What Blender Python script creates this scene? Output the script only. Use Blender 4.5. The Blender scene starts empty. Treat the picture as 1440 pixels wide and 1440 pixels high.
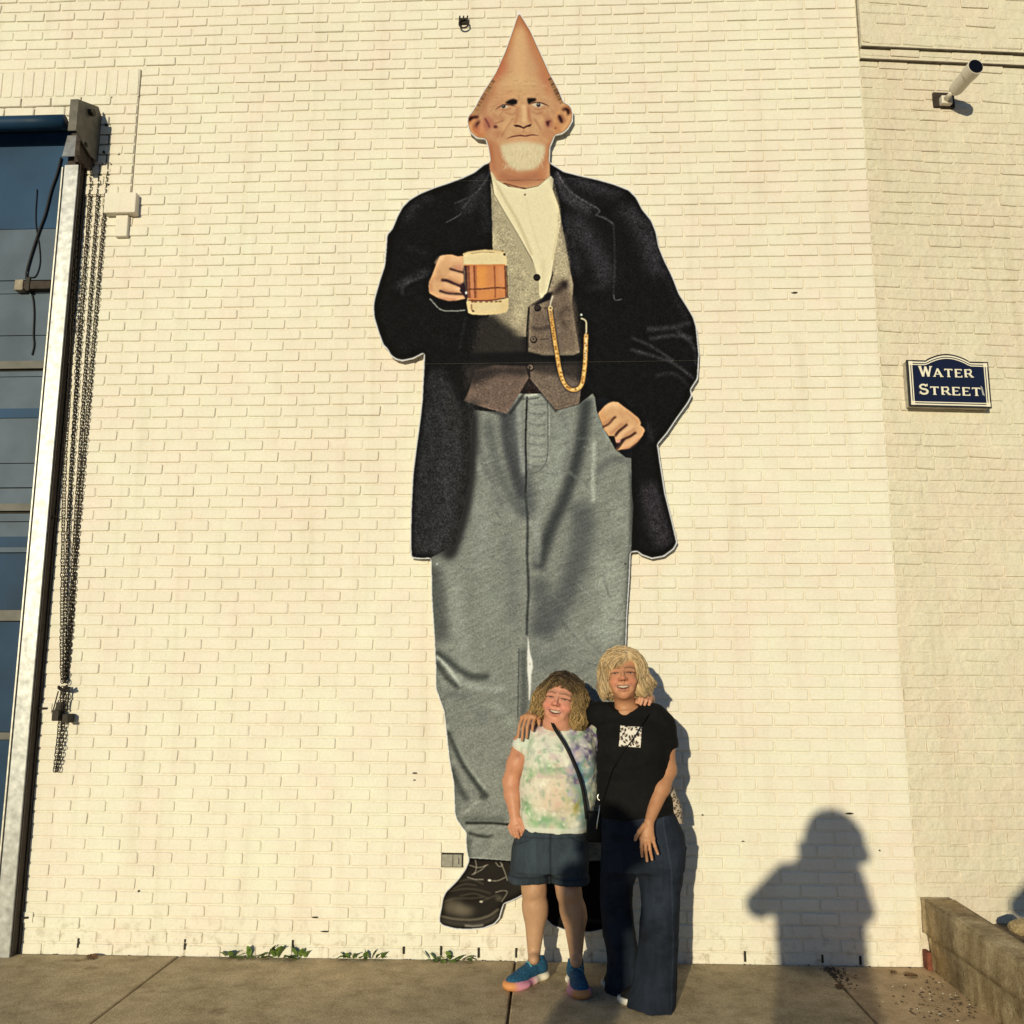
import bpy, bmesh, math, random
import numpy as np
from mathutils import Vector
random.seed(7); RNG = np.random.default_rng(11)
C = bpy.context.scene.collection
SC = bpy.context.scene
R = math.radians

# ------------------------------------------------------------------ camera
F_PX, PITCH, YAW, ROLL, CAM_H, CAM_D = 1300.0, 0.17014, 0.0422, 0.00146, 1.5479, 5.343
CAM = np.array([0.0, -CAM_D, CAM_H])
_f = np.array([-math.sin(YAW)*math.cos(PITCH), math.cos(YAW)*math.cos(PITCH), math.sin(PITCH)])
_r = np.array([math.cos(YAW), math.sin(YAW), 0.0])
_u = np.cross(_r, _f)
_r2 = _r*math.cos(ROLL) + _u*math.sin(ROLL)
_u2 = -_r*math.sin(ROLL) + _u*math.cos(ROLL)
cam_data = bpy.data.cameras.new('camera'); cam = bpy.data.objects.new('camera', cam_data); C.objects.link(cam)
cam_data.sensor_fit = 'HORIZONTAL'; cam_data.sensor_width = 36.0
cam_data.lens = 36.0*F_PX/1440.0
cam_data.clip_start = 0.02; cam_data.clip_end = 2000
from mathutils import Matrix
M = Matrix(((_r2[0], _u2[0], -_f[0], CAM[0]), (_r2[1], _u2[1], -_f[1], CAM[1]), (_r2[2], _u2[2], -_f[2], CAM[2]), (0, 0, 0, 1)))
cam.matrix_world = M
SC.camera = cam

def at(x, y, Y=0.0):
    """the point on the vertical plane y = Y that the photograph shows at pixel (x, y)"""
    d = _f + _r2*(x-720)/F_PX - _u2*(y-720)/F_PX
    return CAM + d*(Y+CAM_D)/d[1]

def ground_at(x, y, z=0.0):
    d = _f + _r2*(x-720)/F_PX - _u2*(y-720)/F_PX
    return CAM + d*(z-CAM_H)/d[2]

# ------------------------------------------------------------------ light
SUN_DIR = np.array([0.242, 0.9567, -0.165]); SUN_DIR /= np.linalg.norm(SUN_DIR)   # travel direction of the light
SUN_EL = math.asin(-SUN_DIR[2])
sun = bpy.data.lights.new('sun', 'SUN'); sun.energy = 3.7; sun.angle = R(0.6); sun.color = (1.0, 0.885, 0.595)
so = bpy.data.objects.new('sun', sun); C.objects.link(so)
so.rotation_euler = Vector(SUN_DIR).to_track_quat('-Z', 'Y').to_euler()
so.location = (-3, -14, 6)
w = bpy.data.worlds.new('World'); SC.world = w; w.use_nodes = True
nt = w.node_tree
bg = nt.nodes['Background']
sky = nt.nodes.new('ShaderNodeTexSky'); sky.sky_type = 'NISHITA'; sky.sun_disc = False
sky.sun_elevation = SUN_EL
sky.sun_rotation = math.atan2(-SUN_DIR[0], -SUN_DIR[1])
sky.dust_density = 0.2; sky.ozone_density = 4.0; sky.air_density = 1.0
nt.links.new(sky.outputs[0], bg.inputs[0]); bg.inputs[1].default_value = 0.092
SC.view_settings.view_transform = 'Standard'; SC.view_settings.look = 'None'
SC.view_settings.exposure = 0.0; SC.view_settings.gamma = 1.0
SC.view_settings.use_curve_mapping = False

# ------------------------------------------------------------------ materials
def srgb(*c):
    c = np.array(c, float)/255.0
    return tuple(np.where(c <= 0.04045, c/12.92, ((c+0.055)/1.055)**2.4))

def mat(name, col, rough=0.7, noise=0.0, nscale=20.0, bump=0.0, bscale=60.0, metal=0.0, col2=None, spec=0.3, attr=None, nmid=0.5):
    m = bpy.data.materials.new(name); m.use_nodes = True
    t = m.node_tree; b = t.nodes['Principled BSDF']; L = t.links.new
    b.inputs['Roughness'].default_value = rough; b.inputs['Metallic'].default_value = metal
    b.inputs['Specular IOR Level'].default_value = spec
    b.inputs['Base Color'].default_value = (*col, 1)
    src = None
    tc = t.nodes.new('ShaderNodeTexCoord')
    if attr:
        a = t.nodes.new('ShaderNodeAttribute'); a.attribute_name = attr; src = a.outputs['Color']
        if noise <= 0: L(src, b.inputs['Base Color'])
    if noise > 0 or col2:
        n = t.nodes.new('ShaderNodeTexNoise'); n.inputs['Scale'].default_value = nscale; n.inputs['Detail'].default_value = 6
        L(tc.outputs['Object'], n.inputs['Vector'])
        r = t.nodes.new('ShaderNodeValToRGB'); r.color_ramp.elements[0].position = nmid-0.22; r.color_ramp.elements[1].position = nmid+0.22
        L(n.outputs['Fac'], r.inputs[0])
        if col2:
            r.color_ramp.elements[0].color = (*col, 1); r.color_ramp.elements[1].color = (*col2, 1)
            L(r.outputs[0], b.inputs['Base Color'])
        else:
            lo, hi = 1-noise, 1+noise*0.4
            r.color_ramp.elements[0].color = (lo, lo, lo, 1); r.color_ramp.elements[1].color = (hi, hi, hi, 1)
            mx = t.nodes.new('ShaderNodeMix'); mx.data_type = 'RGBA'; mx.blend_type = 'MULTIPLY'; mx.inputs[0].default_value = 1
            if src: L(src, mx.inputs[6])
            else: mx.inputs[6].default_value = (*col, 1)
            L(r.outputs[0], mx.inputs[7]); L(mx.outputs[2], b.inputs['Base Color'])
    if bump > 0:
        n2 = t.nodes.new('ShaderNodeTexNoise'); n2.inputs['Scale'].default_value = bscale; n2.inputs['Detail'].default_value = 5
        L(tc.outputs['Object'], n2.inputs['Vector'])
        bp = t.nodes.new('ShaderNodeBump'); bp.inputs['Strength'].default_value = bump; bp.inputs['Distance'].default_value = 0.01
        L(n2.outputs['Fac'], bp.inputs['Height']); L(bp.outputs[0], b.inputs['Normal'])
    return m

def wall_paint(name, col, tint, bump, bscale, big=0.6, zramp=True):
    """painted brick: world-space weathering, faint per-patch tint, grime specks low on the wall"""
    m = bpy.data.materials.new(name); m.use_nodes = True
    t = m.node_tree; b = t.nodes['Principled BSDF']; L = t.links.new
    b.inputs['Roughness'].default_value = 0.62; b.inputs['Specular IOR Level'].default_value = 0.25
    g = t.nodes.new('ShaderNodeNewGeometry')
    def noise(scale, detail=5, rough=0.55, vec=None):
        n = t.nodes.new('ShaderNodeTexNoise'); n.inputs['Scale'].default_value = scale; n.inputs['Detail'].default_value = detail
        n.inputs['Roughness'].default_value = rough
        L(vec or g.outputs['Position'], n.inputs['Vector']); return n.outputs['Fac']
    def ramp(v, p0, c0, p1, c1):
        r = t.nodes.new('ShaderNodeValToRGB'); e = r.color_ramp.elements
        e[0].position, e[0].color = p0, (*c0, 1); e[1].position, e[1].color = p1, (*c1, 1)
        L(v, r.inputs[0]); return r.outputs[0]
    def mix(fac, a, c, mode='MIX'):
        mx = t.nodes.new('ShaderNodeMix'); mx.data_type = 'RGBA'; mx.blend_type = mode
        if isinstance(fac, float): mx.inputs[0].default_value = fac
        else: L(fac, mx.inputs[0])
        for v, i in ((a, 6), (c, 7)):
            if isinstance(v, tuple): mx.inputs[i].default_value = (*v, 1)
            else: L(v, mx.inputs[i])
        return mx.outputs[2]
    c = mix(ramp(noise(big, 3), 0.42, (0, 0, 0), 0.66, (1, 1, 1)), col, tint)
    c = mix(1.0, c, ramp(noise(3.4, 4, .6), 0.36, (1.0, 0.955, 0.95), 0.62, (0.985, 1.0, 0.97)), 'MULTIPLY')
    c = mix(1.0, c, ramp(noise(7.0, 6), 0.3, (0.94, 0.93, 0.92), 0.7, (1.0, 1.0, 1.0)), 'MULTIPLY')
    c = mix(1.0, c, ramp(noise(70.0, 4), 0.3, (0.93, 0.92, 0.90), 0.6, (1.0, 1.0, 1.0)), 'MULTIPLY')
    mp_ = t.nodes.new('ShaderNodeMapping'); mp_.inputs['Scale'].default_value = (9, 9, 0.55); L(g.outputs['Position'], mp_.inputs['Vector'])
    c = mix(1.0, c, ramp(noise(1.0, 7, .62, mp_.outputs['Vector']), 0.30, (0.93, 0.915, 0.89), 0.47, (1.0, 1.0, 1.0)), 'MULTIPLY')
    # rust / dirt splashed near the pavement and dark scuffs
    sx = t.nodes.new('ShaderNodeSeparateXYZ'); L(g.outputs['Position'], sx.inputs[0])
    mr = t.nodes.new('ShaderNodeMapRange'); mr.inputs[1].default_value = 0.30; mr.inputs[2].default_value = 0.0
    L(sx.outputs[2], mr.inputs[0])
    ml = t.nodes.new('ShaderNodeMath'); ml.operation = 'MULTIPLY'; L(mr.outputs[0], ml.inputs[0])
    L(ramp(noise(16.0, 8, 0.7), 0.52, (0, 0, 0), 0.68, (1, 1, 1)), ml.inputs[1])
    ml2 = t.nodes.new('ShaderNodeMath'); ml2.operation = 'MULTIPLY'; ml2.inputs[1].default_value = 0.75; L(ml.outputs[0], ml2.inputs[0])
    c = mix(ml2.outputs[0], c, (0.30, 0.24, 0.15))
    L(c, b.inputs['Base Color'])
    bp = t.nodes.new('ShaderNodeBump'); bp.inputs['Strength'].default_value = bump; bp.inputs['Distance'].default_value = 0.01 if bump < .95 else 0.017
    L(noise(bscale, 6, 0.6), bp.inputs['Height']); L(bp.outputs[0], b.inputs['Normal'])
    return m

# ------------------------------------------------------------------ mesh helpers
def link_mesh(name, verts, faces, m=None, parent=None, smooth=False, loc=None):
    me = bpy.data.meshes.new(name)
    me.from_pydata([tuple(map(float, v)) for v in verts], [], [tuple(map(int, f)) for f in faces]); me.update()
    if m: me.materials.append(m)
    if smooth: me.polygons.foreach_set('use_smooth', [True]*len(me.polygons))
    o = bpy.data.objects.new(name, me); C.objects.link(o)
    if parent: o.parent = parent
    if loc is not None: o.location = loc
    return o

def np_mesh(name, V, Q, m=None, parent=None, smooth=True, col=None):
    """fast mesh from arrays; Q quads (n,4) or list of arrays"""
    me = bpy.data.meshes.new(name)
    V = np.asarray(V, np.float32); Q = np.asarray(Q, np.int32)
    k = Q.shape[1]
    me.vertices.add(len(V)); me.vertices.foreach_set('co', V.ravel())
    me.loops.add(Q.size); me.loops.foreach_set('vertex_index', Q.ravel())
    me.polygons.add(len(Q)); me.polygons.foreach_set('loop_start', np.arange(0, Q.size, k, dtype=np.int32))
    me.polygons.foreach_set('use_smooth', np.full(len(Q), smooth))
    me.update(calc_edges=True); me.validate()
    if col is not None:
        a = me.color_attributes.new('Col', 'FLOAT_COLOR', 'POINT')
        cc = np.ones((len(V), 4), np.float32); cc[:, :3] = col
        a.data.foreach_set('color', cc.ravel())
    if m: me.materials.append(m)
    o = bpy.data.objects.new(name, me); C.objects.link(o)
    if parent: o.parent = parent
    return o

class MB:
    """collects boxes, tubes and prisms into one mesh"""
    def __init__(s): s.v = []; s.f = []
    def add(s, V, Fc):
        n = len(s.v); s.v += [tuple(map(float, v)) for v in V]; s.f += [tuple(int(i)+n for i in f) for f in Fc]; return s
    def box(s, lo, hi, bev=0.0):
        (x0, y0, z0), (x1, y1, z1) = lo, hi
        if bev <= 0:
            V = [(x, y, z) for x in (x0, x1) for y in (y0, y1) for z in (z0, z1)]
            return s.add(V, [(0, 1, 3, 2), (4, 6, 7, 5), (0, 4, 5, 1), (2, 3, 7, 6), (0, 2, 6, 4), (1, 5, 7, 3)])
        b = bmesh.new(); bmesh.ops.create_cube(b, size=1)
        for v in b.verts:
            v.co = Vector(((x0+x1)/2+v.co.x*(x1-x0), (y0+y1)/2+v.co.y*(y1-y0), (z0+z1)/2+v.co.z*(z1-z0)))
        bmesh.ops.bevel(b, geom=b.edges[:], offset=bev, segments=2, profile=0.5, affect='EDGES')
        b.verts.index_update()
        V = [v.co[:] for v in b.verts]; Fc = [[v.index for v in f.verts] for f in b.faces]; b.free()
        return s.add(V, Fc)
    def tube(s, pts, rad, n=8, cap=True):
        pts = np.array(pts, float); rad = np.broadcast_to(np.array(rad, float), (len(pts),))
        T = np.gradient(pts, axis=0); T /= np.linalg.norm(T, axis=1)[:, None]+1e-12
        up = np.array([0, 0, 1.0]) if abs(T[0][2]) < 0.9 else np.array([0, 1.0, 0])
        V = []; 
        for p, t, r in zip(pts, T, rad):
            a = np.cross(up, t); a /= np.linalg.norm(a)+1e-12; b = np.cross(t, a); up = b
            for k in range(n):
                an = 2*math.pi*k/n; V.append(p+r*(a*math.cos(an)+b*math.sin(an)))
        Fc = [(i*n+k, i*n+(k+1) % n, (i+1)*n+(k+1) % n, (i+1)*n+k) for i in range(len(pts)-1) for k in range(n)]
        if cap: Fc += [tuple(range(n))[::-1], tuple((len(pts)-1)*n+k for k in range(n))]
        return s.add(V, Fc)
    def prism(s, poly, y0, y1):
        """poly of (x,z) extruded along y"""
        n = len(poly)
        V = [(x, y0, z) for x, z in poly]+[(x, y1, z) for x, z in poly]
        return s.add(V, [tuple(range(n)), tuple(range(2*n-1, n-1, -1))]+[(i, i+n, (i+1) % n+n, (i+1) % n) for i in range(n)])
    def build(s, name, m, parent=None, smooth=False):
        o = link_mesh(name, s.v, s.f, m, parent, smooth)
        b = bmesh.new(); b.from_mesh(o.data); bmesh.ops.recalc_face_normals(b, faces=b.faces[:]); b.to_mesh(o.data); b.free()
        return o

def tag(o, label=None, cat=None, group=None, kind=None):
    if label: o['label'] = label
    if cat: o['category'] = cat
    if group: o['group'] = group
    if kind: o['kind'] = kind
    return o

def empty(name, loc, label=None, cat=None, group=None):
    o = bpy.data.objects.new(name, None); C.objects.link(o); o.location = loc
    o.empty_display_size = 0.1
    return tag(o, label, cat, group)

def adopt(root):
    """children were built in world coordinates: shift them under a root that stands elsewhere"""
    for ch in root.children:
        if not ch.get('_adopted'):
            ch.matrix_parent_inverse = Matrix.Translation(-Vector(root.location)); 
    return root

# ------------------------------------------------------------------ the brick walls
BL, CH, Z0 = 0.2, 0.06975, 0.059          # brick pitch, course height, top of the lowest course
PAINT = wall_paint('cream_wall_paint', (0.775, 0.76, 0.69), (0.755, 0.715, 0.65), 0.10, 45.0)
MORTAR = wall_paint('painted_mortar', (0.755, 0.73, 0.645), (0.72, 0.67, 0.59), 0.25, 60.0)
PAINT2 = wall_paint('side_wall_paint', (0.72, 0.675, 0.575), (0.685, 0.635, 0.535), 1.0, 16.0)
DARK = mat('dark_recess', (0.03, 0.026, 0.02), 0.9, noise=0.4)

def brick_variant(seed, rough=1.0):
    """unit brick: x -.5..5, z -.5...5 in real size 0.19 x 0.0605, chamfered irregular corners, front at y=0"""
    r = random.Random(seed); L, H = 0.191, 0.0605; c = 0.006
    def outline(ins, j):
        x0, x1, z0, z1 = -L/2+ins, L/2-ins, -H/2+ins, H/2-ins
        P = [(x0+c, z0), (x1-c, z0), (x1, z0+c), (x1, z1-c), (x1-c, z1), (x0+c, z1), (x0, z1-c), (x0, z0+c)]
        return [(x+r.uniform(-j, j), z+r.uniform(-j, j)) for x, z in P]
    a = outline(0.0035, 0.0012*rough); b = outline(0.0, 0.0016*rough); k = outline(0.0, 0.001)
    yt = [r.uniform(-0.0007, 0.0007)*rough for _ in range(8)]
    V = [(x, y, z) for (x, z), y in zip(a, yt)]+[(x, 0.0032+r.uniform(-.0006, .0006), z) for x, z in b]+[(x, 0.024, z) for x, z in k]
    F = [tuple(range(8))]
    for s in (0, 8):
        F += [(s+i, s+8+i, s+8+(i+1) % 8, s+(i+1) % 8) for i in range(8)]
    return V, F

VARS = [brick_variant(s) for s in range(10)]
VAR_ME = []
for V, F in VARS:
    me = bpy.data.meshes.new('brick'); me.from_pydata(V, [], F); me.update(); me.materials.append(PAINT); VAR_ME.append(me)
VARS2 = [brick_variant(s+50, 2.6) for s in range(10)]
VAR_ME2 = []
for V, F in VARS2:
    me = bpy.data.meshes.new('brick'); me.from_pydata(V, [], F); me.update(); me.materials.append(PAINT2); VAR_ME2.append(me)

def joint_xs(k):
    """head joint positions of course k on the main wall, piecewise: 0.2 m at the sides, slightly longer between"""
    xa, xb = -1.3259, 1.43985
    pos = [] 
    if k % 2 == 1:
        a0 = xa
        pos = [a0-0.2*n for n in range(24, 0, -1)]+[a0+0.2049*n for n in range(14)]+[xb-0.1024+0.2*n for n in range(1, 4)]
    else:
        pos = [xa-0.1-0.2*n for n in range(24, 0, -1)]+[xa-0.1]+[xa+0.10245+0.2049*n for n in range(13)]+[xb+0.2*n for n in range(0, 4)]
    return pos

SEAM, WALL_L, TOP_Z = 1.962, -2.953, 8.3
DOOR_TOP = 5.03
def main_bricks():
    out = []
    for k in range(0, 118):
        zc = Z0-CH/2+k*CH
        left = WALL_L if zc < DOOR_TOP else -6.1
        xs = [x+random.gauss(0, 0.0022) for x in joint_xs(k)]
        if zc >= DOOR_TOP: pass
        xs = [x for x in xs if left+0.035 < x < SEAM-0.03]
        if SUR_ZB < zc < SUR_ZT+.01: xs = sorted([x for x in xs if abs(x-SUR_X1) > 0.04]+[SUR_X1])
        xs = [left]+xs+[SEAM]
        # extend on the far left above the door
        for a, b in zip(xs[:-1], xs[1:]):
            if b-a > 0.26:
                n = int(round((b-a)/0.2)); st = (b-a)/n
                out += [(a+st*(i+.5), zc, st, k) for i in range(n)]
            else: out.append(((a+b)/2, zc, b-a, k))
    return out

def px_of(X, Y, Z):
    d = np.array([X, Y, Z])-CAM; z = d@_f
    return 720+F_PX*(d@_r2)/z, 720-F_PX*(d@_u2)/z, z

wall = empty('brick_wall', (0, 0, 0), 'tall cream painted brick wall behind the two women, carrying the giant man cutout', 'wall')
core = MB()
core.box((WALL_L+0.004, 0.0066, -0.3), (SEAM, 0.34, DOOR_TOP)); core.box((-6.1, 0.0066, DOOR_TOP), (SEAM, 0.34, TOP_Z-0.06))
core.build('wall_core', MORTAR, wall)
cap = MB().box((-6.14, -0.04, TOP_Z-0.06), (SEAM, 0.38, TOP_Z+0.05), 0.01).build('coping', PAINT, wall)

# zone of the raised brick surround at the door head
SUR_X0, SUR_X1, SUR_ZT, SUR_ZB = -6.1, -2.648, 5.405, 4.52
MURAL_HOLE = None
def in_people(px, py): return 705 < px < 965 and py > 910
def raised(x, z):
    if SUR_ZB < z < SUR_ZT-0.075 and x < SUR_X1: return True
    return False

bricks = main_bricks()
cand = []; rest = []
for (x, z, L, k) in bricks:
    px, py, zz = px_of(x, 0, z)
    vis = 0 < px < 1440 and 0 < py < 1440 and not in_people(px, py) and not (560 < px < 930 and 60 < py < 1250 and not (px > 900 and py > 800))
    (cand if vis else rest).append((zz, x, z, L, k))
cand.sort()
single, rest = cand[:295], rest+cand[295:]
def brick_pose(x, z, L):
    y = random.gauss(0, 0.0012) - (0.013 if raised(x, z) else 0)
    return (x, y, z+random.gauss(0, 0.0008)), random.gauss(0, 0.0035), (max(0.2, (L-0.009)/0.191), 1.0, random.uniform(0.975, 1.02))
for (_, x, z, L, k) in single:
    o = bpy.data.objects.new('brick', random.choice(VAR_ME)); C.objects.link(o); o.parent = wall
    loc, ry, sc = brick_pose(x, z, L)
    o.location = loc; o.rotation_euler = (random.gauss(0, 0.004), ry, 0); o.scale = sc

def joined_bricks(name, items, variants, m, parent, deep=False):
    nv = len(variants[0][0]); F0 = variants[0][1]
    VV = np.zeros((len(items)*nv, 3), np.float32); 
    VA = [np.array(v) for v, _ in variants]
    f8 = []; f4 = []
    for i, (loc, ry, sc) in enumerate(items):
        p = VA[random.randrange(len(VA))]*np.array(sc)
        c, s = math.cos(ry), math.sin(ry)
        VV[i*nv:(i+1)*nv] = np.stack([p[:, 0]*c+p[:, 2]*s, p[:, 1], -p[:, 0]*s+p[:, 2]*c], 1)+np.array(loc)
    base8 = np.array(F0[0]); base4 = np.array(F0[1:])
    me = bpy.data.meshes.new(name)
    N = len(items); offs = np.arange(N)*nv
    A = (base8[None, :]+offs[:, None]).ravel(); B = (base4[None]+offs[:, None, None]).ravel()
    lv = np.concatenate([A, B]).astype(np.int32)
    ls = np.concatenate([np.arange(N)*8, N*8+np.arange(N*16)*4]).astype(np.int32)
    me.vertices.add(len(VV)); me.vertices.foreach_set('co', VV.ravel())
    me.loops.add(len(lv)); me.loops.foreach_set('vertex_index', lv)
    me.polygons.add(len(ls)); me.polygons.foreach_set('loop_start', ls)
    me.polygons.foreach_set('use_smooth', np.zeros(len(ls), bool)); me.update(calc_edges=True); me.validate(); me.materials.append(m)
    o = bpy.data.objects.new(name, me); C.objects.link(o); o.parent = parent; o['kind'] = 'stuff'
    return o
items = []
for (_, x, z, L, k) in rest:
    if SUR_ZT-0.19 < z < SUR_ZT and x < SUR_X1: continue        # the soldier course replaces these
    items.append(brick_pose(x, z, L))
joined_bricks('brick_field', items, VARS, PAINT, wall)
# raised surround: soldier course over the door head, quoin strip, stepped blocks
zs = SUR_ZT-0.10
mb = MB(); x = SUR_X1
while x > -6.0:
    o = bpy.data.objects.new('soldier_brick', VAR_ME[int(abs(x)*97) % 10]); C.objects.link(o); o.parent = wall
    o.location = (x-0.035, -0.016+random.gauss(0, .001), zs+0.005); o.rotation_euler = (0, R(90)+random.gauss(0, .01), 0); o.scale = (0.96, 1.3, 1.02)
    x -= 0.0697
MB().box((-6.1, -0.0115, SUR_ZT-0.195), (SUR_X1, 0.012, SUR_ZT)).build('surround_bed', MORTAR, wall)
MB().box((WALL_L+0.004, -0.005, SUR_ZB), (SUR_X1-0.002, 0.012, SUR_ZT-0.2)).build('surround_bed', MORTAR, wall)
MB().box((-2.795, -0.055, 4.378), (-2.592, 0.012, 4.515), 0.006).build('corbel_block', PAINT, wall)
MB().box((-2.725, -0.03, 4.232), (-2.645, 0.012, 4.374), 0.006).build('corbel_block', PAINT, wall)

# dark weep slots in the lowest course and small chips
for pxx, pyy, hh in [(99, 1326, 0.05), (253, 1328, 0.055), (410, 1330, 0.06), (570, 1334, 0.055), (622, 1337, 0.05), (676, 1340, 0.05), (727, 1340, 0.05), (1048, 1345, 0.055), (1130, 1348, 0.04), (1213, 1352, 0.05)]:
    p = at(pxx, pyy); p[0] = min(joint_xs(0), key=lambda q: abs(q-p[0]))
    MB().box((p[0]-0.006, -0.0005, max(0.004, p[2]-hh/2)), (p[0]+0.006, 0.010, p[2]+hh/2)).build('weep_slot', DARK, wall)
for pxx, pyy, ww, hh in [(1194, 1144, .05, .012), (988, 1146, .02, .008), (583, 1087, .035, .01), (583, 1097, .02, .008), (1117, 412, .05, .012), (443, 1290, .05, .009), (457, 1310, .05, .008), (195, 1253, .012, .012), (1237, 1196, .012, .01), (1045, 1183, .02, .006)]:
    p = at(pxx, pyy, 0)
    n = 9; q = [(p[0]+ww/2*math.cos(2*math.pi*i/n)*random.uniform(.6, 1.1), p[2]+hh/2*math.sin(2*math.pi*i/n)*random.uniform(.5, 1.2)) for i in range(n)]
    MB().prism(q, -0.0042, 0.004).build('paint_chip', DARK, wall)

# side wall: turned back six degrees, thicker paint, more uneven bricks
PHI = R(6.0)
side = empty('side_brick_wall', (SEAM, 0.004, 0), 'thickly painted uneven cream brick wall set back right of the main wall, with street sign and camera', 'wall')
side.rotation_euler = (0, 0, PHI)
def side_at(x, y, off=0.0):
    """point of the photograph on the side wall, in the side wall's own coordinates"""
    d = _f + _r2*(x-720)/F_PX - _u2*(y-720)/F_PX
    n = np.array([-math.sin(PHI), math.cos(PHI), 0]); S = np.array([SEAM, 0.004, 0])
    t = ((S-CAM)@n+off)/(d@n); P = CAM+d*t-S
    return np.array([P[0]*math.cos(PHI)+P[1]*math.sin(PHI), off, P[2]])
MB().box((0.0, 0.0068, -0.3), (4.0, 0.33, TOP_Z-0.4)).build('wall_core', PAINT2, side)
sb = []
LEDGE = side_at(1320, 82)[2]
for k in range(0, 112):
    zc = Z0-CH/2+k*CH; x = 0.0; first = True
    ph = [0.10, 0.2, 0.06, 0.16][k % 4] + random.uniform(-.02, .02)
    while x < 4.0:
        L = ph if first else random.gauss(0.2, 0.008); first = False
        if k % 6 == 3: L *= 0.55 if not x == 0 else 1
        proud = 0.0
        if zc > LEDGE+CH*0.9: proud = 0.048
        elif zc > LEDGE-CH*0.6: proud = 0.024
        sb.append((x+L/2, zc, L, proud)); x += L
ss = sorted(sb, key=lambda t: t[0]+abs(t[1]-1.6)*0.16)
for i, (x, z, L, proud) in enumerate(ss):
    ss[i] = ((x, -proud+random.gauss(0, 0.0022)+0.001, z+random.gauss(0, 0.0025)), random.gauss(0, 0.009), ((L-0.007)/0.191, 1, random.uniform(0.95, 1.06)))
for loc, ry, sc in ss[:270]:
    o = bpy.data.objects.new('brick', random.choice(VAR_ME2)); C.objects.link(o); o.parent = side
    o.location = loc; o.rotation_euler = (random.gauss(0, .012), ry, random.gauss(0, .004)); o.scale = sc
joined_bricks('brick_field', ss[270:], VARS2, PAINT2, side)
MB().box((0.0, -0.0435, LEDGE+CH*.5), (4.0, 0.012, TOP_Z-0.4)).build('ledge_core', PAINT2, side)
MB().box((0.0, -0.0195, LEDGE-CH*.5), (4.0, 0.012, TOP_Z-0.4)).build('ledge_core', PAINT2, side)
SOFFIT_SHADE = mat('soffit_shade_grime', (0.075, 0.06, 0.042), 0.95, col2=(0.15, 0.125, 0.09), nscale=20, bump=.5)  # shade under the ledges put into dark strips, along with grime
MB().box((0.0, -0.0425, LEDGE+CH*.5-0.007), (4.0, 0.0, LEDGE+CH*.5-0.0005)).build('ledge_shade_strip', SOFFIT_SHADE, side)
MB().box((0.0, -0.0185, LEDGE-CH*.5-0.007), (4.0, 0.0, LEDGE-CH*.5-0.0005)).build('ledge_shade_strip', SOFFIT_SHADE, side)
# a third step out at the very top right
g0 = side_at(1400, 2)
MB().box((g0[0]-0.13, -0.075, g0[2]), (4.0, 0.01, g0[2]+0.5), 0.006).build('ledge_band', PAINT2, side)

# ------------------------------------------------------------------ ground
CONC = wall_paint('pavement_concrete', (0.47, 0.40, 0.31), (0.40, 0.35, 0.27), 0.5, 120.0, big=1.6)
def concrete(name, a, b, spots=True, streak=False):
    m = bpy.data.materials.new(name); m.use_nodes = True
    t = m.node_tree; bs = t.nodes['Principled BSDF']; L = t.links.new
    bs.inputs['Roughness'].default_value = 0.85; bs.inputs['Specular IOR Level'].default_value = 0.2
    g = t.nodes.new('ShaderNodeNewGeometry')
    def nz(s, d=6, r=.6):
        n = t.nodes.new('ShaderNodeTexNoise'); n.inputs['Scale'].default_value = s; n.inputs['Detail'].default_value = d; n.inputs['Roughness'].default_value = r
        L(g.outputs['Position'], n.inputs['Vector']); return n.outputs['Fac']
    def rp(v, p0, c0, p1, c1):
        r = t.nodes.new('ShaderNodeValToRGB'); e = r.color_ramp.elements
        e[0].position, e[0].color = p0, (*c0, 1); e[1].position, e[1].color = p1, (*c1, 1); L(v, r.inputs[0]); return r.outputs[0]
    def mul(x, y):
        mx = t.nodes.new('ShaderNodeMix'); mx.data_type = 'RGBA'; mx.blend_type = 'MULTIPLY'; mx.inputs[0].default_value = 1
        L(x, mx.inputs[6]); L(y, mx.inputs[7]); return mx.outputs[2]
    c = rp(nz(1.3, 5), .35, a, .65, b)
    c = mul(c, rp(nz(7, 9, .72), .34, (.66, .63, .57), .60, (1.04, 1.03, 1.0)))
    c = mul(c, rp(nz(150, 3), .36, (.62, .6, .56), .55, (1, 1, 1)))
    if streak:
        mp = t.nodes.new('ShaderNodeMapping'); mp.inputs['Scale'].default_value = (5, 7, 1.6); L(g.outputs['Position'], mp.inputs['Vector'])
        n = t.nodes.new('ShaderNodeTexNoise'); n.inputs['Scale'].default_value = 1.3; n.inputs['Detail'].default_value = 9; n.inputs['Roughness'].default_value = .68
        L(mp.outputs['Vector'], n.inputs['Vector']); c = mul(c, rp(n.outputs['Fac'], .38, (.68, .63, .55), .60, (1.06, 1.05, 1.03)))
        c = mul(c, rp(nz(38, 6, .7), .40, (.80, .77, .71), .56, (1.04, 1.03, 1.02)))
    if spots: c = mul(c, rp(nz(3.1, 7, .65), .30, (.55, .5, .44), .40, (1, 1, 1)))
    L(c, bs.inputs['Base Color'])
    bp = t.nodes.new('ShaderNodeBump'); bp.inputs['Strength'].default_value = 0.6; bp.inputs['Distance'].default_value = 0.006
    L(nz(110, 6, .65), bp.inputs['Height']); L(bp.outputs[0], bs.inputs['Normal'])
    return m
SLAB = concrete('pavement_slab', (0.68, 0.54, 0.355), (0.55, 0.455, 0.305))
SLAB2 = concrete('dusty_slab', (0.72, 0.54, 0.35), (0.60, 0.455, 0.305))
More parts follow.
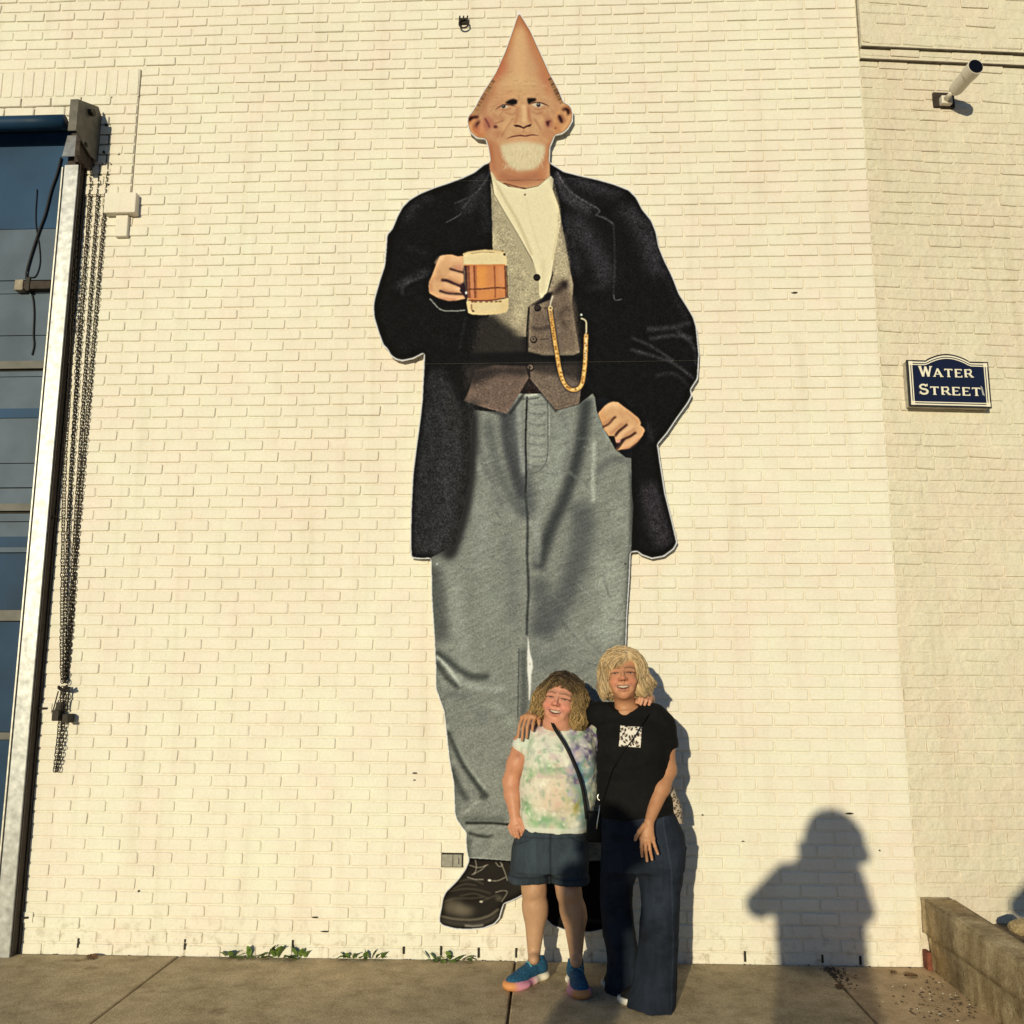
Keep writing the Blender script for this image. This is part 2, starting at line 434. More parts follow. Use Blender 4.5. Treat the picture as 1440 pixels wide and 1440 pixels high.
SOIL = mat('soil', (0.10, 0.075, 0.05), 0.95, col2=(0.20, 0.15, 0.10), nscale=14, bump=1.0, bscale=40)
ASPH = mat('asphalt', (0.05, 0.048, 0.045), 0.9, noise=0.4, nscale=60, bump=0.5, bscale=200)
g = MB().box((-60, -80, -0.6), (60, 20, -0.13)).build('road', ASPH); tag(g, kind='structure')
g = MB().box((-400, -500, -1.2), (400, 300, -0.62)).build('ground', ASPH); tag(g, kind='structure')
walk = empty('sidewalk', (0, 0, 0)); tag(walk, kind='structure')
MB().box((-7.5, -8.0, -0.5), (7.5, 0.02, -0.02)).build('slab_bed', SOIL, walk)
xj = [-7.4, -5.5, -3.75, -2.055, -0.205, 1.44, 3.2, 5.0, 7.4]; yj = [-0.012, -1.95, -3.85, -5.8, -7.9]
for i in range(len(xj)-1):
    for j in range(len(yj)-1):
        skew = -0.018
        b = bmesh.new()
        x0, x1, y1, y0 = xj[i]+0.006, xj[i+1]-0.006, yj[j]-(0.006 if j else 0), yj[j+1]+0.006
        dz = random.uniform(-.002, .002)
        bmesh.ops.create_cube(b, size=1)
        for v in b.verts:
            yy = y0+(v.co.y+.5)*(y1-y0)
            v.co = Vector((x0+(v.co.x+.5)*(x1-x0)+skew*(yy)*0.6*0-0.03*yy*0, yy, -0.1+(v.co.z+.5)*0.1+dz*(v.co.z > 0)))
        bmesh.ops.bevel(b, geom=[e for e in b.edges if all(v.co.z > -0.05 for v in e.verts)], offset=0.007, segments=2, profile=.5, affect='EDGES')
        me = bpy.data.meshes.new('paving_slab'); b.to_mesh(me); b.free(); me.materials.append(SLAB2 if xj[i] > 1.4 else SLAB)
        o = bpy.data.objects.new('paving_slab', me); C.objects.link(o); o.parent = walk
kb = MB().box((-7.5, -8.16, -0.5), (7.5, -8.005, 0.0), 0.012).build('kerb', SLAB, walk)
# ------------------------------------------------------------------ roll-up door on the left
NAVY = mat('navy_door_paint', (0.018, 0.060, 0.135), 0.5, noise=0.35, nscale=3, spec=0.15)
NAVY2 = mat('dark_navy_paint', (0.012, 0.042, 0.095), 0.5, noise=0.3, nscale=5, spec=0.15)
GREY = mat('blue_grey_door_paint', (0.090, 0.125, 0.175), 0.5, noise=0.3, nscale=4, spec=0.15)
RAIL = mat('dull_rail', (0.10, 0.098, 0.088), 0.5, noise=0.4, nscale=12, spec=0.4)
GALV = mat('galvanized_steel', (0.44, 0.45, 0.46), 0.38, noise=0.38, nscale=22, metal=0.6, bump=0.12, bscale=14)
GALV2 = mat('galvanized_steel_edge', (0.55, 0.53, 0.48), 0.42, noise=0.3, nscale=30, metal=0.6)
IRON = mat('dark_iron', (0.030, 0.023, 0.018), 0.65, noise=0.4, nscale=40, metal=0.0)
RUST = mat('brown_black_steel', (0.045, 0.032, 0.025), 0.7, noise=0.5, nscale=25)
PLATE = mat('grey_steel_plate', (0.13, 0.122, 0.108), 0.6, noise=0.4, nscale=18, metal=0.2)
door = empty('rolling_door', (-4.0, 0.0, 0.0), 'tall navy and grey rolling door with galvanized guide rail at left edge of the wall', 'door')
DY = 0.035
def dz(y): return at(25, y, DY)[2]
def band(name, ya, yb, m, y=DY, x1=-3.045, proud=0.0):
    return MB().box((-6.2, y-proud, dz(yb)), (x1, y+0.03, dz(ya))).build(name, m, door)
edges = [(185, 322, 'door_panel', NAVY, 0), (322.8, 394, 'door_panel', GREY, 0), (395.4, 412.6, 'door_panel', GREY, 0), (413.6, 471.4, 'door_panel', GREY, 0), (472.6, 508, 'door_panel', GREY, 0),
         (508.4, 519, 'rail', RAIL, .012), (522.5, 529.4, 'door_panel', GREY, 0), (530.4, 574.5, 'door_panel', GREY, 0), (574.9, 588, 'rail', NAVY, .008), (588.4, 651, 'door_panel', GREY, 0), (652.2, 685.2, 'door_panel', GREY, 0),
         (687, 708, 'door_panel', GREY, 0), (708.4, 718.6, 'rail', RAIL, .012), (722.4, 733, 'door_panel', GREY, 0), (734.4, 754.6, 'door_panel', GREY, 0), (755, 769.6, 'rail', NAVY, .008), (770, 777, 'rail', GREY, .014),
         (778, 857.5, 'door_panel', NAVY2, 0), (858, 873, 'rail', RAIL, .012), (874.5, 1029, 'door_panel', NAVY2, 0), (1030, 1040, 'rail', RAIL, .006), (1041, 1190, 'door_panel', NAVY2, 0), (1191, 1338, 'door_panel', NAVY2, 0)]
for ya, yb, nm, m, pr in edges: band(nm, ya, yb, m, proud=pr)
MB().box((-6.2, DY+0.012, 0.0), (-3.045, DY+0.06, dz(184))).build('door_backing', DARK, door)
# vertical end strip next to the guide
MB().box((-3.085, DY-0.016, 0.0), (-3.05, DY-0.004, dz(480))).build('end_strip', NAVY, door)
# roll barrel under its hood
zb = at(40, 172, -0.12)[2]
MB().tube([(x, -0.11, zb) for x in np.linspace(-6.2, -3.06, 14)], 0.047, 20).build('roll_barrel', NAVY2, door, smooth=True)
MB().tube([(x, -0.085, zb+0.018) for x in np.linspace(-6.2, -3.072, 6)], 0.036, 14).build('roll_barrel', GREY, door, smooth=True)
MB().box((-6.2, -0.03, zb+0.055), (-3.0, DY+0.06, zb+0.075), 0.004).build('lintel_trim', GALV2, door)
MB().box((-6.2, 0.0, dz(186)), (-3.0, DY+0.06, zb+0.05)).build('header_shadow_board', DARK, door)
# guide rail: angle profile with a lip and groove
gz1 = at(100, 232, -0.08)[2]
gd = MB()
gd.box((-3.053, -0.085, 0.0), (-2.962, -0.012, gz1), 0.003)
gdo = gd.build('guide_rail', GALV, door)
MB().box((-3.075, -0.078, 0.0), (-3.064, -0.005, gz1-.01), 0.002).build('guide_lip', GALV2, door)
MB().box((-3.064, -0.062, 0.0), (-3.053, -0.008, gz1-.01)).build('guide_groove', RUST, door)
MB().box((-2.962, -0.07, 0.0), (-2.955, -0.001, at(100, 205, 0)[2])).build('guide_back_angle', RUST, door)
MB().box((-2.9549, -0.022, 0.0), (-2.948, 0.03, at(100, 205, 0)[2])).build('guide_back_angle', IRON, door)
# flared bell mouth above the guide
p = at(96, 207, -0.09)
bm_ = MB(); z0, z1 = at(96, 221, -0.09)[2], at(96, 190, -0.07)[2]
bm_.add([(-3.066, -0.10, z0), (-2.972, -0.10, z0), (-2.980, -0.065, z1), (-3.062, -0.065, z1), (-3.066, -0.094, z0), (-2.972, -0.094, z0), (-2.980, -0.059, z1), (-3.062, -0.059, z1)],
        [(0, 1, 2, 3), (7, 6, 5, 4), (0, 4, 5, 1), (1, 5, 6, 2), (2, 6, 7, 3), (3, 7, 4, 0)])
bm_.build('bell_mouth', GALV, door)
MB().box((-3.05, -0.058, gz1), (-2.965, -0.01, z1+.02)).build('guide_head', RUST, door)
for yy in (996, 1290):
    q = at(35 if yy > 1200 else 62, yy, -0.004)
    MB().box((q[0]-0.03, -0.006, q[2]-0.028), (q[0]+0.045, 0.004, q[2]+0.028), 0.002).build('fixing_plate', PAINT, door)
    MB().tube([(q[0]-0.055, -0.03, q[2]), (q[0]-0.02, -0.028, q[2]), (q[0]+0.02, -0.01, q[2])], 0.006, 8).build('fixing_bolt', IRON, door)
for xx, yy in ((100, 461), (75, 727)):
    q = at(xx, yy, -0.03)
    MB().tube([(q[0]-0.03, -0.05, q[2]+.01), (q[0], -0.05, q[2]+0.012), (q[0]+.008, -0.05, q[2]-.012), (q[0]-.02, -0.05, q[2]-.015)], 0.005, 6).build('chain_keeper', IRON, door)
    MB().tube([(q[0], -0.045, q[2]), (q[0]+0.06, -0.03, q[2]+.002)], 0.0025, 6).build('chain_keeper', IRON, door)
# end bracket plate of the barrel
zt, zb2 = at(112, 140, -0.29)[2], at(112, 184, -0.29)[2]
xw = at(144, 200, 0)[0]-0.012
bw0, bw1 = at(144, 168, 0)[2], at(144, 228, 0)[2]
mp = MB()
prof = [(-0.29, zt), (-0.29, zb2), (-0.10, bw1-0.02), (0.0, bw1), (0.0, bw0), (-0.06, bw0+.05)]
V = [(xw-0.006, y, z) for y, z in prof]+[(xw, y, z) for y, z in prof]; n = len(prof)
mp.add(V, [tuple(range(n)), tuple(range(2*n-1, n-1, -1))]+[(i, i+n, (i+1) % n+n, (i+1) % n) for i in range(n)])
mp.build('end_bracket', PLATE, door)
MB().box((xw-0.052, -0.296, zb2), (xw, -0.2885, zt), 0.001).build('end_bracket_flange', PLATE, door)
MB().box((xw, -0.008, bw1-0.01), (xw+0.06, 0.003, bw0+0.01), 0.002).build('wall_flange', PLATE, door)
def axle(y, z, r, l): MB().tube([(xw-0.002, y, z), (xw+l, y, z)], r, 14).build('axle_end', IRON, door)
axle(-0.16, (zt+bw0)/2-0.03, 0.022, 0.03); axle(-0.17, zb2-0.02, 0.015, 0.008)
for zz in (bw0-0.05, bw1+0.06):
    MB().tube([(xw+0.035, -0.02, zz), (xw+0.035, 0.0, zz)], 0.009, 6).build('bolt', IRON, door)
# chain wheel and boxes behind the plate
MB().tube([(xw-0.045, -0.12, zb2-0.05), (xw-0.02, -0.12, zb2-0.05)], 0.085, 20).build('chain_wheel', RUST, door)
MB().box((-2.985, -0.10, at(118, 232, -.06)[2]), (xw-0.05, -0.02, at(118, 150, -.06)[2])).build('bracket_angle', RUST, door)
q = at(166, 216, -0.01)
MB().tube([(q[0], -0.02, q[2]), (q[0], 0.0, q[2])], 0.009, 8).build('bolt', PAINT, door)
adopt(door)

# cable and junction box hanging on the door
cabm = mat('black_rubber', (0.012, 0.012, 0.014), 0.6)
cab = MB()
def wpts(L, Y): return [at(x, y, Y) for x, y in L]
def spline(P, n=8):
    P = [np.array(p, float) for p in P]; P = [2*P[0]-P[1]]+P+[2*P[-1]-P[-2]]; out = []
    for i in range(1, len(P)-2):
        for s in np.linspace(0, 1, n, endpoint=False):
            a, b, c, d = P[i-1], P[i], P[i+1], P[i+2]
            out.append(0.5*((2*b)+(-a+c)*s+(2*a-5*b+4*c-d)*s*s+(-a+3*b-3*c+d)*s**3))
    out.append(P[-2]); return np.array(out)
cab.tube(spline(wpts([(86, 222), (80, 245), (72, 268), (64, 300), (56, 322), (46, 352), (38, 380), (37, 392)], 0.024)), 0.008, 6)
cab.tube(spline(wpts([(52, 266), (50, 310), (55, 345), (56, 370), (50, 388), (40, 390)], 0.028)), 0.0035, 6)
cab.tube(spline(wpts([(40, 400), (46, 418), (48, 440), (47, 470), (48, 485), (45, 499)], 0.028)), 0.0055, 6)
tag(cab.build('hanging_cable', cabm, smooth=True), 'black cable looping down the grey rolling door to a small box', 'cable')
jb = empty('junction_box', tuple(at(45, 400, 0.02)), 'small brown metal box with arm fixed on the grey door panels below the black cable', 'box')
q = at(28, 402, 0.0); q2 = at(40, 401, 0.0); q3 = at(72, 400, 0.0)
MB().box((q[0]-0.025, -0.02, q[2]-0.035), (q[0]+0.03, DY, q[2]+0.035), 0.004).build('box_body', mat('tan_metal', (0.28, 0.24, 0.18), 0.5, noise=.4, nscale=30), jb)
MB().box((q[0]+0.03, -0.012, q[2]-0.026), (q3[0], DY, q[2]+0.028), 0.003).build('arm', RUST, jb)
MB().box((q2[0]-.01, -0.02, q[2]-0.04), (q2[0]+.018, -0.002, q[2]+.05), 0.004).build('clamp', IRON, jb)
adopt(jb)

# hoist chains: four falls of oval links gathered by a keeper
def torus_link(c, t, side_v, L, W, r, nu=10, nv=5):
    """stadium-shaped link centred at c along t, flat in the plane (t, side_v)"""
    nrm = np.cross(t, side_v); V = []; 
    for i in range(nu):
        a = 2*math.pi*i/nu; cx, cy = math.cos(a), math.sin(a)
        ctr = c+t*(cx*(W/2)+math.copysign((L-W)/2, cx))+side_v*cy*W/2
        rad = t*cx+side_v*cy
        for j in range(nv):
            b = 2*math.pi*j/nv; V.append(ctr+(rad*math.cos(b)+nrm*math.sin(b))*r)
    Fq = [(i*nv+j, ((i+1) % nu)*nv+j, ((i+1) % nu)*nv+(j+1) % nv, i*nv+(j+1) % nv) for i in range(nu) for j in range(nv)]
    return V, Fq
def chain_mesh(pts, pitch=0.0205):
    P = spline(pts, 14); d = np.r_[0, np.cumsum(np.linalg.norm(np.diff(P, axis=0), axis=1))]
    n = int(d[-1]/pitch); VV = []; FF = []; base = 0
    for i in range(n):
        s = (i+.5)*pitch; c = np.array([np.interp(s, d, P[:, k]) for k in range(3)]); c2 = np.array([np.interp(s+.004, d, P[:, k]) for k in range(3)])
        t = c2-c; t /= np.linalg.norm(t)+1e-9
        sv = np.array([1.0, 0, 0]) if i % 2 == 0 else np.array([0.25, 1.0, 0])
        sv = sv+np.array([0, random.uniform(-.35, .35), 0]) if i % 2 == 0 else sv+np.array([random.uniform(-.3, .3), 0, 0])
        sv -= t*(sv@t); sv /= np.linalg.norm(sv)
        v, f = torus_link(c, t, sv, 0.0310, 0.0225, 0.0028)
        VV += v; FF += [tuple(k+base for k in q) for q in f]; base += len(v)
    return VV, FF
falls = [([(112, 236), (107, 330), (97, 560), (92, 640), (89, 740), (87, 900), (88, 962)], -0.05, 'rusty hoist chain fall closest to the galvanized door guide'),
         ([(131, 222), (122, 340), (108, 540), (96, 740), (91, 900), (90, 962)], -0.012, 'rusty hoist chain fall second from the door guide, gathered at the keeper below'),
         ([(142, 230), (133, 340), (119, 540), (106, 740), (97, 900), (91, 962)], -0.011, 'rusty hoist chain fall third from the door guide, hanging under the bracket shadow'),
         ([(154, 230), (143.5, 340), (127, 540), (110, 740), (100, 880), (93, 962)], -0.010, 'rusty hoist chain fall farthest from the door guide, passing the stepped corbel block')]
for L, Y, lab in falls:
    V, Fq = chain_mesh([at(x, y, Y) for x, y in L])
    tag(link_mesh('hoist_chain', V, Fq, IRON, smooth=True), lab, 'chain', 'hoist chains beside the rolling door')
for L, Y, lab in [([(88, 966), (86, 1000), (82, 1040), (77, 1088)], -0.022, 'left of the two loose rusty chain tails dangling under the keeper block'),
                  ([(92, 966), (89, 1010), (86, 1050), (79, 1086)], -0.028, 'right of the two loose rusty chain tails dangling under the keeper block')]:
    V, Fq = chain_mesh([at(x, y, Y) for x, y in L])
    tag(link_mesh('hoist_chain', V, Fq, IRON, smooth=True), lab, 'chain', 'hoist chains beside the rolling door')
kp = empty('chain_keeper', tuple(at(90, 990, 0)), 'dark iron chain keeper block holding the hoist chains together low on the wall', 'chain keeper')
q = at(90, 967, -0.06)
kb_ = MB()
for a in np.linspace(0, 2*math.pi, 9)[:-1]:
    kb_.tube([q+np.array([math.cos(a)*.014, math.sin(a)*.012, -.014]), q+np.array([math.cos(a+.8)*.036, math.sin(a+.8)*.02, math.sin(a*3)*.012])], 0.008, 6)
kb_.build('chain_knot', IRON, kp)
q = at(83, 1006, -0.05); MB().box((q[0]-0.03, -0.075, q[2]-0.03), (q[0]+0.01, -0.02, q[2]+0.03), 0.004).build('keeper_plate', IRON, kp)
q = at(93, 1010, -0.05); MB().box((q[0]-0.006, -0.085, q[2]-0.025), (q[0]+0.03, -0.012, q[2]+0.025), 0.004).build('keeper_plate', IRON, kp)
a_, b_ = at(82, 972, -.03), at(75, 998, -.012)
MB().tube([a_, b_], 0.004, 6).build('hook_rod', IRON, kp); MB().tube([at(97, 972, -.03), at(94, 1000, -.02)], 0.005, 6).build('hook_rod', IRON, kp)
q = at(85, 995, 0); MB().box((q[0]-0.012, -0.03, q[2]-0.05), (q[0]+0.02, 0.004, q[2]+0.03)).build('keeper_base', IRON, kp)
adopt(kp)

# ------------------------------------------------------------------ small fittings on the wall
an = empty('wall_anchor', tuple(at(652, 34, 0)), 'small black iron anchor with hanging ring high on the wall left of the cone head', 'anchor')
q = at(652, 30, -0.01)
ab = MB().box((q[0]-0.03, -0.02, q[2]-0.018), (q[0]+0.028, 0.003, q[2]+0.02), 0.004)
ab.build('anchor_plate', IRON, an)
for i in range(3):
    MB().tube([(q[0]-0.026+i*0.024, -0.03, q[2]-0.01), (q[0]-0.024+i*0.025, -0.02, q[2]+0.03)], 0.005, 6).build('prong', IRON, an)
V, Fq = torus_link(np.array([q[0]+0.003, -0.03, q[2]-0.03]), np.array([0, 0, 1.0]), np.array([1.0, 0, 0]), 0.052, 0.058, 0.006, 18, 6)
link_mesh('ring', V, Fq, IRON, an, True)
adopt(an)
vt = empty('wall_vent', tuple(at(636, 1209, 0)), 'small grey rectangular plate vent set in the bricks beside the left trouser cuff', 'vent')
q0, q1 = at(621.5, 1218.5, 0), at(650.5, 1200.5, 0)
VG = mat('vent_grey', (0.30, 0.29, 0.25), 0.6, noise=.3, nscale=40)
MB().box((q0[0]-.004, -0.004, q0[2]-.004), (q1[0]+.004, 0.006, q1[2]+.004), 0.001).build('vent_frame', DARK, vt)
xm = q0[0]+(q1[0]-q0[0])*0.54
MB().box((q0[0], -0.007, q0[2]), (xm-.002, -0.002, q1[2]-.004), 0.001).build('cover', VG, vt)
MB().box((xm+.001, -0.006, q0[2]), (q1[0]-.004, -0.002, q1[2]-.004), 0.001).build('cover', VG, vt)
MB().box((q1[0]-.022, -0.009, q0[2]+.014), (q1[0]-.018, -0.005, q1[2]-.02)).build('slot', DARK, vt)
adopt(vt)

# ------------------------------------------------------------------ street sign (local: x along side wall, z up, y toward the wall)
sign = empty('street_sign', (0, 0, 0), 'navy street name sign with arched top, white lettering and double border on the side wall', 'sign')
sign.parent = None
sg0 = side_at(1279, 572, -0.055); sg1 = side_at(1388.5, 508, -0.055)
sx0, sx1 = sg0[0], sg1[0]; sz0, sz1 = side_at(1335, 573, -0.055)[2], side_at(1335, 508, -0.055)[2]
arc_top = side_at(1329, 498, -0.055)[2]
sw, sh, sa = sx1-sx0, sz1-sz0, arc_top-sz1
sc_ = np.array([(sx0+sx1)/2, (sz0+sz1)/2])
def sign_outline(ins):
    hw, hh = sw/2-ins, sh/2-ins
    P = [(-hw, -hh), (hw, -hh), (hw, hh), (sw*0.265+ins*.3, hh)]
    n = 14
    for i in range(n+1):
        a = i/n; x = (sw*0.25)*(1-2*a); P.append((x*(1-ins*1.2), hh+0.008+(sa-0.008)*math.cos(math.pi*(x/(sw*0.5)))**0.9))
    P += [(-sw*0.265-ins*.3, hh), (-hw, hh)]
    return P
S_NAVY = mat('sign_navy', (0.007, 0.012, 0.042), 0.4, spec=0.2, noise=0.15, nscale=8)
S_WHITE = mat('sign_white', (0.78, 0.74, 0.62), 0.5)
S_BOX = mat('sign_box_paint', (0.55, 0.50, 0.42), 0.6, noise=0.3, nscale=25)
S_BLACK = mat('sign_black_edge', (0.02, 0.02, 0.022), 0.5)
MB().prism(sign_outline(0.004), 0.012, 0.062).build('sign_box', S_BOX, sign)
MB().prism(sign_outline(0.0), 0.0, 0.0115).build('sign_rim', S_BLACK, sign)
def frame_ring(name, a, b, y, m):
    A, B = sign_outline(a), sign_outline(b); n = len(A)
    V = [(x, y, z) for x, z in A]+[(x, y, z) for x, z in B]+[(x, y+0.003, z) for x, z in A]+[(x, y+0.003, z) for x, z in B]
    Fq = [(i, (i+1) % n, n+(i+1) % n, n+i) for i in range(n)]+[(2*n+i, 2*n+(i+1) % n, (i+1) % n, i) for i in range(n)]+[(n+i, n+(i+1) % n, 3*n+(i+1) % n, 3*n+i) for i in range(n)]
    link_mesh(name, V, Fq, m, sign)
frame_ring('border', 0.010, 0.0185, -0.002, S_WHITE); frame_ring('border', 0.0245, 0.0305, -0.002, S_WHITE)
MB().prism(sign_outline(0.006), -0.0005, 0.004).build('sign_face', S_NAVY, sign)
for sxn in (-1, 1):
    for szn in (-1, 1):
        x, z = sxn*(sw/2-0.0205), szn*(sh/2-0.0205)
        MB().box((x-0.012, -0.0035, z-0.012), (x+0.012, -0.0005, z+0.012)).build('corner_dot', S_WHITE, sign)
# letters built from bars with small serifs; unit cell 1 x 1
def bar(x0, z0, x1, z1, w):
    dx, dz_ = x1-x0, z1-z0; l = math.hypot(dx, dz_); nx, nz_ = -dz_/l*w/2, dx/l*w/2
    return [(x0+nx, z0+nz_), (x0-nx, z0-nz_), (x1-nx, z1-nz_), (x1+nx, z1+nz_)]
def arc(cx, cz, rx, rz, a0, a1, w, n=12):
    out = []
    P = [(cx+rx*math.cos(a0+(a1-a0)*i/n), cz+rz*math.sin(a0+(a1-a0)*i/n)) for i in range(n+1)]
    return [bar(*P[i], *P[i+1], w) for i in range(n)]
def letter(ch):
    t, th, sf = 0.20, 0.13, 0.09
    if ch == 'W': return [bar(0.02, 1, .30, 0, t), bar(.28, 0, .52, .95, th), bar(.50, .95, .76, 0, t), bar(.74, 0, .98, 1, th), bar(-.10, .96, .16, .96, sf), bar(.86, .96, 1.10, .96, sf)], 1.0
    if ch == 'A': return [bar(.06, 0, .44, 1, th), bar(.42, 1, .84, 0, t), bar(.2, .32, .7, .32, sf), bar(-.06, .04, .2, .04, sf), bar(.66, .04, 1.0, .04, sf)], 0.92
    if ch == 'T': return [bar(.4, 0, .4, 1, t), bar(0, .94, .8, .94, .12), bar(.03, .8, .03, 1, sf), bar(.77, .8, .77, 1, sf), bar(.24, .04, .56, .04, sf)], 0.80
    if ch == 'E': return [bar(.14, 0, .14, 1, t), bar(.02, .05, .74, .05, .11), bar(.02, .95, .72, .95, .11), bar(.14, .52, .58, .52, .10), bar(.72, 0, .72, .22, sf), bar(.70, .8, .70, 1, sf)], 0.76
    if ch == 'R': return [bar(.14, 0, .14, 1, t), bar(.02, .95, .5, .95, .11), bar(.14, .47, .5, .47, .10)]+arc(.5, .71, .20, .24, -math.pi/2, math.pi/2, .15)+[bar(.44, .48, .78, .02, t*.9), bar(.02, .04, .30, .04, sf), bar(.68, .04, .92, .04, sf)], 0.84
    if ch == 'S': return arc(.36, .73, .27, .22, .25, math.pi*1.5, .15)+arc(.36, .26, .30, .22, -math.pi+.35, math.pi/2, .16)+[bar(.62, .76, .62, .98, sf), bar(.07, .04, .07, .28, sf)], 0.74
def word(txt, xa, xb, z0, hbig, hsmall):
    ws = [letter(c)[1]*(1.0 if i == 0 else 0.84)+0.20 for i, c in enumerate(txt)]
    k = (xb-xa)/(sum(ws)-0.20); x = xa
    for i, c in enumerate(txt):
        quads, wd = letter(c); h = hbig if i == 0 else hsmall; kx = k*(1.0 if i == 0 else 0.84)
        V, Fq = [], []
        for qd in quads:
            n = len(V); yj_ = -0.0032-0.00006*len(Fq)
            V += [(x+px_*kx, yj_, z0+pz*h) for px_, pz in qd]+[(x+px_*kx, 0.001, z0+pz*h) for px_, pz in qd]
            Fq += [(n, n+1, n+2, n+3), (n+7, n+6, n+5, n+4)]+[(n+j, n+4+j, n+4+(j+1) % 4, n+(j+1) % 4) for j in range(4)]
        link_mesh('letter', V, Fq, S_WHITE, sign)
        x += ws[i]*k
ux = lambda px_: (px_-1279)/109.5*sw-sw/2
word('WATER', ux(1295), ux(1365.5), sh*0.145, sh*0.225, sh*0.178)
word('STREET', ux(1292.5), ux(1374.5), -sh*0.245, sh*0.225, sh*0.178)
MB().add([(ux(1375.5), -0.0022, -sh*.02), (ux(1377.5), -0.0022, -sh*.05), (ux(1380), -0.0022, -sh*.24), (ux(1377), -0.0022, -sh*.22)], [(0, 3, 2, 1)]).build('scuff_mark', mat('scuff', (.35, .36, .38), .7), sign)
sx_ = np.array([SEAM, 0.004, 0])+np.array([math.cos(PHI)*sc_[0]+math.sin(PHI)*0.06, math.sin(PHI)*sc_[0]-math.cos(PHI)*0.06, sc_[1]])
sign.location = tuple(sx_); sign.rotation_euler = (0, R(0.3), PHI)

# ------------------------------------------------------------------ security camera
scam = empty('security_camera', (0, 0, 0), 'white bullet security camera on a dark square plate on the side wall under the ledges', 'camera')
def sw_world(x, y, off): 
    p = side_at(x, y, off); return np.array([SEAM, 0.004, 0])+np.array([math.cos(PHI)*p[0]-math.sin(PHI)*p[1], math.sin(PHI)*p[0]+math.cos(PHI)*p[1], p[2]])
WHT = mat('camera_white', (0.66, 0.62, 0.54), 0.4, spec=.5)
def rot_box(name, ctr, sx, sy, sz, m, parent, bev=.003):
    o = MB().box((-sx/2, -sy/2, -sz/2), (sx/2, sy/2, sz/2), bev).build(name, m, parent); o.location = tuple(ctr); o.rotation_euler = (0, 0, PHI); return o
pc = sw_world(1326, 142.5, 0.0)
rot_box('mounting_plate', pc+np.array([0, -.008, 0]), 0.135, 0.02, 0.10, RUST, scam)
pk = sw_world(1330, 142, -0.03)
rot_box('mount_block', pk, 0.07, 0.04, 0.055, WHT, scam, 0.006)
MB().tube([sw_world(1329, 147, -.02), sw_world(1334, 147, -.02)], .008, 8).build('mount_screw', IRON, scam)
j0 = sw_world(1331, 139, -0.05); j1 = sw_world(1338, 130.5, -0.115)
MB().tube([j0, (j0+j1)/2, j1], [0.019, 0.014, 0.013], 12).build('swivel_arm', WHT, scam, smooth=True)
a0, a1 = sw_world(1342, 128, -0.10), sw_world(1367.2, 99.0, -0.29)
ax = (a1-a0)/np.linalg.norm(a1-a0)
MB().tube([a0, a0+ax*.02, a1-ax*.06, a1], [0.034, 0.042, 0.044, 0.044], 18).build('camera_body', WHT, scam, smooth=False)
MB().tube([a1-ax*.03, a1+ax*.035], [0.048, 0.048], 18).build('sun_shield', WHT, scam)
MB().tube([a1+ax*.0352, a1+ax*.038], 0.044, 18).build('lens_glass', mat('lens_black', (.004, .004, .005), .15), scam)
adopt(scam)

# ------------------------------------------------------------------ concrete ramp wall on the right, soil behind it
RAMPC = concrete('old_concrete', (0.78, 0.655, 0.46), (0.60, 0.51, 0.36), True, True)
RAMPD = concrete('rough_concrete', (0.85, 0.70, 0.46), (0.50, 0.43, 0.30), True, True)
ramp = empty('low_concrete_wall', (1.98, -0.4, 0), 'weathered low concrete wall running out from the corner between the two brick walls', 'low wall')
def rough_slab(name, x0, x1, y0, y1, z0, z1f, z1b, m, amp, nx=5, ny=34, nz=6):
    """subdivided block with worn edges; top height z1b at the wall (y1) to z1f at the front (y0)"""
    b = bmesh.new(); bmesh.ops.create_cube(b, size=1)
    bmesh.ops.bevel(b, geom=b.edges[:], offset=0.03, segments=2, affect='EDGES')
    bmesh.ops.subdivide_edges(b, edges=b.edges[:], cuts=5, use_grid_fill=True)
    from mathutils import noise as NZ
    for v in b.verts:
        ty = v.co.y+.5; zt_ = z1f+(z1b-z1f)*ty
        p_ = Vector((x0+(v.co.x+.5)*(x1-x0), y0+ty*(y1-y0), z0+(v.co.z+.5)*(zt_-z0)))
        d = NZ.noise_vector(p_*9)*amp+NZ.noise_vector(p_*31)*amp*.5
        v.co = p_+d
    me = bpy.data.meshes.new(name); b.to_mesh(me); b.free(); me.materials.append(m)
    for pl in me.polygons: pl.use_smooth = True
    o = bpy.data.objects.new(name, me); C.objects.link(o); o.parent = ramp
    return o
rough_slab('coping', 1.972, 2.13, -2.6, -0.006, 0.17, 0.30, 0.358, RAMPC, 0.0055)
rough_slab('footing', 1.992, 2.12, -2.6, -0.02, -0.06, 0.175, 0.175, RAMPD, 0.013)
MB().tube([(2.004, -0.46, .16), (1.998, -0.455, .11), (2.0, -0.43, .06), (1.996, -0.44, .01)], [.004, .008, .006, .005], 5).build('crack', DARK, ramp)
adopt(ramp)
rb = MB().box((1.966, -0.07, -0.02), (1.992, -0.002, 0.09), 0.006).build('red_brick', mat('red_brick', (0.20, 0.065, 0.04), .95, noise=.4, nscale=40, bump=.5))
tag(rb, 'bare red brick exposed between the wall corner and the low concrete wall', 'brick')
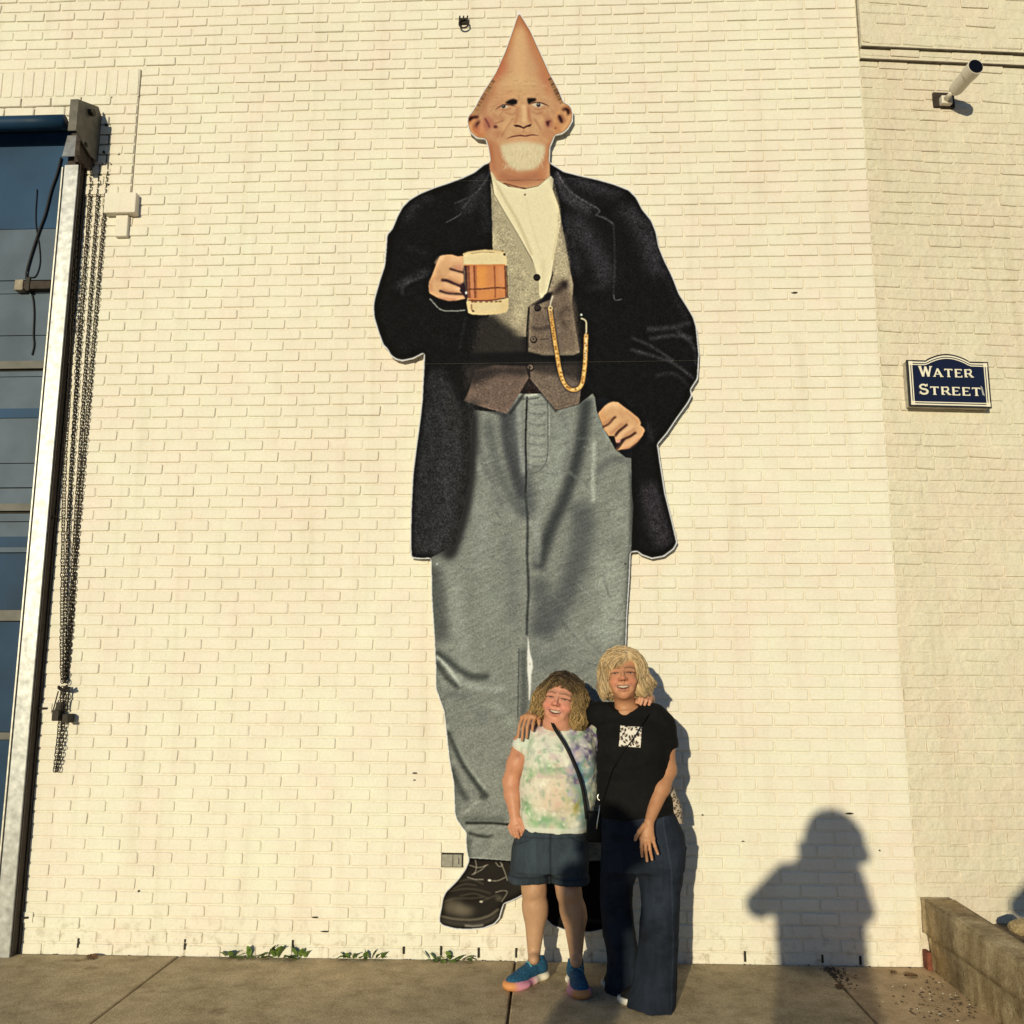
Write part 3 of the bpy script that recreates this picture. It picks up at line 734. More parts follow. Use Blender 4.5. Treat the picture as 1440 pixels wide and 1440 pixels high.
# soil bed
N = 60
xs = np.linspace(2.10, 5.0, N); ys = np.linspace(-2.6, 0.40, N)
V = []
from mathutils import noise as NZ
for i in range(N):
    for j in range(N):
        V.append((xs[i], ys[j], 0.20+0.03*NZ.noise(Vector((xs[i]*3, ys[j]*3, 0)))+0.015*NZ.noise(Vector((xs[i]*14, ys[j]*14, 1)))))
Fq = [(i*N+j, (i+1)*N+j, (i+1)*N+j+1, i*N+j+1) for i in range(N-1) for j in range(N-1)]
tag(link_mesh('soil_bed', V, Fq, SOIL, smooth=True), kind='structure')

# ------------------------------------------------------------------ weeds, dead leaves, grit
LEAFM = mat('weed_leaf', (0.09, 0.165, 0.03), 0.6, col2=(0.17, 0.25, 0.06), nscale=30, spec=.3)
DRYM = mat('dry_leaf', (0.20, 0.10, 0.045), 0.8, noise=.5, nscale=30)
STONE = mat('pale_grit', (0.70, 0.64, 0.52), 0.8)
DSTONE = mat('dark_grit', (0.09, 0.065, 0.045), 0.9)
def leaf_shape(L, W, droop, m, name, parent, base, ang, tilt):
    """a leaf blade with midrib fold and droop, 5 stations"""
    V, Fq = [], []
    st = [(0, .12), (.22, .62), (.5, 1), (.78, .72), (1, .05)]
    for s, ww in st:
        z = L*s*math.sin(tilt)-droop*L*s*s; r = L*s*math.cos(tilt)
        for k in (-1, 0, 1):
            V.append((r, k*W/2*ww, z+(0.12*W if k else 0)))
    for i in range(4):
        for k in range(2): Fq.append((i*3+k, i*3+k+1, (i+1)*3+k+1, (i+1)*3+k))
    c, s_ = math.cos(ang), math.sin(ang)
    V = [(base[0]+x*c-y*s_, base[1]+x*s_+y*c, base[2]+z) for x, y, z in V]
    return link_mesh(name, V, Fq, m, parent, True)
def weed(px_, w_px, n, hh, lab):
    p = at(px_, 1345, -0.02); bx = p[0]; wd = w_px*0.0041
    t = empty('weed', (bx, -0.012, 0.0), lab, 'weed', 'weeds along the foot of the wall')
    for i in range(n):
        x = bx+wd*((i+.5)/n-.5)+random.uniform(-.01, .01)
        ang = random.uniform(-2.9, -0.25); 
        leaf_shape(random.uniform(.06, .11)*hh, random.uniform(.032, .054)*hh, random.uniform(.15, .6), LEAFM, 'leaf', t, (x, -0.012, 0.002), ang, random.uniform(.25, 1.25))
    adopt(t)
weed(326, 22, 7, .8, 'leftmost low green weed, flat leaves against the foot of the wall')
weed(356, 26, 7, .85, 'leafy green weed with broad leaves left of the tallest weed')
weed(386, 22, 7, 1.0, 'tallest green weed beside the dark weep slot at the wall foot')
weed(420, 22, 6, .85, 'rounded green weed just right of a dark weep slot')
weed(494, 22, 7, .75, 'flat green weed between two weep slots midway to the big shoe')
weed(522, 28, 7, .75, 'spreading green weed left of the giant shoe, second from the shoe')
weed(612, 22, 6, .7, 'small dark green weed under the giant left shoe')
weed(640, 30, 8, .85, 'spiky green weed beneath the sole of the giant shoe')
def scatter(n, fn, m, name, smin, smax, flat=.5):
    mb = MB()
    for _ in range(n):
        x, y, z = fn(); s = random.uniform(smin, smax); k = random.randint(5, 6)
        a0 = random.random()*6; ring = [(x+s*math.cos(a0+2*math.pi*i/k)*random.uniform(.6, 1), y+s*math.sin(a0+2*math.pi*i/k)*random.uniform(.6, 1), z) for i in range(k)]
        top = (x+random.uniform(-.3, .3)*s, y, z+s*flat)
        mb.add(ring+[top], [(i, (i+1) % k, k) for i in range(k)])
    o = mb.build(name, m); o['kind'] = 'stuff'; return o
def gpatch(cx, cy, sx_, sy_, z=0.0005):
    def f():
        p = ground_at(random.gauss(cx, sx_), min(1460, max(1372, random.gauss(cy, sy_)))); return p[0], min(p[1], -.02), z
    return f
scatter(170, gpatch(1335, 1405, 45, 18), DSTONE, 'debris', .003, .011)
scatter(40, gpatch(1330, 1402, 40, 18), STONE, 'debris', .003, .009)
scatter(90, lambda: (random.uniform(-2.9, 1.9), random.uniform(-.03, -.006), .0005), DSTONE, 'debris', .003, .010)
scatter(120, lambda: (random.uniform(-3.2, 2.0), random.uniform(-1.3, -.03), .001), DSTONE, 'grit', .0015, .005)
scatter(60, lambda: (random.uniform(-3.2, 2.0), random.uniform(-1.3, -.03), .001), STONE, 'grit', .0015, .005)
scatter(120, lambda: (1.46+random.gauss(0, .03), -.04-abs(random.gauss(0, .12)), .001), DSTONE, 'debris', .003, .012)
def dry_leaf(px_, py_, s, lab, flat=True, z=0.004):
    p = ground_at(px_, py_); 
    if p[1] > -.02: p[1] = -.03
    t = leaf_shape(s, s*.7, .15, DRYM, 'dead_leaf', None, (p[0], p[1], z), random.uniform(0, 6), .1); tag(t, lab, 'leaf')
    return t
dry_leaf(1272, 1374, .075, 'reddish brown dead leaf lying at the wall foot near the corner'); dry_leaf(130, 1342, .09, 'dark curled dead leaf by the wall foot near the door rail')
dry_leaf(1180, 1392, .07, 'dark dead leaf on the pavement in the photographer shadow, beside the slab joint'); dry_leaf(1253, 1370, .05, 'pale brown dead leaf against the wall foot left of the reddish one')
for i in range(46):
    x, y = random.uniform(2.15, 2.7), random.uniform(-1.1, -.35)
    if i == 0: lb = MB()
    L = random.uniform(.03, .07); a = random.uniform(0, 6); z = .235+random.uniform(-.015, .03)
    V = [(x, y, z), (x+L*math.cos(a)*.5-L*.25*math.sin(a), y+L*math.sin(a)*.5+L*.25*math.cos(a), z+.012), (x+L*math.cos(a), y+L*math.sin(a), z+random.uniform(-.01, .02)), (x+L*math.cos(a)*.5+L*.25*math.sin(a), y+L*math.sin(a)*.5-L*.25*math.cos(a), z+.01)]
    lb.add(V, [(0, 1, 2), (0, 2, 3)])
o = lb.build('leaf_litter', DRYM); o['kind'] = 'stuff'
st = MB(); 
b = bmesh.new(); bmesh.ops.create_icosphere(b, subdivisions=2, radius=1)
from mathutils import noise as NZ
for v in b.verts: v.co = Vector((v.co.x*.06, v.co.y*.05, v.co.z*.04))*(1+.25*NZ.noise(v.co*2))
me = bpy.data.meshes.new('stone'); b.to_mesh(me); b.free(); me.materials.append(RAMPD)
o = bpy.data.objects.new('stone', me); C.objects.link(o); p = at(1436, 1316, -.25); o.location = (p[0], p[1], .27)
tag(o, 'rounded grey stone lying in the leaf litter behind the low concrete wall', 'stone')
# ------------------------------------------------------------------ the giant cutout: print painted as numbers, mapped to flat panels
PX0, PY0, PW, PH, PS = 512, 8, 480, 1310, 2          # window of the photograph that the print covers, 2 samples per pixel
CV = np.ones((PH*PS, PW*PS, 3), np.float32)*np.array([0.93, 0.91, 0.86], np.float32)
def smooth_closed(P, n=6):
    P = np.array(P, float); N = len(P); out = []
    for i in range(N):
        a, b, c, d = P[i-1], P[i], P[(i+1) % N], P[(i+2) % N]
        for s in np.linspace(0, 1, n, endpoint=False):
            out.append(0.5*((2*b)+(-a+c)*s+(2*a-5*b+4*c-d)*s*s+(-a+3*b-3*c+d)*s**3))
    return np.array(out)
def boxblur(A, r):
    if r < 1: return A
    for ax in (0, 1):
        pad = [(0, 0)]*A.ndim; pad[ax] = (r+1, r)
        c = np.cumsum(np.pad(A, pad, mode='edge'), axis=ax, dtype=np.float64)
        n = A.shape[ax]; hi = [slice(None)]*A.ndim; lo = [slice(None)]*A.ndim
        hi[ax] = slice(2*r+1, 2*r+1+n); lo[ax] = slice(0, n)
        A = ((c[tuple(hi)]-c[tuple(lo)])/(2*r+1)).astype(np.float32)
    return A
def blur(A, sig):
    r = int(round(sig*PS*0.95))
    if sig > 0 and r < 1: r = 1
    for _ in range(2): A = boxblur(A, r)
    return A
def mask_poly(P, sig=0.3):
    P = (np.array(P, float)-[PX0, PY0])*PS
    m = int(3*sig*PS+4)
    x0, y0 = np.maximum(np.floor(P.min(0)).astype(int)-m, 0); x1, y1 = np.minimum(np.ceil(P.max(0)).astype(int)+m, [PW*PS, PH*PS])
    if x1 <= x0 or y1 <= y0: return None, None
    h, w_ = y1-y0, x1-x0
    T = np.zeros((h, w_+1), np.int32)
    for (xa, ya), (xb, yb) in zip(P, np.roll(P, -1, 0)):
        if ya == yb: continue
        if ya > yb: xa, ya, xb, yb = xb, yb, xa, ya
        r = np.arange(max(y0, math.ceil(ya-.5)), min(y1, math.ceil(yb-.5)))
        if len(r) == 0: continue
        xc = xa+(r+.5-ya)/(yb-ya)*(xb-xa)
        np.add.at(T, (r-y0, np.clip(np.ceil(xc-.5).astype(int)-x0, 0, w_)), 1)
    Mk = (np.cumsum(T, 1)[:, :w_] % 2).astype(np.float32)
    return blur(Mk, sig), (slice(y0, y1), slice(x0, x1))
CLIP = None
def comp(Mk, sl, col, alpha):
    if Mk is None: return
    if CLIP is not None: Mk = Mk*CLIP[sl]
    a = (Mk*alpha)[..., None]
    CV[sl] = CV[sl]*(1-a)+np.array(col, np.float32)/255.0*a
def poly(P, col, sig=0.4, alpha=1.0, smooth=False):
    comp(*mask_poly(smooth_closed(P) if smooth else P, sig), col, alpha)
def stroke(P, wd, col, sig=0.4, alpha=1.0, taper=False):
    P = np.array(P, float)
    if len(P) > 2:
        Q = [2*P[0]-P[1]]+list(P)+[2*P[-1]-P[-2]]; out = []
        for i in range(1, len(Q)-2):
            a, b, c, d = Q[i-1], Q[i], Q[i+1], Q[i+2]
            for s in np.linspace(0, 1, 6, endpoint=False): out.append(0.5*((2*b)+(-a+c)*s+(2*a-5*b+4*c-d)*s*s+(-a+3*b-3*c+d)*s**3))
        P = np.array(out+[P[-1]])
    T = np.gradient(P, axis=0); T /= np.linalg.norm(T, axis=1)[:, None]+1e-9
    N = np.stack([-T[:, 1], T[:, 0]], 1)
    wv = np.full(len(P), wd/2)
    if taper: wv = wv*np.clip(np.sin(np.linspace(0.12, math.pi-0.12, len(P)))*1.3, 0, 1)
    comp(*mask_poly(np.r_[P+N*wv[:, None], (P-N*wv[:, None])[::-1]], sig), col, alpha)
def blob(cx, cy, rx, ry, col, sig=2, alpha=1.0, rot=0):
    t = np.linspace(0, 2*math.pi, 24, endpoint=False); c, s = math.cos(rot), math.sin(rot)
    poly(np.stack([cx+rx*np.cos(t)*c-ry*np.sin(t)*s, cy+rx*np.cos(t)*s+ry*np.sin(t)*c], 1), col, sig, alpha)
def grain(amp, sig, clipm=None, seed=0):
    r = np.random.default_rng(seed); n = blur(r.standard_normal(CV.shape[:2]).astype(np.float32), sig); n /= n.std()+1e-6
    if clipm is not None: n = n*clipm
    CV[...] = np.clip(CV*(1+amp*n[..., None]), 0, 1)
def A2(L): return [(480+u/3, v/3) for u, v in L]           # the zooms the outlines were read from
def A5(L): return [(480+u/3, 480+v/3) for u, v in L]
def AB(L): return [(500+u/2.88, 220+v/2.88) for u, v in L]
def A8(L): return [(640+u/8, 80+v/8) for u, v in L]
def A9(L): return [(580+u/9, 330+v/9) for u, v in L]
def AH(L): return [(800+u/9, 540+v/9) for u, v in L]
def AV(L): return [(700+u/6, 360+v/6) for u, v in L]
def AP(L): return [(560+u/4.235, 780+v/4.235) for u, v in L]
def AQ(L): return [(590+u/6.26, 1000+v/6.26) for u, v in L]
def AS(L): return [(560+u/6, 1130+v/6) for u, v in L]

LEFT = A2([(748, 45), (720, 130), (690, 215), (650, 305), (625, 345), (603, 378), (583, 412), (568, 442), (550, 472), (533, 490), (530, 520), (540, 556), (570, 583), (608, 588), (618, 620), (624, 655), (627, 682), (600, 692), (560, 725), (510, 748), (450, 770), (390, 790), (330, 815), (285, 842), (257, 870), (235, 910), (212, 965), (190, 990), (187, 1040), (180, 1120), (160, 1180), (140, 1250)]) + \
    AB([(70, 600), (72, 650), (90, 710), (110, 765), (130, 785), (140, 806), (162, 822), (190, 829), (235, 819), (277, 797)]) + \
    A5([(348, 60), (340, 240), (330, 330), (315, 440), (300, 560), (293, 700), (290, 850), (293, 914), (330, 918), (376, 917), (378, 940), (380, 1080), (392, 1260), (398, 1400)]) + \
    AQ([(140, -200), (212, 0), (225, 110), (240, 260), (262, 450), (298, 640), (308, 900), (320, 950), (370, 1025), (410, 1075), (404, 1130), (412, 1230), (428, 1300)]) + \
    AS([(590, 492), (560, 560), (500, 642), (400, 740), (372, 800), (360, 880), (345, 950), (343, 1005), (380, 1035), (480, 1062), (600, 1067), (720, 1056), (812, 1020), (856, 970), (876, 900), (893, 848), (960, 822), (1040, 782)])
INNER = [(742, 1253), (752, 1262), (765, 1290), (776, 1302), (795, 1309), (830, 1312), (855, 1306), (868, 1285), (862, 1250), (852, 1222), (856, 1190)]
RIGHT = A2([(748, 45), (800, 130), (850, 240), (882, 312), (903, 350), (926, 395), (938, 430), (962, 440), (977, 465), (977, 510), (957, 545), (932, 565), (902, 572), (891, 600), (882, 620), (879, 684), (940, 722), (1010, 740), (1080, 755), (1150, 775), (1215, 800), (1245, 830), (1270, 880), (1310, 930), (1330, 980), (1341, 1040), (1370, 1110), (1400, 1170), (1427, 1240)]) + \
    AB([(1340, 600), (1370, 650), (1382, 690), (1387, 740), (1393, 800), (1387, 900), (1358, 945), (1364, 967), (1347, 1000), (1302, 1062), (1262, 1122), (1224, 1167)]) + \
    A5([(1337, 440), (1347, 510), (1367, 640), (1397, 760), (1418, 850), (1403, 877), (1362, 908), (1310, 918), (1265, 902), (1250, 888), (1224, 890), (1220, 900), (1216, 1000), (1206, 1150), (1201, 1290)]) + [(878, 960), (874, 1020), (866, 1100)]
OUTLINE = LEFT + INNER + RIGHT[::-1][:-1]

def paint_print():
    global CLIP
    M0, sl = mask_poly(OUTLINE, 0.25)
    full = np.zeros(CV.shape[:2], np.float32); full[sl] = M0
    ins = (blur(full, 2.2) > 0.80).astype(np.float32)            # the printed figure stops short of the white edge
    shl = np.roll(np.roll(full, -4, 1), -2, 0); ins = np.maximum(ins, ((blur(full, .8) > .9) & (np.roll(full, 10, 1)*np.roll(full, 10, 0) < .5)).astype(np.float32)*0)
    CLIP = blur(ins, 0.3)
    COAT = (17, 17, 17)
    poly(OUTLINE, COAT, 0)
    # ---- head
    SK = (201, 154, 108)
    head = A2([(748, 40), (720, 130), (690, 215), (650, 305), (600, 375), (560, 450), (525, 490), (525, 520), (540, 560), (570, 590), (612, 590), (620, 640), (630, 735), (660, 765), (720, 790), (770, 797), (830, 785), (880, 745), (878, 620), (900, 575), (950, 560), (985, 500), (970, 440), (930, 425), (905, 350), (850, 240), (800, 130)])
    poly(head, SK)
    for P in ([(740, 70), (700, 200), (650, 320), (625, 420)], [(760, 70), (805, 190), (855, 300), (885, 400)]): stroke(A2(P), 11, (178, 104, 70), 5, .6)
    stroke(A2([(690, 260), (660, 330)]), 14, (186, 104, 74), 6, .6); stroke(A2([(835, 300), (865, 350)]), 12, (182, 112, 76), 6, .6)
    stroke(A2([(750, 120), (752, 250), (752, 350)]), 18, (218, 172, 120), 6, .8)
    stroke(A2([(740, 60), (712, 150)]), 4, (160, 98, 62), 2, .5); stroke(A2([(760, 70), (800, 150)]), 4, (165, 105, 70), 2, .5)
    blob(*A2([(752, 360)])[0], 26, 14, (216, 174, 120), 8, .8); blob(*A2([(700, 400)])[0], 12, 8, (205, 150, 105), 5, .5)
    poly(A2([(640, 330), (600, 395), (570, 450), (555, 478), (590, 490), (618, 430), (640, 370)]), (170, 128, 88), 2, .9)
    poly(A2([(878, 320), (905, 365), (930, 420), (925, 440), (900, 410), (885, 360)]), (158, 118, 82), 2, .9)
    rr = random.Random(3)
    for i in range(26):
        u = rr.random(); x = 640-75*u; y = 335+125*u; stroke(A2([(x+10, y+6), (x-8, y-2)]), .8, (105, 78, 55), .3, .8)
        x = 880+50*u; y = 325+105*u; stroke(A2([(x-8, y+8), (x+9, y-2)]), .9, (95, 72, 52), .3, .8)
        if i % 3 == 0: blob(*A2([(x+12, y-2)])[0], 1.1, .9, (60, 50, 42), .3)
    # face side shading
    stroke(A8([(370, 420), (330, 560), (330, 700), (360, 900)]), 9, (176, 112, 78), 4, .6); stroke(A8([(1110, 420), (1140, 560), (1110, 760), (1080, 900)]), 8, (186, 126, 86), 4, .6)
    poly(A8([(140, 690), (185, 655), (260, 680), (330, 730), (350, 880), (300, 912), (220, 885), (160, 800)]), (200, 140, 92), 1)
    blob(*A8([(260, 830)])[0], 10, 8, (190, 112, 76), 3, .7)
    stroke(A8([(150, 722), (170, 690), (205, 676), (268, 672)]), 5.5, (120, 72, 54), 1.8, .8); poly(A8([(146, 700), (180, 672), (262, 668), (262, 684), (205, 690), (160, 725)]), (58, 30, 26), .8); stroke(A8([(230, 800), (246, 748), (285, 718)]), 6, (130, 76, 56), 2, .8); poly(A8([(228, 795), (240, 748), (284, 714), (276, 740), (250, 762)]), (66, 34, 30), .8)
    stroke(A8([(300, 700), (310, 780), (290, 860)]), 5, (212, 154, 106), 2, .7); stroke(A8([(165, 760), (190, 840), (250, 890)]), 3, (222, 170, 120), 1.2, .7)
    poly(A8([(1190, 560), (1240, 545), (1300, 580), (1322, 660), (1292, 760), (1230, 840), (1120, 872), (1100, 700)]), (203, 148, 98), 1)
    stroke(A8([(1200, 600), (1255, 580), (1282, 612), (1280, 660)]), 6, (130, 84, 62), 1.8, .8); poly(A8([(1202, 592), (1250, 575), (1285, 596), (1282, 655), (1266, 640), (1250, 600)]), (66, 40, 32), .9); stroke(A8([(1165, 660), (1190, 690), (1203, 740)]), 9, (130, 80, 58), 2, .8); poly(A8([(1155, 655), (1182, 660), (1205, 700), (1208, 748), (1190, 740), (1166, 690)]), (62, 32, 28), .9)
    stroke(A8([(1295, 640), (1270, 740), (1200, 830)]), 3, (224, 174, 124), 1.2, .7)
    blob(*A8([(1145, 790)])[0], 5, 7, (190, 128, 84), 2, .7); blob(*A8([(1130, 800)])[0], 1.6, 1.6, (150, 96, 56), .6)
    # fine creases of old skin
    for i in range(150):
        a_, b_ = rr.uniform(380, 1120), rr.uniform(250, 960); l_ = rr.uniform(20, 70); sl = (a_-760)*.0006+rr.uniform(-.25, .25)
        if b_ > 560 and abs(a_-770) > 120: sl += math.copysign(1.1, a_-770)
        stroke(A8([(a_-l_/2, b_-sl*l_/2), (a_, b_+rr.uniform(-3, 3)), (a_+l_/2, b_+sl*l_/2)]), rr.uniform(.5, 1.1), rr.choice([(150, 100, 68), (166, 112, 76), (222, 180, 134)]), .35, rr.uniform(.15, .4))
    for i in range(60): blob(*A8([(rr.uniform(360, 1130), rr.uniform(120, 960))])[0], rr.uniform(.4, 1.3), rr.uniform(.4, 1), rr.choice([(150, 96, 66), (224, 180, 132), (176, 112, 80)]), .5, .35)
    stroke(A8([(420, 640), (480, 690), (560, 690)]), 5, (174, 118, 82), 2.2, .6); stroke(A8([(930, 620), (1000, 660), (1060, 640)]), 5, (176, 120, 84), 2.2, .6); stroke(A8([(560, 620), (640, 650), (690, 620)]), 2, (164, 108, 76), 1, .6); stroke(A8([(860, 610), (920, 640), (990, 615)]), 2, (164, 110, 78), 1, .6)
    blob(*A8([(480, 860)])[0], 9, 8, (182, 122, 86), 4, .7); blob(*A8([(1030, 860)])[0], 9, 8, (186, 126, 88), 4, .7)
    # eyes and brows
    blob(*A8([(560, 545)])[0], 17, 8, (184, 130, 92), 4, .7); blob(*A8([(930, 545)])[0], 17, 8, (184, 134, 96), 4, .7)
    poly(A8([(505, 560), (545, 538), (600, 548), (590, 572), (540, 582)]), (196, 172, 138), .5)
    poly(A8([(560, 520), (600, 487), (655, 470), (702, 488), (694, 528), (645, 543), (600, 532)]), (36, 26, 24), .9)
    poly(A8([(812, 462), (905, 465), (915, 490), (862, 512), (830, 535), (815, 512)]), (34, 25, 23), .9)
    stroke(A8([(445, 600), (505, 558), (570, 538), (640, 545), (690, 560)]), 1.1, (74, 46, 36), .4, taper=True)
    blob(*A8([(545, 556)])[0], 2.7, 2.8, (58, 46, 40), .4); blob(*A8([(540, 550)])[0], .9, .8, (205, 195, 175), .25)
    poly(A8([(862, 545), (890, 520), (960, 518), (1000, 545), (950, 565), (900, 562)]), (198, 174, 142), .5)
    stroke(A8([(840, 530), (905, 512), (985, 522), (1065, 560)]), 1.3, (70, 44, 36), .4, taper=True)
    blob(*A8([(938, 540)])[0], 2.9, 3.0, (72, 60, 54), .4); blob(*A8([(935, 531)])[0], .9, .8, (210, 200, 185), .25)
    stroke(A8([(520, 590), (570, 598), (630, 580)]), 1, (150, 96, 68), .6, .7); stroke(A8([(890, 585), (950, 592), (1010, 575)]), 1, (150, 100, 72), .6, .7)
    stroke(A8([(715, 425), (718, 492)]), 1.2, (150, 106, 72), .8, .7); stroke(A8([(745, 440), (748, 490)]), .9, (160, 116, 80), .8, .5)
    for yy in (330, 370, 405): stroke(A8([(520, yy+10), (720, yy), (960, yy+8)]), 1.6, (188, 136, 92), 1.6, .45)
    # nose
    stroke(A8([(705, 560), (695, 680), (665, 755)]), 4.5, (184, 126, 86), 1.8, .8); stroke(A8([(820, 560), (835, 680), (860, 745)]), 4.5, (178, 118, 82), 1.8, .8)
    stroke(A8([(775, 540), (780, 640), (778, 735)]), 6, (222, 178, 128), 1.8, .9)
    poly(A8([(655, 768), (700, 762), (735, 772), (770, 792), (805, 770), (865, 752), (850, 782), (805, 790), (775, 808), (720, 790), (680, 786)]), (78, 40, 34), .6)
    stroke(A8([(770, 805), (772, 850)]), 1.6, (165, 106, 74), 1, .7)
    stroke(A8([(650, 690), (595, 770), (545, 850), (520, 900)]), 1.5, (166, 112, 76), .8, .85); stroke(A8([(885, 690), (930, 760), (968, 825)]), 1.5, (166, 112, 76), .8, .85)
    stroke(A8([(610, 700), (560, 790), (520, 830)]), 5, (216, 168, 118), 2, .6); stroke(A8([(960, 660), (990, 740)]), 6, (212, 162, 112), 2, .6)
    # cheeks
    blob(*A8([(375, 745)])[0], 9, 9, (168, 98, 76), 3, .7); stroke(A8([(335, 690), (365, 740), (388, 795)]), 1.9, (112, 60, 54), .8)
    blob(*A8([(455, 786)])[0], 3, 2.2, (104, 54, 48), .9); stroke(A8([(440, 752), (490, 735), (545, 712)]), 1.4, (140, 84, 64), .8, .8)
    blob(*A8([(1050, 740)])[0], 6, 8, (160, 96, 72), 2.5, .7); poly(A8([(1020, 725), (1085, 715), (1060, 740), (1050, 790), (1030, 765)]), (88, 44, 40), 1)
    # mouth
    poly(A8([(600, 940), (760, 908), (940, 910), (930, 950), (600, 965)]), (206, 150, 104), 2)
    stroke(A8([(580, 922), (640, 898), (730, 884), (790, 890), (870, 877), (945, 888)]), 1.7, (104, 52, 40), .5, taper=True)
    stroke(A8([(660, 868), (760, 856), (870, 858)]), 3, (186, 128, 88), 1.6, .6)
    # neck, beard
    poly(A8([(345, 905), (375, 1000), (398, 1160), (402, 1290), (480, 1370), (620, 1440), (800, 1450), (1000, 1400), (1045, 1300), (1055, 1050), (1110, 890), (1050, 960), (900, 1000), (520, 1000), (420, 930)]), (188, 130, 90), 2.5)
    stroke(A8([(385, 980), (410, 1160), (430, 1280)]), 7, (170, 108, 76), 3, .7); stroke(A8([(500, 1330), (700, 1380), (960, 1330)]), 9, (166, 106, 74), 3, .7)
    stroke(A8([(940, 1240), (980, 1380)]), 6, (188, 122, 80), 2.5, .7)
    poly(A8([(505, 990), (620, 972), (760, 968), (900, 972), (1015, 990), (1012, 1080), (965, 1195), (890, 1265), (720, 1285), (625, 1245), (560, 1165), (520, 1065)]), (214, 194, 150), 2.6)
    blob(*A8([(760, 1080)])[0], 22, 16, (222, 202, 158), 5, .8)
    for i in range(160):
        a = rr.uniform(520, 1000); b_ = rr.uniform(1000, 1250); stroke(A8([(a, b_), (a+(a-760)*.05, b_+rr.uniform(20, 60))]), .7, rr.choice([(196, 172, 124), (230, 214, 176), (205, 182, 138)]), .4, .5)
    stroke(A8([(390, 1385), (700, 1388), (1040, 1382)]), .6, (110, 70, 54), .3, .7)
    # ---- vest, shirt, lapels
    VU, VL = (178, 164, 128), (112, 94, 76)
    poly(AB([(547, 95), (560, 150), (600, 220), (660, 320), (715, 420), (745, 490), (752, 575), (705, 605), (697, 730), (640, 728), (560, 735), (500, 730), (560, 600), (556, 400), (552, 250)]), VU, .6)
    poly(AB([(822, 205), (842, 305), (862, 420), (882, 520), (876, 600), (890, 690), (908, 792), (880, 806), (760, 806), (700, 792), (706, 605), (750, 578), (778, 552), (800, 480), (795, 420), (812, 320)]), (158, 142, 112), .6)
    poly(AB([(706, 600), (750, 600), (860, 520), (885, 600), (908, 795), (760, 806), (700, 792)]), (116, 98, 80), 5)
    poly(AB([(800, 330), (842, 305), (866, 440), (860, 490), (800, 480)]), (184, 168, 132), 4)
    stroke(AB([(620, 480), (612, 600), (600, 690)]), 20, (150, 134, 106), 7, .6); stroke(AB([(660, 600), (660, 720)]), 16, (186, 170, 134), 4, .5)
    poly(AB([(500, 640), (560, 640), (620, 690), (690, 735), (690, 800), (470, 800)]), (44, 40, 36), 5)
    poly(AB([(690, 730), (700, 620), (640, 730)]), (150, 134, 106), 4, .6)
    poly(AB([(547, 58), (570, 95), (620, 122), (685, 132), (740, 120), (790, 78), (803, 92), (798, 130), (822, 200), (832, 262), (805, 400), (794, 480), (776, 552), (752, 578), (744, 560), (742, 500), (716, 420), (660, 320), (600, 220), (560, 150)]), (232, 216, 170), .6)
    stroke(AB([(550, 70), (600, 165), (660, 270), (715, 400)]), 3, (196, 178, 134), 1.5, .8); stroke(AB([(800, 110), (826, 240), (800, 420)]), 3, (206, 188, 142), 1.5, .7)
    stroke(AB([(760, 420), (758, 550)]), 5, (214, 198, 152), 2.5, .8); blob(*AB([(686, 155)])[0], 1.2, 1.4, (110, 86, 60), .3); stroke(AB([(690, 170), (720, 300), (755, 400)]), 2, (220, 204, 158), 1.2, .7)
    stroke(AB([(600, 108), (660, 124), (690, 130)]), 1.6, (120, 76, 54), .6)
    poly(AB([(752, 578), (776, 552), (800, 548), (790, 580), (740, 600), (712, 605)]), (34, 30, 30), 1)
    poly(AB([(790, 560), (830, 505), (862, 498), (850, 540), (820, 560)]), (66, 54, 46), 3)
    stroke(AB([(845, 510), (850, 530)]), 6, (40, 33, 30), 2.5)
    stroke(AB([(870, 610), (830, 640), (850, 690)]), 6, (74, 60, 50), 3, .7); stroke(AB([(790, 690), (740, 700), (715, 690)]), 4, (60, 50, 44), 2, .8)
    poly(AB([(470, 800), (700, 792), (760, 806), (890, 806), (905, 830), (890, 855), (700, 850), (470, 850)]), (20, 20, 20), 2)
    poly(AB([(500, 860), (560, 845), (690, 850), (704, 895), (614, 1042), (530, 1020), (440, 990), (470, 920)]), (104, 86, 72), 1.2)
    poly(AB([(440, 850), (560, 845), (520, 900), (440, 960)]), (48, 42, 38), 6, .9)
    poly(AB([(696, 850), (880, 850), (912, 900), (906, 1002), (810, 1027), (706, 897)]), (108, 92, 76), .8)
    poly(AB([(700, 845), (905, 840), (930, 900), (830, 890), (720, 872)]), (58, 50, 44), 5, .85)
    poly(AB([(706, 900), (614, 1040), (660, 1000), (700, 930), (745, 960), (770, 990)]), (40, 33, 30), .6)
    poly(AB([(680, 925), (705, 905), (740, 925), (760, 962), (670, 962)]), (46, 34, 30), .8); stroke(AB([(700, 905), (708, 905)]), 2.4, (190, 160, 150), .6)
    stroke(AB([(702, 610), (694, 720), (694, 800), (700, 880)]), 2.2, (24, 22, 22), .7)
    for u, v in ((733, 488), (736, 612), (720, 740), (708, 854)):
        x, y = AB([(u, v)])[0]; blob(x+.5, y+.8, 4.9, 4.9, (30, 26, 24), .6); blob(x, y, 3.7, 3.7, (112, 98, 80) if v > 700 else (58, 50, 46), .5); blob(x, y, 1.5, 1.5, (60, 50, 42), .4)
    for u, v in ((745, 742), (765, 615)): stroke(AB([(u, v), (u+40, v-4)]), 1, (60, 50, 42), .4)
    # ---- pants
    PA = (132, 132, 118)
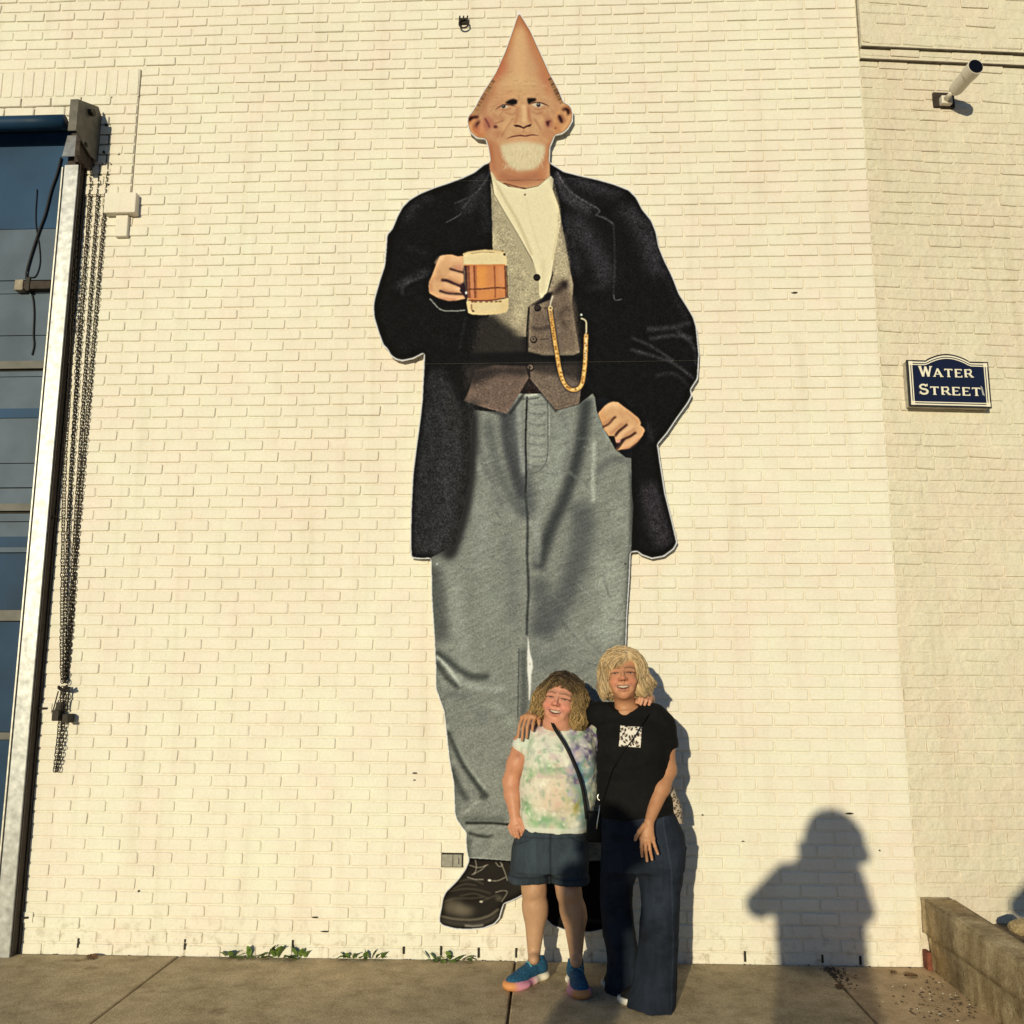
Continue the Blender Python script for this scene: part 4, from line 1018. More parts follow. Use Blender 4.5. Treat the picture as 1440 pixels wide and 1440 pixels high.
    pants = AB([(660, 960), (770, 960), (800, 1010), (810, 1030), (905, 1004), (960, 960), (975, 985), (1000, 1090), (1085, 1190)]) + A5([(1222, 470), (1225, 640), (1232, 690), (1222, 890), (1216, 1000), (1206, 1150), (1201, 1290)]) + [(878, 960), (874, 1020), (866, 1100), (858, 1190), (856, 1210), (760, 1215), (745, 1216)] + AQ([(780, 1315), (600, 1302), (428, 1292), (400, 1230), (380, 1120), (380, 1075), (280, 940), (275, 780), (270, 640), (230, 450), (205, 260), (175, 0)]) + A5([(360, 1400), (350, 1260), (350, 1000), (368, 917), (480, 860), (540, 600), (550, 350), (560, 290), (690, 300), (720, 240)])
    poly(pants, PA, .5)
    pm, psl = mask_poly(pants, .5); PM = np.zeros(CV.shape[:2], np.float32); PM[psl] = pm
    old = CLIP; CLIP = old*PM
    DK, LT = (74, 76, 70), (172, 174, 154)
    stroke(A5([(715, 270), (725, 400), (750, 520), (775, 640), (780, 740)]), 24, (84, 86, 84), 6, .85); stroke(A5([(620, 330), (640, 480), (700, 620), (760, 730)]), 15, (92, 94, 88), 6, .8)
    stroke(A5([(560, 300), (562, 420), (580, 560)]), 9, LT, 3, .8); stroke(A5([(600, 420), (640, 640), (740, 760)]), 12, (142, 145, 130), 5, .6)
    stroke(A5([(830, 250), (830, 420), (815, 520)]), 22, (150, 152, 136), 5, .8)
    stroke(A5([(930, 330), (920, 480), (870, 640)]), 24, (146, 149, 134), 6, .8)
    stroke(A5([(1035, 240), (1010, 430), (950, 640), (880, 800), (830, 960)]), 17, (58, 60, 58), 4.5, .95)
    stroke(A5([(1010, 680), (1020, 800), (985, 960), (930, 1100), (850, 1240)]), 30, (84, 86, 82), 8, .9)
    stroke(A5([(820, 1000), (850, 1100), (830, 1250)]), 26, (82, 84, 80), 7, .8)
    stroke(A5([(1068, 420), (1062, 560), (1062, 680)]), 5, (182, 184, 164), 2, .8); stroke(A5([(1110, 300), (1130, 420)]), 8, (160, 163, 146), 3, .8)
    stroke(A5([(1080, 560), (1130, 500), (1210, 500)]), 8, (92, 94, 88), 4, .8); stroke(A5([(1160, 680), (1170, 800)]), 20, (146, 149, 132), 7, .7)
    stroke(A5([(1130, 900), (1140, 1100), (1160, 1260)]), 34, (160, 163, 144), 9, .75); stroke(A5([(1090, 1180), (1100, 1280)]), 20, (152, 156, 138), 7, .7)
    stroke(A5([(930, 1180), (1000, 1260)]), 3, (96, 98, 90), 1.5, .8); stroke(A5([(960, 1210), (1060, 1300)]), 3, (160, 163, 146), 2, .5)
    stroke(A5([(690, 300), (700, 420), (735, 560), (770, 660)]), 15, (66, 67, 66), 4, .9); stroke(A5([(745, 260), (755, 420), (770, 560)]), 7, (150, 151, 138), 2.5, .8)
    stroke(A5([(470, 980), (500, 1200), (540, 1420)]), 16, (152, 152, 138), 7, .6); stroke(A5([(690, 820), (720, 1000), (720, 1200)]), 14, (112, 113, 104), 6, .7); stroke(A5([(560, 620), (600, 800), (580, 960)]), 20, (146, 147, 134), 8, .6)
    stroke(A5([(540, 330), (590, 480), (680, 700)]), 10, (104, 105, 98), 4, .7); stroke(A5([(930, 300), (960, 420), (940, 560)]), 7, (112, 113, 105), 3, .6); stroke(A5([(860, 620), (840, 720), (812, 800)]), 8, (150, 151, 138), 3, .6)
    rq_ = random.Random(8)
    for i in range(90):
        u_, v_ = rq_.uniform(400, 1200), rq_.uniform(250, 1420); l_ = rq_.uniform(30, 110); an = rq_.choice([.5, -.5, .25, 1.2, -1.1])+rq_.uniform(-.3, .3)
        stroke(A5([(u_-l_/2*math.cos(an), v_-l_/2*math.sin(an)), (u_, v_+rq_.uniform(-8, 8)), (u_+l_/2*math.cos(an), v_+l_/2*math.sin(an))]), rq_.uniform(1, 3.2), rq_.choice([(104, 105, 96), (158, 159, 144), (96, 97, 90)]), rq_.uniform(.7, 1.6), rq_.uniform(.2, .5))
    for k_ in range(46): blob(728.0+.6*math.sin(k_), 905+k_*2.4, .7, .5, (84, 85, 78) if k_ % 2 else (160, 160, 146), .3, .7)
    stroke(A5([(1213, 480), (1226, 700), (1212, 980), (1200, 1280)]), 5, (92, 94, 86), 2, .7)
    stroke(A5([(784, 225), (778, 400), (780, 570), (776, 640)]), 2.6, (48, 49, 46), .7); stroke(A5([(805, 240), (800, 380), (800, 540)]), 4, (150, 152, 138), 1.2, .7)
    stroke(A5([(870, 240), (872, 400), (866, 500), (830, 550), (790, 560)]), 1, (92, 94, 86), .5); stroke(A5([(876, 240), (878, 400)]), .8, (165, 167, 150), .4)
    for yy in (260, 300, 345, 390, 430, 480, 520): stroke(A5([(785, yy), (830, yy+8), (868, yy+2)]), 2, (104, 106, 98), 1, .7)
    stroke(A5([(750, 222), (785, 228), (830, 222)]), 3, (186, 186, 164), .8); stroke(A5([(745, 240), (785, 244), (835, 238)]), 1.6, (86, 88, 82), .7)
    stroke(A5([(776, 640), (786, 760), (784, 900), (790, 1050), (784, 1160), (783, 1240)]), 3.2, (62, 64, 60), 1.3); stroke(A5([(810, 760), (830, 850), (826, 940)]), 9, (150, 152, 138), 3, .6)
    stroke(A5([(460, 960), (470, 1180), (520, 1400)]), 26, (142, 146, 128), 9, .5); stroke(A5([(395, 950), (410, 1100), (425, 1260)]), 20, (84, 85, 78), 6, .9)
    stroke(A5([(600, 1000), (640, 1100), (620, 1180)]), 20, (140, 144, 128), 8, .6)
    # knees and hem
    stroke(AP([(225, 585), (290, 625), (370, 690), (440, 725), (540, 725)]), 9, (70, 73, 66), 3, .95); stroke(AP([(222, 600), (300, 680), (370, 780)]), 4.5, (186, 188, 168), 1.5, .95); stroke(AP([(228, 640), (290, 730), (360, 795)]), 7, (66, 68, 60), 2.5, .9)
    stroke(AP([(350, 720), (420, 780), (540, 800), (640, 790)]), 7, (160, 163, 146), 3, .85); stroke(AP([(270, 840), (330, 830), (420, 850)]), 10, (106, 108, 98), 4, .7)
    stroke(AP([(720, 560), (715, 800), (712, 980)]), 1.4, (76, 78, 72), .7, .9); stroke(AP([(745, 560), (750, 850), (740, 1000)]), 10, (86, 88, 80), 3, .85)
    stroke(AP([(560, 880), (640, 960), (700, 1030)]), 11, (150, 153, 136), 4, .6); stroke(AP([(450, 900), (520, 1000)]), 14, (112, 115, 104), 6, .6)
    stroke(AP([(800, 560), (880, 640), (1000, 560)]), 22, (110, 113, 102), 8, .7); stroke(AP([(1060, 480), (1062, 640)]), 10, (140, 142, 128), 5, .5)
    stroke(AQ([(235, 120), (330, 330), (430, 500), (580, 690)]), 4.5, (170, 172, 152), 1.8, .9); stroke(AQ([(250, 170), (360, 430), (470, 600), (590, 760)]), 6, (58, 60, 54), 2.5, .95)
    stroke(AQ([(275, 500), (340, 660), (420, 790)]), 9, (72, 74, 66), 3, .85); stroke(AQ([(300, 660), (350, 800), (330, 900)]), 5, (110, 112, 100), 2, .7); stroke(AQ([(400, 890), (480, 820), (540, 790)]), 3, (152, 154, 136), 1.2, .8)
    blob(*AQ([(560, 750)])[0], 7, 5, (70, 72, 64), 2.5, .8); stroke(AQ([(620, 500), (680, 640), (700, 800)]), 14, (140, 142, 126), 6, .6)
    stroke(AQ([(400, 985), (520, 985), (640, 985), (800, 1000)]), 3.2, (40, 40, 34), 1.1); stroke(AQ([(380, 960), (520, 950), (760, 955)]), 7, (88, 90, 80), 3, .8)
    stroke(AQ([(430, 1070), (520, 1095), (600, 1105), (650, 1090)]), 4, (56, 56, 48), 1.4); stroke(AQ([(400, 1030), (520, 1050), (700, 1060)]), 8, (136, 138, 122), 3, .6)
    stroke(AQ([(440, 1110), (425, 1230), (440, 1290)]), 7, (96, 97, 86), 2.5, .8); stroke(AQ([(640, 1090), (700, 1200)]), 12, (140, 141, 124), 4, .6)
    stroke(AQ([(425, 1292), (600, 1303), (790, 1318)]), 1.5, (178, 178, 160), .5)
    # coat tail edge fading over the trouser
    stroke(A5([(548, 300), (545, 480), (530, 640), (500, 780), (455, 905)]), 16, (40, 39, 39), 5, 1.0)
    n = np.random.default_rng(5).standard_normal(CV.shape[:2]).astype(np.float32)
    n = blur(n, .45); n /= n.std(); n2 = blur(np.random.default_rng(6).standard_normal(CV.shape[:2]).astype(np.float32), 6); n2 /= n2.std()
    n3 = np.random.default_rng(12).standard_normal(CV.shape[:2]).astype(np.float32); sh_ = np.arange(CV.shape[1])
    n3 = np.stack([np.roll(n3[:, k], int(k*.45)) for k in sh_], 1); q3 = n3
    for _ in range(2):
        cs3 = np.cumsum(np.pad(q3, ((0, 0), (13, 12)), mode='wrap'), 1); q3 = (cs3[:, 25:]-cs3[:, :-25])[:, :CV.shape[1]]/25
    n3 = np.stack([np.roll(q3[:, k], -int(k*.45)) for k in sh_], 1); n3 = blur(n3, .8); n3 /= n3.std()
    CV[...] = np.clip(CV*(1+(0.035*n+0.012*n2+0.022*n3)[..., None]*PM[..., None]), 0, 1)
    CLIP = old
    # vest points and belt lie over the trouser top
    vl = [(668, 520), (700, 516), (738, 517), (744, 531), (713, 581.5), (690, 575), (655.5, 565)]; vr = [(744, 520), (800, 517), (818, 540), (814, 567.5), (782, 576.5), (745, 532)]
    poly([(700, 520), (800, 520), (792, 552), (745, 549), (712, 552)], (40, 32, 30), 1); poly([(733, 540), (745, 533), (762, 548), (757, 553), (733, 553)], (46, 35, 31), .6)
    stroke([(716, 583), (735, 556), (744, 538)], 4, (40, 38, 36), 1.6, .8); stroke([(783, 579), (768, 560), (748, 536)], 4, (44, 42, 40), 1.6, .8); stroke([(655, 568), (690, 578), (713, 585)], 4, (46, 45, 43), 1.8, .7)
    poly(vl, (112, 92, 78), .5); poly(vr, (116, 99, 82), .5)
    poly([(655, 515), (745, 515), (742, 528), (700, 526), (662, 545)], (44, 38, 35), 4.5, .9); poly([(745, 513), (825, 513), (822, 540), (790, 528), (752, 524)], (52, 45, 40), 4, .9)
    stroke([(660, 566), (690, 574.5), (712, 580)], .9, (150, 126, 106), .4, .6); stroke([(748, 534), (782, 575.5)], .9, (150, 130, 108), .4, .6); stroke([(784, 575.5), (813, 567)], .9, (150, 130, 108), .4, .5)
    for i in range(120):
        x_, y_ = rq_.uniform(662, 812), rq_.uniform(532, 574)
        if abs(x_-745) > (y_-520)*.62: blob(x_, y_, rq_.uniform(.8, 2.4), rq_.uniform(.6, 1.4), rq_.choice([(84, 68, 58), (140, 118, 100), (96, 80, 66)]), .7, .4)
    x, y = AB([(708, 854)])[0]; blob(x+.5, y+.8, 4.9, 4.9, (30, 26, 24), .6); blob(x, y, 3.7, 3.7, (118, 102, 84), .5); blob(x, y, 1.5, 1.5, (60, 50, 42), .4)
    stroke([(744, 514), (745, 531)], 1.6, (30, 27, 26), .6)
    # grey coat tail, softly losing its edge over the trouser
    poly(A5([(350, 150), (420, 120), (520, 300), (530, 420), (505, 640), (455, 860), (420, 905), (296, 908), (292, 780), (305, 600), (335, 400)]), (50, 49, 48), 7, .85)
    stroke(A5([(552, 250), (548, 400), (535, 560), (505, 720), (458, 880), (440, 915)]), 15, (40, 39, 38), 5.5, .9)
    # ---- coat light: lapels, shoulder, creases
    G1, G2 = (58, 55, 57), (78, 74, 76)
    def cs(P, wd, col, sig, al): stroke(P, wd, col, sig, al)
    cs(AB([(500, 75), (480, 180), (420, 230)]), 16, (52, 50, 51), 7, .7); cs(AB([(520, 60), (525, 150), (540, 300)]), 10, (40, 39, 40), 5, .8)
    cs(AB([(545, 60), (520, 110), (470, 160), (400, 190)]), 1.6, (86, 82, 82), .8, .7); cs(AB([(430, 215), (470, 165)]), 2, (78, 74, 74), 1, .6); cs(AB([(365, 268), (400, 250), (428, 232)]), 1.4, (84, 80, 80), .7, .7)
    cs(AB([(300, 150), (240, 190), (190, 260)]), 16, (46, 45, 46), 8, .7); cs(AB([(200, 370), (290, 390)]), 4, (44, 44, 45), 3, .6)
    cs(AB([(812, 70), (840, 140), (900, 190), (960, 215)]), 14, (66, 62, 65), 5, .85); cs(AB([(860, 85), (960, 120), (1080, 140)]), 18, (54, 51, 54), 8, .8)
    cs(AB([(815, 60), (850, 120), (900, 165), (985, 215), (972, 238)]), 1.7, (104, 98, 100), .8, .8); cs(AB([(972, 238), (1010, 250), (1045, 275)]), 1.6, (104, 98, 98), .8, .8)
    cs(AB([(890, 240), (930, 320), (990, 420), (1020, 520)]), 26, (54, 51, 54), 9, .8); cs(AB([(850, 230), (880, 380), (900, 480)]), 12, (42, 40, 42), 6, .8)
    cs(AB([(1045, 275), (1050, 420), (1045, 560)]), 1.4, (70, 67, 68), .8, .7); cs(AB([(1045, 560), (1052, 582), (1080, 578)]), 1.1, (116, 110, 108), .5, .8)
    cs(AB([(1090, 200), (1150, 280), (1190, 380), (1230, 480)]), 22, (56, 53, 56), 9, .8); cs(AB([(1180, 230), (1215, 330), (1240, 420)]), 8, (70, 66, 69), 4, .6)
    cs(AB([(1250, 420), (1300, 540), (1350, 650)]), 14, (46, 44, 47), 6, .7); cs(AB([(940, 540), (1010, 520)]), 5, (44, 42, 43), 3, .7)
    cs(AB([(1180, 700), (1280, 692), (1360, 672)]), 6, (62, 59, 60), 2.6, .75); cs(AB([(1190, 738), (1300, 725), (1370, 738)]), 4, (66, 63, 65), 2, .8)
    cs(AB([(1120, 735), (1200, 770), (1290, 830)]), 3.4, (70, 67, 68), 1.8, .7); cs(AB([(1115, 782), (1220, 812), (1290, 840), (1380, 905)]), 3.6, (66, 63, 64), 1.8, .75); cs(AB([(1210, 890), (1290, 880), (1360, 940)]), 3.4, (54, 52, 53), 2, .7)
    cs(AB([(1300, 700), (1370, 770), (1380, 850)]), 4, (70, 67, 69), 2, .7); cs(AB([(1180, 1080), (1200, 1150)]), 8, (44, 42, 44), 4, .7)
    cs(AB([(300, 460), (230, 490), (160, 530)]), 7, (54, 53, 54), 3.5, .8); cs(AB([(290, 480), (200, 520), (190, 560)]), 3, (76, 74, 75), 1.6, .6)
    cs(AB([(300, 575), (345, 620), (400, 626), (445, 622)]), 1.4, (150, 150, 136), .5, .9)
    cs(A5([(380, 150), (370, 500), (350, 850)]), 30, (38, 38, 40), 9, .8); cs(A5([(470, 400), (450, 700), (410, 880)]), 20, (48, 47, 48), 8, .7)
    cs(A5([(1290, 600), (1330, 750), (1370, 860)]), 28, (56, 50, 54), 7, .8); cs(A5([(1240, 560), (1240, 860)]), 10, (14, 14, 15), 4, .8)
    cs(AB([(450, 640), (420, 780)]), 3, (40, 42, 40), 1.5, .6)
    # coat cloth grain, strongest where it is lit
    def rmask(P):
        m_, s_ = mask_poly(P, .5); o_ = np.zeros(CV.shape[:2], np.float32); o_[s_] = m_; return o_
    VM = rmask(AB([(547, 95), (560, 150), (752, 575), (822, 205), (882, 520), (908, 792), (912, 1002), (810, 1027), (706, 897), (614, 1042), (440, 990), (470, 820), (500, 730), (556, 400)]))
    yy_ = np.arange(CV.shape[0])[:, None]/PS+PY0
    cm = ins*(1-PM)*(1-VM)*((yy_ > 262) | (np.abs(np.arange(CV.shape[1])[None]/PS+PX0-731) > 48)).astype(np.float32)*(yy_ > 226)*(yy_ < 1200)*(CV.mean(-1) < .42)
    n = blur(np.random.default_rng(8).standard_normal(CV.shape[:2]).astype(np.float32), .7); n /= n.std(); n2 = blur(np.random.default_rng(9).standard_normal(CV.shape[:2]).astype(np.float32), 3); n2 /= n2.std()
    CV[...] = np.clip(CV*(1+(.13*n+.06*n2)[..., None]*cm[..., None]), 0, 1)
    VM = VM*(CV.mean(-1) < .72)
    CV[...] = np.clip(CV*(1+(.05*n+.02*n2)[..., None]*VM[..., None]), 0, 1)
    # ---- left hand with mug
    HS = (216, 166, 116)
    poly(A9([(345, 275), (400, 255), (500, 252), (570, 275), (650, 268), (662, 380), (655, 440), (650, 520), (655, 612), (600, 710), (640, 745), (690, 772), (682, 808), (560, 832), (450, 837), (320, 800), (215, 742), (208, 650), (212, 600), (245, 520), (290, 400)]), HS, .6)
    poly(A9([(640, 440), (660, 380), (700, 400), (720, 800), (690, 840), (600, 690), (610, 620), (655, 600)]), (52, 34, 38), .8)
    stroke(A9([(465, 430), (540, 450), (600, 468), (660, 480)]), 3.2, (62, 36, 34), .8); stroke(A9([(360, 570), (450, 585), (540, 625), (640, 660)]), 4.2, (62, 38, 38), .9); stroke(A9([(340, 708), (420, 735), (520, 748), (660, 752)]), 3.2, (60, 38, 38), .9)
    stroke(A9([(250, 560), (340, 545), (430, 520)]), 5, (194, 138, 94), 2, .6); stroke(A9([(420, 330), (520, 345), (640, 330)]), 5, (226, 172, 124), 2, .6); stroke(A9([(460, 500), (600, 540), (650, 550)]), 6, (222, 160, 112), 2, .6)
    stroke(A9([(220, 640), (235, 670), (240, 720)]), 4, (198, 146, 102), 1.5, .7); stroke(A9([(330, 640), (450, 670), (560, 690)]), 5, (220, 164, 118), 2, .7); blob(*A9([(575, 685)])[0], 3, 2.2, (224, 178, 140), .6); stroke(A9([(400, 800), (560, 810)]), 3, (196, 130, 96), 1.2, .6)
    blob(*A9([(590, 410)])[0], 6, 3.5, (206, 142, 112), 2, .7); blob(*A9([(430, 440)])[0], 5, 4, (210, 158, 108), 2, .6)
    poly(A9([(640, 240), (700, 215), (900, 190), (1080, 195), (1170, 212), (1195, 300), (1205, 480), (1216, 700), (1216, 930), (1190, 980), (1100, 1004), (900, 1018), (760, 1012), (705, 990), (682, 860), (700, 800), (660, 600), (650, 380)]), (222, 194, 138), .6)
    poly(A9([(650, 245), (900, 222), (1150, 232), (1188, 300), (1190, 372), (655, 378)]), (229, 206, 152), 1.2); stroke(A9([(740, 240), (880, 220), (1040, 225)]), 1.2, (140, 120, 84), .5, .8); stroke(A9([(640, 262), (700, 225), (900, 196), (1100, 200), (1165, 222)]), 1.0, (168, 142, 98), .5, .8)
    blob(*A9([(1165, 250)])[0], 1.7, 1.7, (52, 38, 30), .4); blob(*A9([(1140, 205)])[0], 1.2, .9, (110, 84, 60), .4)
    poly(A9([(652, 380), (1170, 374), (1190, 520), (1198, 680), (1192, 780), (1100, 810), (1000, 832), (740, 836), (690, 800), (668, 560)]), (206, 132, 78), .5)
    stroke(A9([(880, 400), (880, 560), (870, 680)]), 14, (226, 150, 74), 3.5, .9); stroke(A9([(1110, 400), (1130, 640)]), 6, (216, 142, 92), 2, .8); stroke(A9([(920, 740), (940, 810)]), 18, (220, 146, 78), 3, .7)
    for x_, w_, c_ in ((672, 4.4, (60, 42, 42)), (708, 3.4, (120, 70, 52)), (745, 2.4, (196, 128, 92)), (780, 2.6, (122, 66, 46)), (800, 1.6, (168, 100, 62)), (1036, 2.2, (152, 86, 54)), (1172, 2.4, (98, 62, 46)), (1192, 1.6, (70, 46, 38))):
        stroke(A9([(x_, 390), (x_+8, 600), (x_+14, 800)]), w_, c_, .7, .85)
    stroke(A9([(690, 690), (860, 688), (1050, 672), (1190, 676)]), 1.8, (112, 62, 42), .6); stroke(A9([(700, 830), (860, 836), (1000, 830), (1180, 800)]), 1.6, (96, 52, 40), .5)
    for x_ in (760, 800, 865, 940, 1000, 1060, 1110): blob(*A9([(x_, 852-abs(x_-860)*.03)])[0], 2.4, 1.1, (128, 72, 46), .5, .9)
    stroke(A9([(745, 880), (750, 940), (770, 975)]), 2, (150, 110, 78), .6, .9); blob(*A9([(770, 968)])[0], 1.7, 1.2, (70, 48, 36), .4); blob(*A9([(960, 930)])[0], 18, 6, (228, 204, 150), 2.5, .8)
    blob(*A9([(680, 735)])[0], 1.4, 2.2, (236, 226, 206), .4)
    for P, w_, cc in (([(480, 300), (560, 310), (640, 320)], 6, (230, 184, 136)), ([(500, 400), (580, 425), (640, 440)], 4, (186, 126, 92)), ([(470, 490), (560, 510), (640, 535)], 6, (230, 180, 132)), ([(450, 545), (520, 580), (620, 620)], 3, (176, 116, 84)), ([(390, 620), (470, 650), (560, 670)], 5, (228, 178, 130)), ([(380, 690), (450, 720), (540, 735)], 2.6, (170, 110, 82)), ([(350, 760), (450, 790), (600, 795)], 5, (226, 172, 130)), ([(330, 800), (450, 828), (560, 830)], 2.4, (160, 100, 74)), ([(300, 380), (340, 320), (400, 280)], 7, (232, 188, 140)), ([(240, 560), (230, 640), (232, 720)], 5, (184, 130, 92)), ([(330, 440), (340, 520), (320, 600)], 6, (198, 146, 102))):
        stroke(A9(P), w_, cc, 1.6, .65)
    # ---- right hand in the pocket
    poly(AH([(330, 180), (352, 340), (440, 560), (590, 830), (720, 930), (800, 940), (800, 600), (500, 180)]), (24, 24, 26), .6)
    poly(AH([(368, 372), (440, 290), (500, 245), (560, 225), (625, 232), (700, 290), (800, 365), (880, 430), (912, 490), (905, 520), (950, 560), (962, 590), (930, 660), (860, 740), (760, 815), (660, 830), (610, 845), (590, 825), (640, 760), (600, 745), (585, 700), (580, 660), (500, 655), (445, 575), (420, 510)]), (212, 162, 112), .6)
    stroke(AH([(425, 545), (500, 510), (560, 440), (600, 415)]), 3, (84, 50, 36), .9); stroke(AH([(585, 665), (630, 600), (700, 545), (740, 510)]), 3.8, (70, 40, 32), .9); stroke(AH([(600, 770), (690, 700), (780, 660), (850, 610)]), 3.4, (72, 42, 34), .9)
    poly(AH([(590, 825), (640, 755), (700, 700), (720, 690), (660, 780), (610, 840)]), (44, 30, 30), .8); blob(*AH([(625, 720)])[0], 3.2, 2.4, (206, 150, 128), .7)
    stroke(AH([(560, 260), (640, 330), (760, 430)]), 8, (222, 176, 124), 3, .7); stroke(AH([(400, 390), (480, 440)]), 7, (206, 150, 98), 2.5, .7); stroke(AH([(700, 600), (830, 520)]), 5, (222, 172, 122), 2, .7); stroke(AH([(760, 740), (860, 660)]), 4, (218, 166, 118), 1.6, .7)
    stroke(AH([(650, 540), (720, 480), (760, 450)]), 3, (190, 136, 92), 1.4, .6)
    for P, w_, cc in (([(460, 310), (540, 262), (620, 275)], 7, (230, 186, 136)), ([(420, 500), (480, 480), (540, 440)], 4, (180, 122, 84)), ([(470, 580), (560, 520), (640, 430)], 7, (226, 178, 126)), ([(520, 640), (600, 570), (680, 500)], 3.4, (178, 120, 84)), ([(610, 690), (700, 610), (800, 520)], 6, (228, 182, 134)), ([(690, 660), (780, 610), (840, 560)], 3, (182, 126, 90)), ([(680, 800), (780, 740), (880, 650)], 5, (226, 176, 130)), ([(690, 820), (800, 790), (900, 690)], 2.6, (166, 108, 78)), ([(720, 340), (820, 420), (890, 490)], 5, (190, 138, 96)), ([(640, 330), (720, 420)], 8, (204, 152, 106))):
        stroke(AH(P), w_, cc, 1.7, .65)
    # ---- watch chain
    ch = AV([(465, 335), (452, 375), (440, 440), (452, 520), (470, 640), (488, 760), (505, 860), (520, 950), (545, 1040), (580, 1100), (630, 1130), (680, 1118), (712, 1070), (728, 980), (738, 880), (742, 760), (745, 660), (748, 575), (735, 540), (700, 525)])
    stroke(ch[2:18], 7.6, (30, 25, 20), .8, .8); stroke(ch[2:17], 5.6, (206, 156, 84), .5); stroke(ch[:4], 2.0, (200, 188, 160), .4); stroke(ch[14:], 2.0, (206, 190, 150), .4)
    q_ = np.array(ch[2:17]); tt = np.linspace(0, len(q_)-1.001, 74)
    for k, t_ in enumerate(tt):
        i = int(t_); p_ = q_[i]*(1-(t_-i))+q_[i+1]*(t_-i); blob(p_[0]+rr.uniform(-1.2, 1.2), p_[1], 1.6, 1.0, rr.choice([(236, 196, 124), (242, 208, 140), (150, 102, 50), (120, 78, 40)]), .35, .9, rr.uniform(0, 3))
    blob(*AV([(445, 440)])[0], 3.2, 3.4, (214, 186, 130), .5); blob(*AV([(445, 440)])[0], 1.3, 1.4, (70, 52, 40), .4); blob(*AV([(705, 496)])[0], 1.4, 1.6, (230, 224, 206), .4)
    # ---- shoes
    SH = (42, 37, 30)
    poly(AS([(590, 478), (925, 490), (1060, 600), (1060, 760), (960, 815), (890, 840), (862, 900), (845, 960), (800, 1010), (700, 1045), (500, 1050), (370, 1025), (345, 990), (360, 900), (372, 800), (400, 740), (500, 645), (560, 560)]), SH, .6)
    blob(*AS([(480, 880)])[0], 14, 9, (118, 106, 82), 5, .75); blob(*AS([(560, 905)])[0], 13, 8, (128, 114, 90), 5, .7); blob(*AS([(430, 860)])[0], 8, 9, (92, 82, 64), 4, .7); blob(*AS([(620, 800)])[0], 14, 8, (34, 29, 23), 4, .8)
    for P in ([(380, 830), (480, 800), (600, 800), (720, 790)], [(430, 740), (560, 720), (680, 730), (780, 760)], [(460, 720), (560, 680), (660, 690)], [(500, 660), (620, 640), (720, 680)], [(690, 830), (760, 800), (840, 770)], [(520, 780), (640, 760), (760, 800)]):
        stroke(AS(P), 1.5, (96, 86, 68), .9, .7)
    stroke(AS([(355, 950), (480, 975), (640, 980), (760, 950), (850, 890)]), 3.4, (108, 98, 78), 1, .85); stroke(AS([(350, 985), (480, 1015), (650, 1018), (780, 985), (848, 930)]), 7, (70, 64, 54), 1.6, .9); stroke(AS([(560, 1030), (640, 1034), (720, 1026)]), 3, (150, 142, 122), 1.2, .8)
    for P in ([(650, 470), (660, 540), (640, 600)], [(600, 520), (680, 540), (760, 515)], [(620, 600), (700, 560), (740, 520)], [(580, 620), (650, 640), (720, 640)], [(820, 495), (850, 530), (880, 520), (860, 495)], [(870, 510), (900, 580), (922, 652)], [(770, 650), (840, 650), (910, 620)], [(820, 750), (880, 735), (920, 750), (870, 830)]):
        stroke(AS(P), 1.3, (146, 136, 114), .5, .85)
    blob(*AS([(770, 648)])[0], 2.4, 1.6, (190, 182, 160), .6); blob(*AS([(700, 828)])[0], 2.6, 1.4, (166, 156, 132), .6); blob(*AS([(850, 800)])[0], 5, 4, (96, 88, 70), 2, .7)
    stroke(AS([(940, 780), (1050, 660)]), 10, (44, 40, 32), 3, .8)
    poly([(745, 1216), (856, 1210), (870, 1260), (868, 1290), (850, 1308), (800, 1308), (772, 1296), (742, 1250)], (22, 19, 16), .8); stroke([(800, 1290), (845, 1296)], 4, (60, 54, 44), 1.5, .8)
    for sg_, am_ in ((1.1, .55), (6.0, .28)):
        CV[...] = np.clip(CV+am_*(CV-blur(CV, sg_))*CLIP[..., None], 0.015, 1)
    # gap between the legs shows the white sheet
    CLIP = None
    poly([(742.4, 892), (744, 905), (745.4, 918), (749, 930), (749.3, 938), (747, 950), (746.6, 968), (745, 984), (743.6, 985), (743.4, 965), (741.6, 945), (741.2, 925), (742, 908)], (238, 233, 214), .35)
    blob(745.3, 934, .8, 1.2, (150, 130, 90), .3)
    # screw heads and sheet joints are seen as pale dots and lines
    for x_, y_, c_ in ((614.5, 793, (220, 215, 200)), (879.5, 793, (30, 30, 28)), (731, 12, (60, 52, 44))): blob(x_, y_, 1.3, 1.3, c_, .3)
    grain(.012, .5, None, 21)
paint_print()

# resample the print from photograph pixels to the plane of the board
MY = -0.046
mx0, mz0, mx1, mz1 = -1.16, 0.10, 1.00, 5.86
TW, TH = 1080, 2880
XX, ZZ = np.meshgrid(mx0+(np.arange(TW)+.5)/TW*(mx1-mx0), mz0+(np.arange(TH)+.5)/TH*(mz1-mz0))
dX, dY, dZ = XX-CAM[0], MY-CAM[1], ZZ-CAM[2]
zc = dX*_f[0]+dY*_f[1]+dZ*_f[2]
pxs = (720+F_PX*(dX*_r2[0]+dY*_r2[1]+dZ*_r2[2])/zc-PX0)*PS-.5
pys = (720-F_PX*(dX*_u2[0]+dY*_u2[1]+dZ*_u2[2])/zc-PY0)*PS-.5
xi = np.clip(np.floor(pxs).astype(int), 0, PW*PS-2); yi = np.clip(np.floor(pys).astype(int), 0, PH*PS-2)
fx = np.clip(pxs-xi, 0, 1)[..., None]; fy = np.clip(pys-yi, 0, 1)[..., None]
